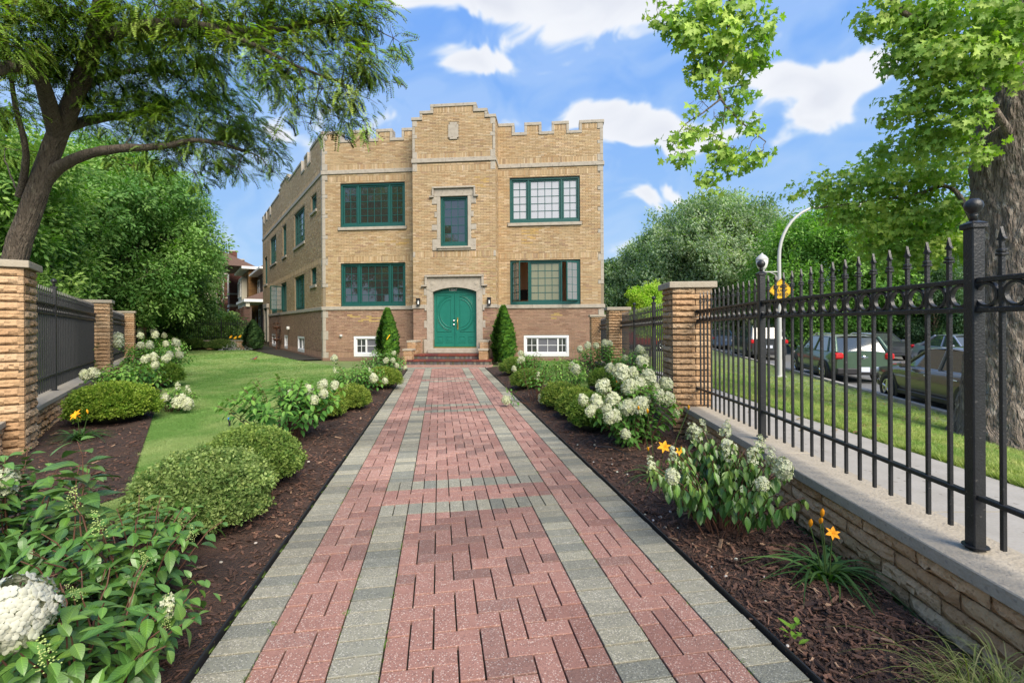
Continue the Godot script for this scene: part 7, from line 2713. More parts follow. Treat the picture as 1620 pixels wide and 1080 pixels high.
	round_tree("grey green locust tree beside the building corner, lower than its neighbour", "trees along the street", G.call(1050, 48.0), 11.5, 5.6, 5200, Color(0.085, 0.14, 0.075), Color(0.34, 0.43, 0.24), far_leaf, {"low": 0.12, "puffs": 46, "hang": 0.2})
	round_tree("dark tree directly right of the building behind the short fence", "trees along the street", G.call(972, 50.0), 8.6, 4.2, 3600, Color(0.05, 0.10, 0.045), Color(0.20, 0.29, 0.14), far_leaf, {"low": 0.05})
	round_tree("small yellow green tree above the middle pier of the street fence", "", G.call(1030, 24.0) + Vector3(0, 0.5, 0), 3.6, 1.25, 1500, Color(0.20, 0.33, 0.04), Color(0.48, 0.60, 0.09), mid_leaf, {"low": 0.3, "s0": 0.6, "s1": 0.9, "puffs": 20})
	round_tree("fresh green maple behind the lamp arm across the street", "trees along the street", G.call(1320, 30.0), 9.6, 4.6, 5200, Color(0.05, 0.13, 0.025), Color(0.24, 0.42, 0.09), mid_leaf, {"low": 0.14, "s0": 1.2, "s1": 1.8, "puffs": 46})
	round_tree("mid green tree across the street left of the maple trunk", "trees along the street", G.call(1440, 33.0), 10.0, 5.0, 4600, Color(0.04, 0.11, 0.025), Color(0.20, 0.35, 0.08), far_leaf, {"low": 0.10})
	round_tree("dark evergreen tree across the street behind the parked sedans", "trees along the street", G.call(1475, 27.0), 6.2, 2.6, 3200, Color(0.025, 0.06, 0.03), Color(0.13, 0.22, 0.11), mid_leaf, {"low": 0.06, "s0": 0.8, "s1": 1.3})
	round_tree("green tree across the street, farthest along behind the maple trunk", "trees along the street", G.call(1640, 34.0), 11.0, 5.5, 4000, Color(0.05, 0.12, 0.03), Color(0.2, 0.34, 0.08), far_leaf, {"low": 0.12})
	round_tree("tree between the lamp and the street corner far away", "trees along the street", G.call(1215, 58.0), 12.0, 6.5, 4200, Color(0.04, 0.10, 0.035), Color(0.18, 0.29, 0.11), far_leaf, {"low": 0.06})
	var hx := []
	var hc := []
	for k in 2600:
		var d := rf(30.0, 46.0)
		var p := Vector3(9.7 + 0.231 * (d - 11.8) + 11.5 + rf(0, 1.8), rf(-0.7, 1.4) , -d)
		hx.append(Transform3D(look(rdir(), Vector3.UP).scaled_local(Vector3.ONE * rf(0.5, 1.0)), p))
		hc.append(wob(Color(0.04, 0.10, 0.025).lerp(Color(0.2, 0.34, 0.07), rng.randf()), 0.2))
	var hedge := thing("hedge", "mixed green hedge across the street behind the parked cars", "hedge", "", Vector3.ZERO)
	scatter(hedge, "foliage", mid_leaf, M.leaf, hx, hc)
	# far ends of both streets
	for q: Array in [[-52.0, -92.0, 9.0, 5.0, "distant tree closing the side street, beside the beige building"], [-66.0, -88.0, 10.0, 5.0, "distant tree closing the side street, behind the lawn fence"], [26.0, -80.0, 12.0, 7.0, "distant tree at the end of the street, beside the building"], [40.0, -78.0, 13.0, 7.0, "distant tree at the end of the street, behind the lamp"], [13.0, -74.0, 8.5, 4.5, "distant low tree just past the building corner"]]:
		round_tree(q[4], "distant trees", Vector3(q[0], -0.5, q[1]), q[2], q[3], 1800, Color(0.04, 0.09, 0.03), Color(0.18, 0.28, 0.10), far_leaf, {"low": 0.05, "s0": 1.2, "s1": 1.8, "puffs": 24})


# ---------------------------------------------------------------- cars
func loft(b: MB, rings: Array) -> void:      # rings of points, smooth
	var m: int = rings[0].size()
	var first := b.v.size()
	for k in rings.size():
		for s in m:
			var p: Vector3 = rings[k][s]
			var du: Vector3 = rings[k][mini(s + 1, m - 1)] - rings[k][maxi(s - 1, 0)]
			var dv: Vector3 = rings[mini(k + 1, rings.size() - 1)][s] - rings[maxi(k - 1, 0)][s]
			b.vert(p, du.cross(dv).normalized())
	for k in rings.size() - 1:
		for s in m - 1:
			var a := first + k * m + s
			b.face(a, a + 1, a + m + 1)
			b.face(a, a + m + 1, a + m)

func car(called: String, label: String, paint: Material, kind: String, pos: Vector3, turn: float, o := {}) -> Node3D:
	# local -Z is the front of the car
	var t := thing(called, label, "car" if called != "van" else "van", "vehicles along the street", pos, turn)
	var D: Dictionary = {"hatch": {"L": 4.1, "W": 1.79, "H": 1.56, "belt": 1.0, "hood": 0.98, "tail": 1.06, "c0": -0.95, "c1": -0.35, "c2": 1.55, "c3": 1.93, "wb": 2.6},
		"sedan": {"L": 4.75, "W": 1.83, "H": 1.45, "belt": 0.93, "hood": 0.92, "tail": 1.02, "c0": -1.0, "c1": -0.25, "c2": 0.95, "c3": 1.65, "wb": 2.75},
		"suv": {"L": 4.75, "W": 1.92, "H": 1.80, "belt": 1.12, "hood": 1.10, "tail": 1.15, "c0": -1.0, "c1": -0.4, "c2": 1.85, "c3": 2.22, "wb": 2.8}}[kind]
	var L: float = D.L
	var hw: float = D.W * 0.5
	var zs := [-0.5, -0.485, -0.44, -0.34, -0.22, -0.05, 0.15, 0.33, 0.43, 0.48, 0.5]
	var rings := []
	for k in zs.size():
		var f: float = zs[k]
		var z := f * L
		var nose := 1.0 - pow(absf(f) * 2.0, 5.0) * (0.22 if f < 0 else 0.14)
		var w := hw * nose
		var top: float = lerpf(D.hood - 0.22, D.hood, sub(-0.5, -0.34, f)) if f < -0.22 else (D.belt + 0.02 if f < 0.33 else lerpf(D.belt + 0.02, D.tail, sub(0.33, 0.42, f)))
		if f > 0.47: top -= 0.06
		var lo := 0.26 + 0.12 * pow(absf(f) * 2, 6)
		var r := []
		for q: Array in [[0.0, lo], [0.80, lo], [0.95, lo + 0.06], [1.0, 0.50], [1.0, 0.66], [0.975, 0.80], [0.93, top - 0.05], [0.86, top], [0.5, top + 0.03], [0.0, top + 0.045]]:
			r.append(Vector3(q[0] * w, minf(q[1], top + 0.045), z))
		var full := []
		for e in range(r.size() - 1, 0, -1):
			full.append(Vector3(-r[e].x, r[e].y, z))
		full.append_array(r)
		full.reverse()
		rings.append(full)
	var b := MB.new()
	loft(b, rings)
	for e in 2:
		var ring: Array = rings[0 if e == 0 else rings.size() - 1]
		var c := Vector3(0, 0.55, ring[0].z)
		for k in ring.size() - 1:
			if e == 0:
				b.tri(c, ring[k + 1], ring[k])
			else:
				b.tri(c, ring[k], ring[k + 1])
	part(t, "body", b.mesh(), paint)
	# glasshouse with a painted roof and pillars
	var P := [[D.c0, D.belt - 0.03, 0.88], [D.c1, D.H - 0.07, 0.71], [D.c2, D.H - 0.07, 0.70], [D.c3, D.tail - 0.05, 0.84]]
	var g := MB.new()
	var c := []
	for p: Array in P:
		c.append([Vector3(-p[2] * hw, p[1], p[0]), Vector3(p[2] * hw, p[1], p[0])])
	var br := Vector3(0.88 * hw, D.belt - 0.03, D.c3)
	g.quad(c[0][1], c[0][0], c[1][0], c[1][1])
	g.quad(c[3][0], c[3][1], c[2][1], c[2][0])
	g.quad(c[0][0], c[3][0], c[2][0], c[1][0])
	g.quad(c[3][1], c[0][1], c[1][1], c[2][1])
	part(t, "windows", g.mesh(), M.car_glass)
	var roof := MB.new()
	var rr := []
	for k in 7:
		var f := k / 6.0
		var z := lerpf(D.c1 - 0.03, D.c2 + 0.03, f)
		var y: float = D.H - 0.075 + 0.07 * sin(PI * lerpf(0.1, 0.9, f))
		var w := hw * 0.725
		var ring := []
		for q: Array in [[1.0, -0.035], [0.96, 0.0], [0.6, 0.02], [0.0, 0.028], [-0.6, 0.02], [-0.96, 0.0], [-1.0, -0.035]]:
			ring.append(Vector3(q[0] * w, y + q[1], z))
		rr.append(ring)
	loft(roof, rr)
	part(t, "roof", roof.mesh(), o.get("roof", paint))
	for s: float in [-1.0, 1.0]:
		var pl := MB.new()
		var e := func(k: int) -> Vector3: return c[k][0 if s < 0 else 1] * Vector3(1.006, 1, 1)
		pl.tube([e.call(0), e.call(1)], [0.035, 0.035], 5)
		pl.tube([e.call(2), e.call(3)], [0.06, 0.085], 5)
		for f: float in ([0.42, 0.80] if kind != "sedan" else [0.5]):
			pl.tube([(e.call(0) as Vector3).lerp(e.call(3), f), (e.call(1) as Vector3).lerp(e.call(2), f)], [0.035, 0.03], 5)
		part(t, "pillar", pl.mesh(), paint)
		var mi := MB.new()
		mi.cbox(Vector3(s * (hw + 0.06), D.belt + 0.05, D.c0 + 0.35), Vector3(0.18, 0.13, 0.10), 0.03)
		part(t, "mirror", mi.mesh(), paint)
		var ds := MB.new()
		ds.cbox(Vector3(s * (hw + 0.001), D.belt - 0.14, D.c0 + 1.1), Vector3(0.03, 0.025, 0.17), 0.008)
		ds.cbox(Vector3(s * (hw + 0.001), D.belt - 0.14, D.c0 + 2.0), Vector3(0.03, 0.025, 0.17), 0.008)
		part(t, "door_handle", ds.mesh(), M.chrome)
		var sill := MB.new()
		sill.cbox(Vector3(s * hw * 0.975, 0.31, 0.0), Vector3(0.07, 0.12, D.wb - 0.7), 0.02)
		part(t, "sill", sill.mesh(), M.black_plastic)
		for z: float in [-D.wb * 0.5 - 0.05, D.wb * 0.5 - 0.05]:
			var wh := Node3D.new()
			wh.name = "wheel"
			t.add_child(wh, true)
			wh.position = Vector3(s * (hw - 0.10), 0.33, z)
			var X := Basis(Vector3.FORWARD, PI / 2 * s)
			var ar := MB.new()
			ar.lathe([Vector2(0.0, 0.106), Vector2(0.40, 0.106), Vector2(0.41, 0.06), Vector2(0.41, -0.1)], 22, Vector3(0, 0.02, 0), X)
			part(wh, "wheel_arch", ar.mesh(), M.black_plastic)
			var ty := MB.new()
			ty.lathe([Vector2(0.22, 0.115), Vector2(0.29, 0.125), Vector2(0.325, 0.11), Vector2(0.33, 0.0), Vector2(0.325, -0.1), Vector2(0.2, -0.1)], 26, Vector3.ZERO, X)
			part(wh, "tyre", ty.mesh(), M.rubber)
			var ri := MB.new()
			ri.lathe([Vector2(0.225, 0.112), Vector2(0.215, 0.126), Vector2(0.20, 0.112)], 22, Vector3.ZERO, X)
			for k in 5:
				var a := TAU * k / 5
				ri.tube([X * Vector3(0, 0.118, 0), X * Vector3(cos(a) * 0.21, 0.116, sin(a) * 0.21)], [0.045, 0.028], 5)
			part(wh, "rim", ri.mesh(), M.chrome)
		var tl := MB.new()
		tl.cbox(Vector3(s * hw * 0.80, D.tail - 0.16, L * 0.5 - 0.05), Vector3(0.26, 0.20 if kind != "sedan" else 0.15, 0.20), 0.04)
		part(t, "tail_light", tl.mesh(), M.tail_red)
		var hl := MB.new()
		hl.cbox(Vector3(s * hw * 0.70, D.hood - 0.22, -L * 0.5 + 0.12), Vector3(0.34, 0.15, 0.22), 0.05)
		part(t, "headlight", hl.mesh(), M.lamp_globe)
	var bp := MB.new()
	bp.cbox(Vector3(0, 0.40, L * 0.5 - 0.03), Vector3(hw * 1.75, 0.22, 0.12), 0.04)
	part(t, "bumper", bp.mesh(), M.black_plastic if kind != "sedan" else paint)
	bp = MB.new()
	bp.cbox(Vector3(0, 0.38, -L * 0.5 + 0.06), Vector3(hw * 1.6, 0.2, 0.12), 0.04)
	part(t, "bumper", bp.mesh(), M.black_plastic if kind != "sedan" else paint)
	var np := MB.new()
	np.cbox(Vector3(0, 0.47 if kind == "hatch" else 0.72, L * 0.5 + 0.035), Vector3(0.31, 0.155, 0.01), 0.003)
	part(t, "number_plate", np.mesh(), M.plate)
	if kind == "hatch":
		var bd := MB.new()
		bd.lathe([Vector2(0, 0.02), Vector2(0.055, 0.016), Vector2(0.06, 0.0)], 14, Vector3(0, 0.86, L * 0.5 + 0.0), Basis(Vector3.RIGHT, PI / 2))
		bd.cbox(Vector3(0, 0.86, L * 0.5 + 0.004), Vector3(0.24, 0.03, 0.012), 0.004)
		part(t, "badge", bd.mesh(), M.chrome)
		var wp := MB.new()
		wp.tube([Vector3(-0.05, 1.10, L * 0.5 - 0.06), Vector3(0.32, 1.13, L * 0.5 - 0.1)], [0.012, 0.008], 5)
		part(t, "rear_wiper", wp.mesh(), M.black_plastic)
	if o.get("rails", false):
		var rl := MB.new()
		for s: float in [-1.0, 1.0]:
			rl.tube([Vector3(s * hw * 0.66, D.H - 0.01, D.c1 + 0.1), Vector3(s * hw * 0.66, D.H + 0.05, D.c1 + 0.3), Vector3(s * hw * 0.66, D.H + 0.05, D.c2 - 0.3), Vector3(s * hw * 0.66, D.H - 0.01, D.c2 - 0.1)], [0.02, 0.02, 0.02, 0.02], 5)
		part(t, "roof_rails", rl.mesh(), M.chrome)
	return t

func vehicles() -> void:
	var gl := mat("car_glass", Color(0.05, 0.06, 0.06), 0.03)
	gl.metallic_specular = 1.0
	gl.clearcoat_enabled = true
	gl.clearcoat = 1.0
	gl.clearcoat_roughness = 0.02
	mat("tail_red", Color(0.5, 0.01, 0.012), 0.2)
	mat("plate", Color(0.62, 0.66, 0.75), 0.5)
	var h := -0.227
	var y := -0.665
	car("hatchback", "dark green hatchback with pale roof and red tail lights parked at the kerb", car_paint("green_car", Color(0.07, 0.125, 0.075)), "hatch", Vector3(11.83, y, -17.0), h, {"roof": car_paint("pale_roof", Color(0.5, 0.5, 0.46), 0.1), "rails": true})
	car("sedan", "grey brown sedan parked at the kerb, nearest the maple trunk", car_paint("brown_car", Color(0.12, 0.10, 0.075)), "sedan", Vector3(10.2, y, -10.3), h)
	car("suv", "dark grey sport utility car parked ahead of the green hatchback", car_paint("dark_car", Color(0.035, 0.04, 0.042)), "suv", Vector3(14.1, y, -26.8), h, {"rails": true})
	car("sedan", "pale blue sedan parked at the kerb farthest along, seen beside the brick pier", car_paint("blue_car", Color(0.20, 0.25, 0.33)), "sedan", Vector3(16.4, y, -36.9), h)
	car("suv", "white sport utility car across the street behind the lamp post", car_paint("white_car", Color(0.62, 0.63, 0.66), 0.05), "suv", Vector3(23.6, y, -38.0), h)
	car("suv", "black car with roof rails across the street beyond the green hatchback", car_paint("black_car", Color(0.015, 0.016, 0.02)), "suv", Vector3(22.0, y, -32.2), h, {"rails": true})
	car("sedan", "charcoal sedan across the street, its red tail light showing", car_paint("charcoal_car", Color(0.06, 0.065, 0.075)), "sedan", Vector3(20.2, y, -25.8), h + PI)
	car("sedan", "silver sedan across the street beside the grey brown one", car_paint("silver_car", Color(0.36, 0.38, 0.42), 0.5), "sedan", Vector3(18.9, y, -19.2), h + PI)
	car("van", "red vehicle seen through the bars of the second street fence", car_paint("red_car", Color(0.32, 0.01, 0.016), 0.1), "suv", Vector3(9.0, lie(9.0, -31.0), -31.0), h + 1.2)
	car("sedan", "white car on the side street, glimpsed beyond the back wall fence", M.white_car, "sedan", Vector3(-32.4, -0.1, -46.0), 1.3)


# ---------------------------------------------------------------- lamp, sign, small things
func street_furniture() -> void:
	var p0 := Vector3(9.22, lie(9.22, -16.0), -16.0)
	var t := thing("street_lamp", "tall galvanised street lamp with curved arm and a smaller globe lantern", "street lamp", "", p0)
	var b := MB.new()
	var path := [Vector3(0, -0.1, 0), Vector3(0, 2.0, 0), Vector3(0, 4.1, 0)]
	var rad := [0.075, 0.066, 0.058]
	for k in range(1, 11):
		var a := PI / 2 * k / 10
		path.append(Vector3(1.5 * (1 - cos(a)), 4.1 + 1.75 * sin(a), 0))
		rad.append(0.055 - k * 0.0015)
	path.append(Vector3(2.3, 5.9, 0))
	rad.append(0.04)
	b.tube(path, rad, 12)
	part(t, "pole", b.mesh(), M.galvanised)
	var f := MB.new()
	f.cbox(Vector3(0, 0.0, 0), Vector3(0.3, 0.06, 0.3), 0.01)
	part(t, "foot_plate", f.mesh(), M.galvanised)
	var hd := MB.new()
	hd.ball(Vector3(2.6, 5.88, 0), Vector3(0.36, 0.09, 0.15), 14, 8)
	part(t, "lamp_head", hd.mesh(), M.galvanised)
	var br := MB.new()
	var lp := at(1206, 431, 16.0) - p0
	br.tube([Vector3(0, lp.y + 0.02, 0), Vector3(lp.x + 0.05, lp.y + 0.02, 0)], [0.02, 0.02], 8)
	br.tube([Vector3(-0.03, lp.y - 0.30, 0), Vector3(-0.12, lp.y - 0.08, 0), Vector3(lp.x * 0.55, lp.y + 0.01, 0)], [0.014, 0.014, 0.014], 6)
	br.lathe([Vector2(0.03, -0.05), Vector2(0.075, 0.0), Vector2(0.08, 0.08), Vector2(0.11, 0.12)], 14, Vector3(lp.x, lp.y, 0))
	part(t, "bracket", br.mesh(), M.galvanised)
	var gl := MB.new()
	gl.lathe([Vector2(0.10, 0.12), Vector2(0.15, 0.18), Vector2(0.185, 0.32), Vector2(0.19, 0.42), Vector2(0.0, 0.43)], 18, Vector3(lp.x, lp.y, 0))
	part(t, "lantern_globe", gl.mesh(), M.lamp_globe)
	var cp := MB.new()
	cp.lathe([Vector2(0.19, 0.42), Vector2(0.205, 0.43), Vector2(0.20, 0.46), Vector2(0.16, 0.53), Vector2(0.09, 0.60), Vector2(0.05, 0.62), Vector2(0.03, 0.66), Vector2(0.0, 0.68)], 18, Vector3(lp.x, lp.y, 0))
	part(t, "lantern_cap", cp.mesh(), M.galvanised)
	var sp := at(1236, 459, 15.88)
	var s := thing("warning_sign", "yellow diamond warning sign with black lettering on the lamp post", "road sign", "", sp)
	s.rotation.y = -0.3
	var dm := MB.new()
	dm.prism(PackedVector2Array([Vector2(0, -0.40), Vector2(0.40, 0), Vector2(0, 0.40), Vector2(-0.40, 0)]), 0.006)
	part(s, "plate", dm.mesh(), M.sign_yellow)
	var bd := MB.new()
	for k in 4:
		var a := Vector2(0, 0.375).rotated(k * PI / 2)
		var e := Vector2(0, 0.375).rotated((k + 1) * PI / 2)
		var mid := (a + e) * 0.5
		bd.box(Vector3(mid.x, mid.y, 0.008), Vector3((e - a).length(), 0.012, 0.003), Basis(Vector3.BACK, (e - a).angle()))
	part(s, "border", bd.mesh(), M.sign_black)
	var words := ["SPEED", "HUMP", "AHEAD"]
	for k in 3:
		var tm := TextMesh.new()
		var fo := SystemFont.new()
		fo.font_names = ["Droid Sans"]
		fo.font_weight = 700
		tm.font = fo
		tm.text = words[k]
		tm.font_size = 32
		tm.pixel_size = 0.0042
		tm.depth = 0.004
		part(s, "lettering", tm, M.sign_black, Transform3D(Basis.IDENTITY, Vector3(0, 0.125 - k * 0.135, 0.009)))
	# sprinkler head on a stake
	var sk := thing("sprinkler", "small black sprinkler riser with blue cap standing at the lawn edge", "sprinkler", "", Vector3(-3.72, 0, -6.1))
	var sb := MB.new()
	sb.lathe([Vector2(0.012, 0), Vector2(0.012, 0.09), Vector2(0.02, 0.095), Vector2(0.02, 0.12), Vector2(0.0, 0.12)], 10)
	part(sk, "riser", sb.mesh(), M.black_plastic)
	var sc := MB.new()
	sc.lathe([Vector2(0.021, 0.121), Vector2(0.021, 0.14), Vector2(0.0, 0.145)], 10)
	part(sk, "cap", sc.mesh(), M.spout_blue)
	# metal stake at the edge of the bed
	var stk := MB.new()
	stk.tube([Vector3.ZERO, Vector3(0.004, 0.20, 0)], [0.007, 0.007], 6)
	var so := part(self, "garden_stake", stk.mesh(), M.black_metal, Transform3D(Basis.IDENTITY, Vector3(-2.80, 0, -3.45)))
	tag(so, "thin dark metal stake standing at the corner of the lawn edge", "stake")
	# the spray of a lawn sprinkler at the back
	var wx := []
	var wc := []
	for k in 420:
		var a := rf(0, TAU)
		var r := rf(0, 0.9)
		wx.append(Transform3D(Basis.from_scale(Vector3.ONE * rf(0.003, 0.009)), Vector3(-14.5 + cos(a) * r, 0.05 + rf(0, 0.55) * maxf(0.08, 1.0 - r), -24.3 + sin(a) * r * 0.5)))
		wc.append(Color.WHITE)
	var dr := MB.new()
	dr.ball(Vector3.ZERO, Vector3.ONE, 5, 4)
	scatter(self, "water_spray", dr.mesh(), M.spray_water, wx, wc).set_meta("label", "fine white spray of a lawn sprinkler at the back of the lawn")
	# a robin on the lawn
	var rbn := thing("bird", "small brown bird with orange breast standing on the lawn", "bird", "", Vector3(-9.6, 0.01, -17.3), 0.6)
	var bb := MB.new()
	bb.colored = true
	bb.col = Color(0.10, 0.08, 0.065)
	bb.tube([Vector3(-0.15, 0.075, 0), Vector3(-0.08, 0.085, 0), Vector3(-0.05, 0.09, 0), Vector3(0.0, 0.10, 0), Vector3(0.04, 0.125, 0), Vector3(0.062, 0.155, 0), Vector3(0.08, 0.172, 0), Vector3(0.098, 0.172, 0), Vector3(0.125, 0.166, 0)], [0.008, 0.016, 0.034, 0.045, 0.042, 0.028, 0.026, 0.016, 0.002], 12)
	for k in bb.v.size():
		var q3 := bb.v[k]
		if q3.x > -0.03 and q3.x < 0.075 and q3.y < 0.115 + q3.x * 0.3:
			bb.c[k] = Color(0.42, 0.12, 0.03)
	bb.tube([Vector3(0, 0.07, 0.015), Vector3(0.005, 0.03, 0.016), Vector3(0.0, 0.0, 0.016)], [0.006, 0.003, 0.003], 5)
	bb.tube([Vector3(0, 0.07, -0.015), Vector3(0.005, 0.03, -0.016), Vector3(0.0, 0.0, -0.016)], [0.006, 0.003, 0.003], 5)
	part(rbn, "body", bb.mesh(), M.tinted)
	# black hose ends and scraps in the bed
	var hs := MB.new()
	var hp := []
	for k in 12:
		hp.append(Vector3(0.86, 0.05, -4.9).lerp(Vector3(1.22, 0.07, -4.55), k / 11.0) + Vector3(0, 0.02 * sin(k * 0.5), 0.03 * sin(k * 0.9)))
	var hr := []
	for k in 12:
		hr.append(0.008)
	hs.tube(hp, hr, 6)
	tag(part(self, "hose", hs.mesh(), M.black_plastic), "short length of black irrigation hose lying on the mulch by the path", "hose")
	var sx := 0
	for q: Array in [[1.12, -1.56, 0.05], [1.20, -1.5, 0.07], [0.98, -1.62, 0.03]]:
		var sl := MB.new()
		sl.cbox(Vector3.ZERO, Vector3(q[2], 0.008, q[2] * 0.6), 0.002)
		var so2 := part(self, numbered("slate_chip"), sl.mesh(), M.slate, Transform3D(Basis(Vector3(0.3, 0.2, 1).normalized(), 0.4 + q[2] * 9), Vector3(q[0], 0.05, q[1])))
		tag(so2, ["small blue grey slate chip in the mulch by the path", "larger blue grey slate piece in the mulch by the grass clump", "tiny slate chip nearest the path edge in the mulch"][sx], "stone", "slate chips in the mulch")
		sx += 1
	# hanging planters on the side wall
	var l := Vector3(-0.643, 0, -0.766)
	var nn := Vector3(-0.766, 0, 0.643)
	var Bx := Transform3D(Basis(Vector3.UP, -0.088), Vector3(-7.22, 0, -17.75))
	var pp := Bx * (l * 9.7 + nn * 0.25)
	var ps := thing("plant_stand", "rusty metal plant stand with two tiers of dried plants by the side wall", "plant stand", "", pp)
	var pm := MB.new()
	pm.tube([Vector3.ZERO, Vector3(0, 1.35, 0)], [0.02, 0.02], 6)
	pm.lathe([Vector2(0.0, 0.0), Vector2(0.2, 0.0), Vector2(0.2, 0.02), Vector2(0.0, 0.03)], 12)
	part(ps, "pole", pm.mesh(), M.twig)
	for q: float in [0.55, 1.22]:
		var bw := MB.new()
		bw.lathe([Vector2(0.05, q - 0.08), Vector2(0.2, q + 0.02), Vector2(0.22, q + 0.06), Vector2(0.18, q + 0.04)], 12)
		part(ps, "basket", bw.mesh(), M.twig)
		var px := []
		var pc := []
		for k in 60:
			var d := rdir()
			px.append(Transform3D(look(d, Vector3.UP), Vector3(0, q + 0.07, 0) + d * Vector3(0.34, 0.12, 0.34)))
			pc.append(wob(Color(0.13, 0.055, 0.03), 0.4))
		scatter(ps, "foliage", leaf_mesh(0.13, 0.05, 3, 0.25, 0.2), M.leaf, px, pc)


# ---------------------------------------------------------------- houses down the side street
func house_frame(along: float, out: float) -> Transform3D:      # +X runs back towards the camera along the street, +Z faces the street
	var e := Vector3(-0.5735, 0, -0.819)
	var n := Vector3(-0.819, 0, 0.5735)
	return Transform3D(Basis(-e, Vector3.UP, n), Vector3(-7.22, 0, -17.75) + e * along + n * out)

func brick_box(o: Node3D, x0: float, x1: float, y0: float, y1: float, z0: float, z1: float, tone: Color, mort := true) -> void:     # a block with courses of brick on the street side and on the side towards the camera
	var b := MB.new()
	b.box(Vector3((x0 + x1) * 0.5, (y0 + y1) * 0.5, (z0 + z1) * 0.5), Vector3(x1 - x0, y1 - y0, z1 - z0))
	part(o, "wall", b.mesh(), M.mortar_dark)
	var xs := []
	var cs := []
	var h := 0.085
	for r in int((y1 - y0) / h):
		for side in 2:
			var L := (x1 - x0) if side == 0 else (z1 - z0)
			var n := int(L / 0.30)
			var w := L / n
			for k in n:
				var x := (k + (0.5 if r % 2 else 0.25)) * w
				if x > L - w * 0.5: continue
				var at3 := Vector3(x0 + x, y0 + (r + 0.5) * h, z1 + 0.006) if side == 0 else Vector3(x1 + 0.006, y0 + (r + 0.5) * h, z1 - x)
				var bs := Basis.from_scale(Vector3(w - 0.015, h - 0.016, 0.02))
				if side == 1:
					bs = Basis(Vector3.UP, PI / 2) * bs
				xs.append(Transform3D(bs, at3))
				cs.append(wob(tone, 0.22))
	if not SH.has("unit"):
		var u := MB.new()
		u.box(Vector3.ZERO, Vector3.ONE)
		SH.unit = u.mesh()
	scatter(o, "brick_courses", SH.unit, M.red_brick, xs, cs)

func pbox(o: Node3D, called: String, m: Material, x0: float, x1: float, y0: float, y1: float, z0: float, z1: float) -> void:
	var b := MB.new()
	b.cbox(Vector3((x0 + x1) * 0.5, (y0 + y1) * 0.5, (z0 + z1) * 0.5), Vector3(x1 - x0, y1 - y0, z1 - z0), 0.01)
	part(o, called, b.mesh(), m)

func sash_window(o: Node3D, x: float, y: float, w: float, h: float, z: float, side := false) -> void:
	var t := Node3D.new()
	t.name = "window"
	o.add_child(t, true)
	t.transform = Transform3D(Basis(Vector3.UP, PI / 2), Vector3(z, 0, x)) if side else Transform3D(Basis.IDENTITY, Vector3(x, 0, z))
	var f := MB.new()
	bars(f, -w * 0.5, w * 0.5, y, y + h, 0.08, 0.0, 0.07)
	f.box(Vector3(0, y + h * 0.5, 0.03), Vector3(w - 0.16, 0.06, 0.05))
	part(t, "frame", f.mesh(), M.white_paint)
	for k in 2:
		var p := MB.new()
		p.box(Vector3(0, y + h * (0.27 + 0.46 * k), 0.02), Vector3(w - 0.15, h * 0.42, 0.02))
		part(t, "pane", p.mesh(), M.pane_mirror)

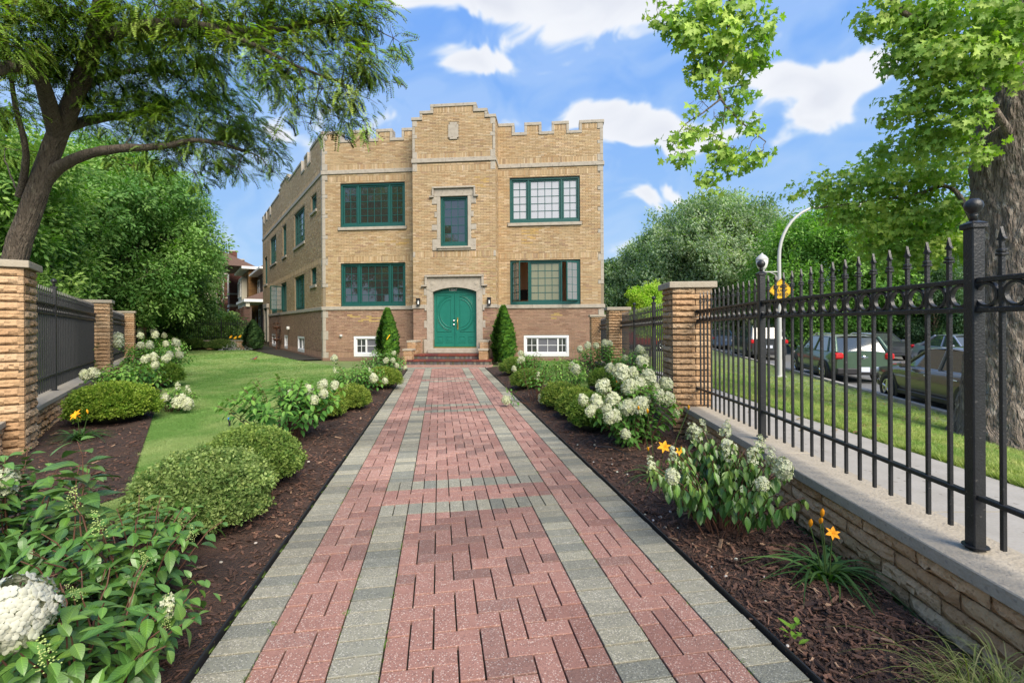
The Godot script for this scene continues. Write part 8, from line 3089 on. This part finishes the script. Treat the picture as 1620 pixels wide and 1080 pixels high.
func houses() -> void:
	mat("mortar_dark", Color(0.12, 0.085, 0.065), 0.95)
	mat("slate", Color(0.07, 0.09, 0.12), 0.5)
	# the bungalow with a porch, next to the yellow building
	var h1 := thing("porch_house", "brown brick house with hipped roof and white trimmed front porch", "house", "row houses down the side street")
	h1.transform = house_frame(27.0, -1.6)
	brick_box(h1, -7.0, 0.0, -0.2, 6.4, -7.0, 0.0, Color(0.10, 0.055, 0.04))
	var rf1 := MB.new()
	rf1.prism(PackedVector2Array([Vector2(-0.7, 6.4), Vector2(7.6, 6.4), Vector2(3.4, 8.6)]), 8.4, Transform3D(Basis(Vector3.UP, PI / 2) , Vector3(-7.7, 0, 0)))
	part(h1, "roof", rf1.mesh(), M.roof_shingle)
	pbox(h1, "eaves", M.white_paint, -7.7, 0.7, 6.22, 6.42, -7.6, 0.75)
	pbox(h1, "porch_roof_edge", M.white_paint, -7.2, 0.5, 3.35, 3.6, 0.0, 1.9)
	var pr := MB.new()
	pr.prism(PackedVector2Array([Vector2(-0.02, 3.6), Vector2(1.9, 3.6), Vector2(-0.02, 4.5)]), 7.7, Transform3D(Basis(Vector3.UP, -PI / 2) , Vector3(0.5, 0, 0)))
	part(h1, "porch_roof", pr.mesh(), M.roof_shingle)
	pbox(h1, "porch_beam", M.cream_paint, -7.1, 0.3, 2.95, 3.35, 1.45, 1.75)
	for x: float in [-0.2, -3.4, -6.8]:
		brick_box(h1, x - 0.3, x + 0.3, -0.2, 2.95, 1.3, 1.85, Color(0.11, 0.06, 0.045))
	brick_box(h1, -7.0, 0.2, -0.2, 1.0, 1.4, 1.7, Color(0.11, 0.06, 0.045))
	sash_window(h1, -2.0, 1.2, 1.2, 1.7, 0.02)
	sash_window(h1, -5.6, 1.2, 1.2, 1.7, 0.02)
	sash_window(h1, -2.2, 4.3, 1.3, 1.5, 0.02)
	sash_window(h1, -6.0, 4.3, 1.3, 1.5, 0.02)
	sash_window(h1, -1.6, 4.4, 0.9, 1.4, 0.02, true)
	sash_window(h1, -2.2, 1.2, 1.0, 1.7, 0.02, true)
	# the ochre brick house
	var h2 := thing("ochre_house", "ochre brick two storey house with white eaves between brown and red houses", "house", "row houses down the side street")
	h2.transform = house_frame(35.0, -0.9)
	brick_box(h2, -7.5, 0.0, -0.2, 7.0, -8.0, 0.0, Color(0.30, 0.16, 0.055))
	pbox(h2, "eaves", M.white_paint, -7.9, 0.6, 7.0, 7.25, -8.4, 0.7)
	pbox(h2, "bay_front", M.cream_paint, -5.6, -1.8, 0.6, 6.4, 0.02, 0.5)
	for x: float in [-4.8, -2.6]:
		sash_window(h2, x, 1.3, 1.1, 1.9, 0.52)
		sash_window(h2, x, 4.3, 1.1, 1.7, 0.52)
	var rf2 := MB.new()
	rf2.prism(PackedVector2Array([Vector2(-8.3, 7.25), Vector2(0.6, 7.25), Vector2(-3.6, 9.2)]), 8.4, Transform3D(Basis(Vector3.UP, PI / 2), Vector3(-7.9, 0, 0)))
	part(h2, "roof", rf2.mesh(), M.roof_shingle)
	# the red houses with turrets
	var names := ["dark red brick house with battlemented turret, nearest of the red row", "second red brick house of the row, its turret lower in view", "third red brick house of the row beside the beige building", "last red brick house of the row, mostly hidden"]
	for k in 4:
		var h := thing("red_house", names[k], "house", "row houses down the side street")
		h.transform = house_frame(43.5 + k * 9.0, -1.3)
		var tone := [Color(0.13, 0.048, 0.034), Color(0.12, 0.044, 0.03), Color(0.15, 0.055, 0.04), Color(0.13, 0.05, 0.036)][k] as Color
		brick_box(h, -8.0, 0.0, -0.2, 8.0, -9.0, 0.0, tone)
		brick_box(h, -3.6, -0.3, -0.2, 9.0, 0.001, 1.5, tone)
		pbox(h, "cornice", M.limestone, -3.7, -0.2, 8.0, 8.2, 0.02, 1.62)
		pbox(h, "cornice", M.limestone, -3.75, -0.15, 8.95, 9.08, 0.02, 1.68)
		for x: float in [-3.3, -0.6]:
			brick_box(h, x - 0.34, x + 0.34, 9.08, 9.9, 0.75, 1.5, tone)
			pbox(h, "merlon_cap", M.limestone, x - 0.42, x + 0.42, 9.9, 10.02, 0.68, 1.58)
		pbox(h, "belt_course", M.limestone, -3.66, -0.24, 3.5, 3.8, 0.02, 1.56)
		pbox(h, "belt_course", M.limestone, -8.05, -3.7, 3.5, 3.7, -0.1, 0.06)
		pbox(h, "sill_course", M.limestone, -3.66, -0.24, 4.9, 5.08, 0.02, 1.56)
		sash_window(h, -1.95, 1.0, 1.5, 2.2, 1.52)
		sash_window(h, -1.95, 5.1, 1.5, 2.2, 1.52)
		sash_window(h, -0.75, 5.1, 0.7, 2.2, -0.28, true)
		sash_window(h, -0.75, 1.0, 0.7, 2.2, -0.28, true)
		sash_window(h, -5.8, 4.6, 1.0, 1.9, 0.02)
		pbox(h, "entry_door", M.dark, -6.4, -5.3, 0.4, 2.6, 0.0, 0.06)
		brick_box(h, -7.6, -4.6, -0.2, 1.0, 0.002, 2.6, tone)
		brick_box(h, -7.6, -4.6, 2.9, 4.1, 0.002, 2.2, tone)
		brick_box(h, -5.0, -4.6, 1.0, 2.9, 1.7, 2.2, tone)
	# the large beige building that closes the street
	var bg := thing("beige_building", "large plain beige building with a mauve band closing the side street", "building", "", Vector3(-57.0, 0, -84.0), 0.25)
	pbox(bg, "wall", M.stucco_beige, -9.0, 9.0, -0.5, 10.4, -12.0, 0.0)
	pbox(bg, "band", M.band_mauve, -9.02, 9.02, 2.7, 4.0, -0.1, 0.03)
	pbox(bg, "band", M.stucco_beige, -9.05, 9.05, 4.0, 4.3, -0.1, 0.06)
	pbox(bg, "parapet_cap", M.white_paint, -9.1, 9.1, 10.4, 10.6, -12.1, 0.12)
	# bushes and a clipped tree between the back wall and the houses
	var lf := cluster(16, 0.30, 0.24, 0.14, 2)
	for q: Array in [[-22.2, -36.0, 1.9, 2.4, "leafy green bush behind the back wall fence", Color(0.05, 0.11, 0.03), Color(0.24, 0.36, 0.10)], [-24.6, -37.0, 1.6, 2.3, "second leafy bush behind the back wall fence, beside the first", Color(0.05, 0.11, 0.03), Color(0.22, 0.33, 0.09)]]:
		var o := thing("bush", q[4], "bush", "bushes before the row houses", Vector3(q[0], 0, q[1]))
		var xs := []
		var cs := []
		for k in 500:
			var d := rdir()
			d.y = absf(d.y)
			xs.append(Transform3D(look(d + rdir() * 0.5, Vector3.UP).scaled_local(Vector3.ONE * rf(0.6, 1.0)), d * Vector3(q[2], q[3], q[2]) * pow(rng.randf(), 0.35)))
			cs.append(wob((q[5] as Color).lerp(q[6], rng.randf()), 0.2))
		scatter(o, "foliage", lf, M.leaf, xs, cs)
	round_tree("round clipped small tree before the red brick houses", "", Vector3(-27.3, 0, -41.0), 3.4, 1.05, 1000, Color(0.03, 0.12, 0.02), Color(0.12, 0.30, 0.04), lf, {"low": 0.35, "puffs": 14, "s0": 0.6, "s1": 0.9})
	# a brick house across the other street
	var hb := thing("brick_bungalow", "red brown brick building half hidden behind the maple trunk", "house", "", Vector3(31.0, -0.6, -31.0), -0.25)
	brick_box(hb, -6.0, 6.0, 0.0, 2.6, -8.0, 0.0, Color(0.22, 0.075, 0.045))
	var rf3 := MB.new()
	rf3.prism(PackedVector2Array([Vector2(-0.6, 2.6), Vector2(8.6, 2.6), Vector2(4.0, 4.3)]), 13.0, Transform3D(Basis(Vector3.UP, PI / 2), Vector3(-6.5, 0, 0)))
	part(hb, "roof", rf3.mesh(), M.roof_shingle)
	sash_window(hb, -3.0, 0.9, 1.4, 1.2, 0.02)
	sash_window(hb, 2.0, 0.9, 1.4, 1.2, 0.02)


func _ready() -> void:
	rng.seed = 20240817
	var cam := Camera3D.new()
	cam.name = "camera"
	cam.position = Vector3(0, EYE, 0)
	cam.rotation.z = -ROLL
	cam.projection = Camera3D.PROJECTION_FRUSTUM
	cam.near = 0.05
	cam.far = 600.0
	cam.size = 2.0 * 540.0 / LENS * cam.near
	cam.frustum_offset = Vector2(0, -28.0 / LENS * cam.near)
	add_child(cam)
	var env := Environment.new()
	env.background_mode = Environment.BG_SKY
	var sky := Sky.new()
	var sm := PanoramaSkyMaterial.new()
	sm.panorama = sky_picture()
	sm.energy_multiplier = 0.53
	sky.sky_material = sm
	env.sky = sky
	env.tonemap_mode = Environment.TONE_MAPPER_LINEAR
	env.tonemap_exposure = 1.95
	env.sdfgi_enabled = true
	env.ssao_enabled = true
	env.ssil_enabled = true
	var we := WorldEnvironment.new()
	we.name = "world_environment"
	we.environment = env
	add_child(we)
	var sun := DirectionalLight3D.new()
	sun.name = "sun"
	sun.light_color = Color(1.0, 0.955, 0.88)
	sun.light_energy = 1.12
	sun.light_angular_distance = 45.0
	sun.shadow_enabled = true
	sun.look_at_from_position(Vector3(0.36, 0.66, 0.66), Vector3.ZERO, Vector3.UP)
	sun.position = Vector3.ZERO
	add_child(sun)

	materials()
	ground_plots()
	paths()
	enclosure()
	building()
	houses()
	trees()
	vehicles()
	street_furniture()
	near_plants()
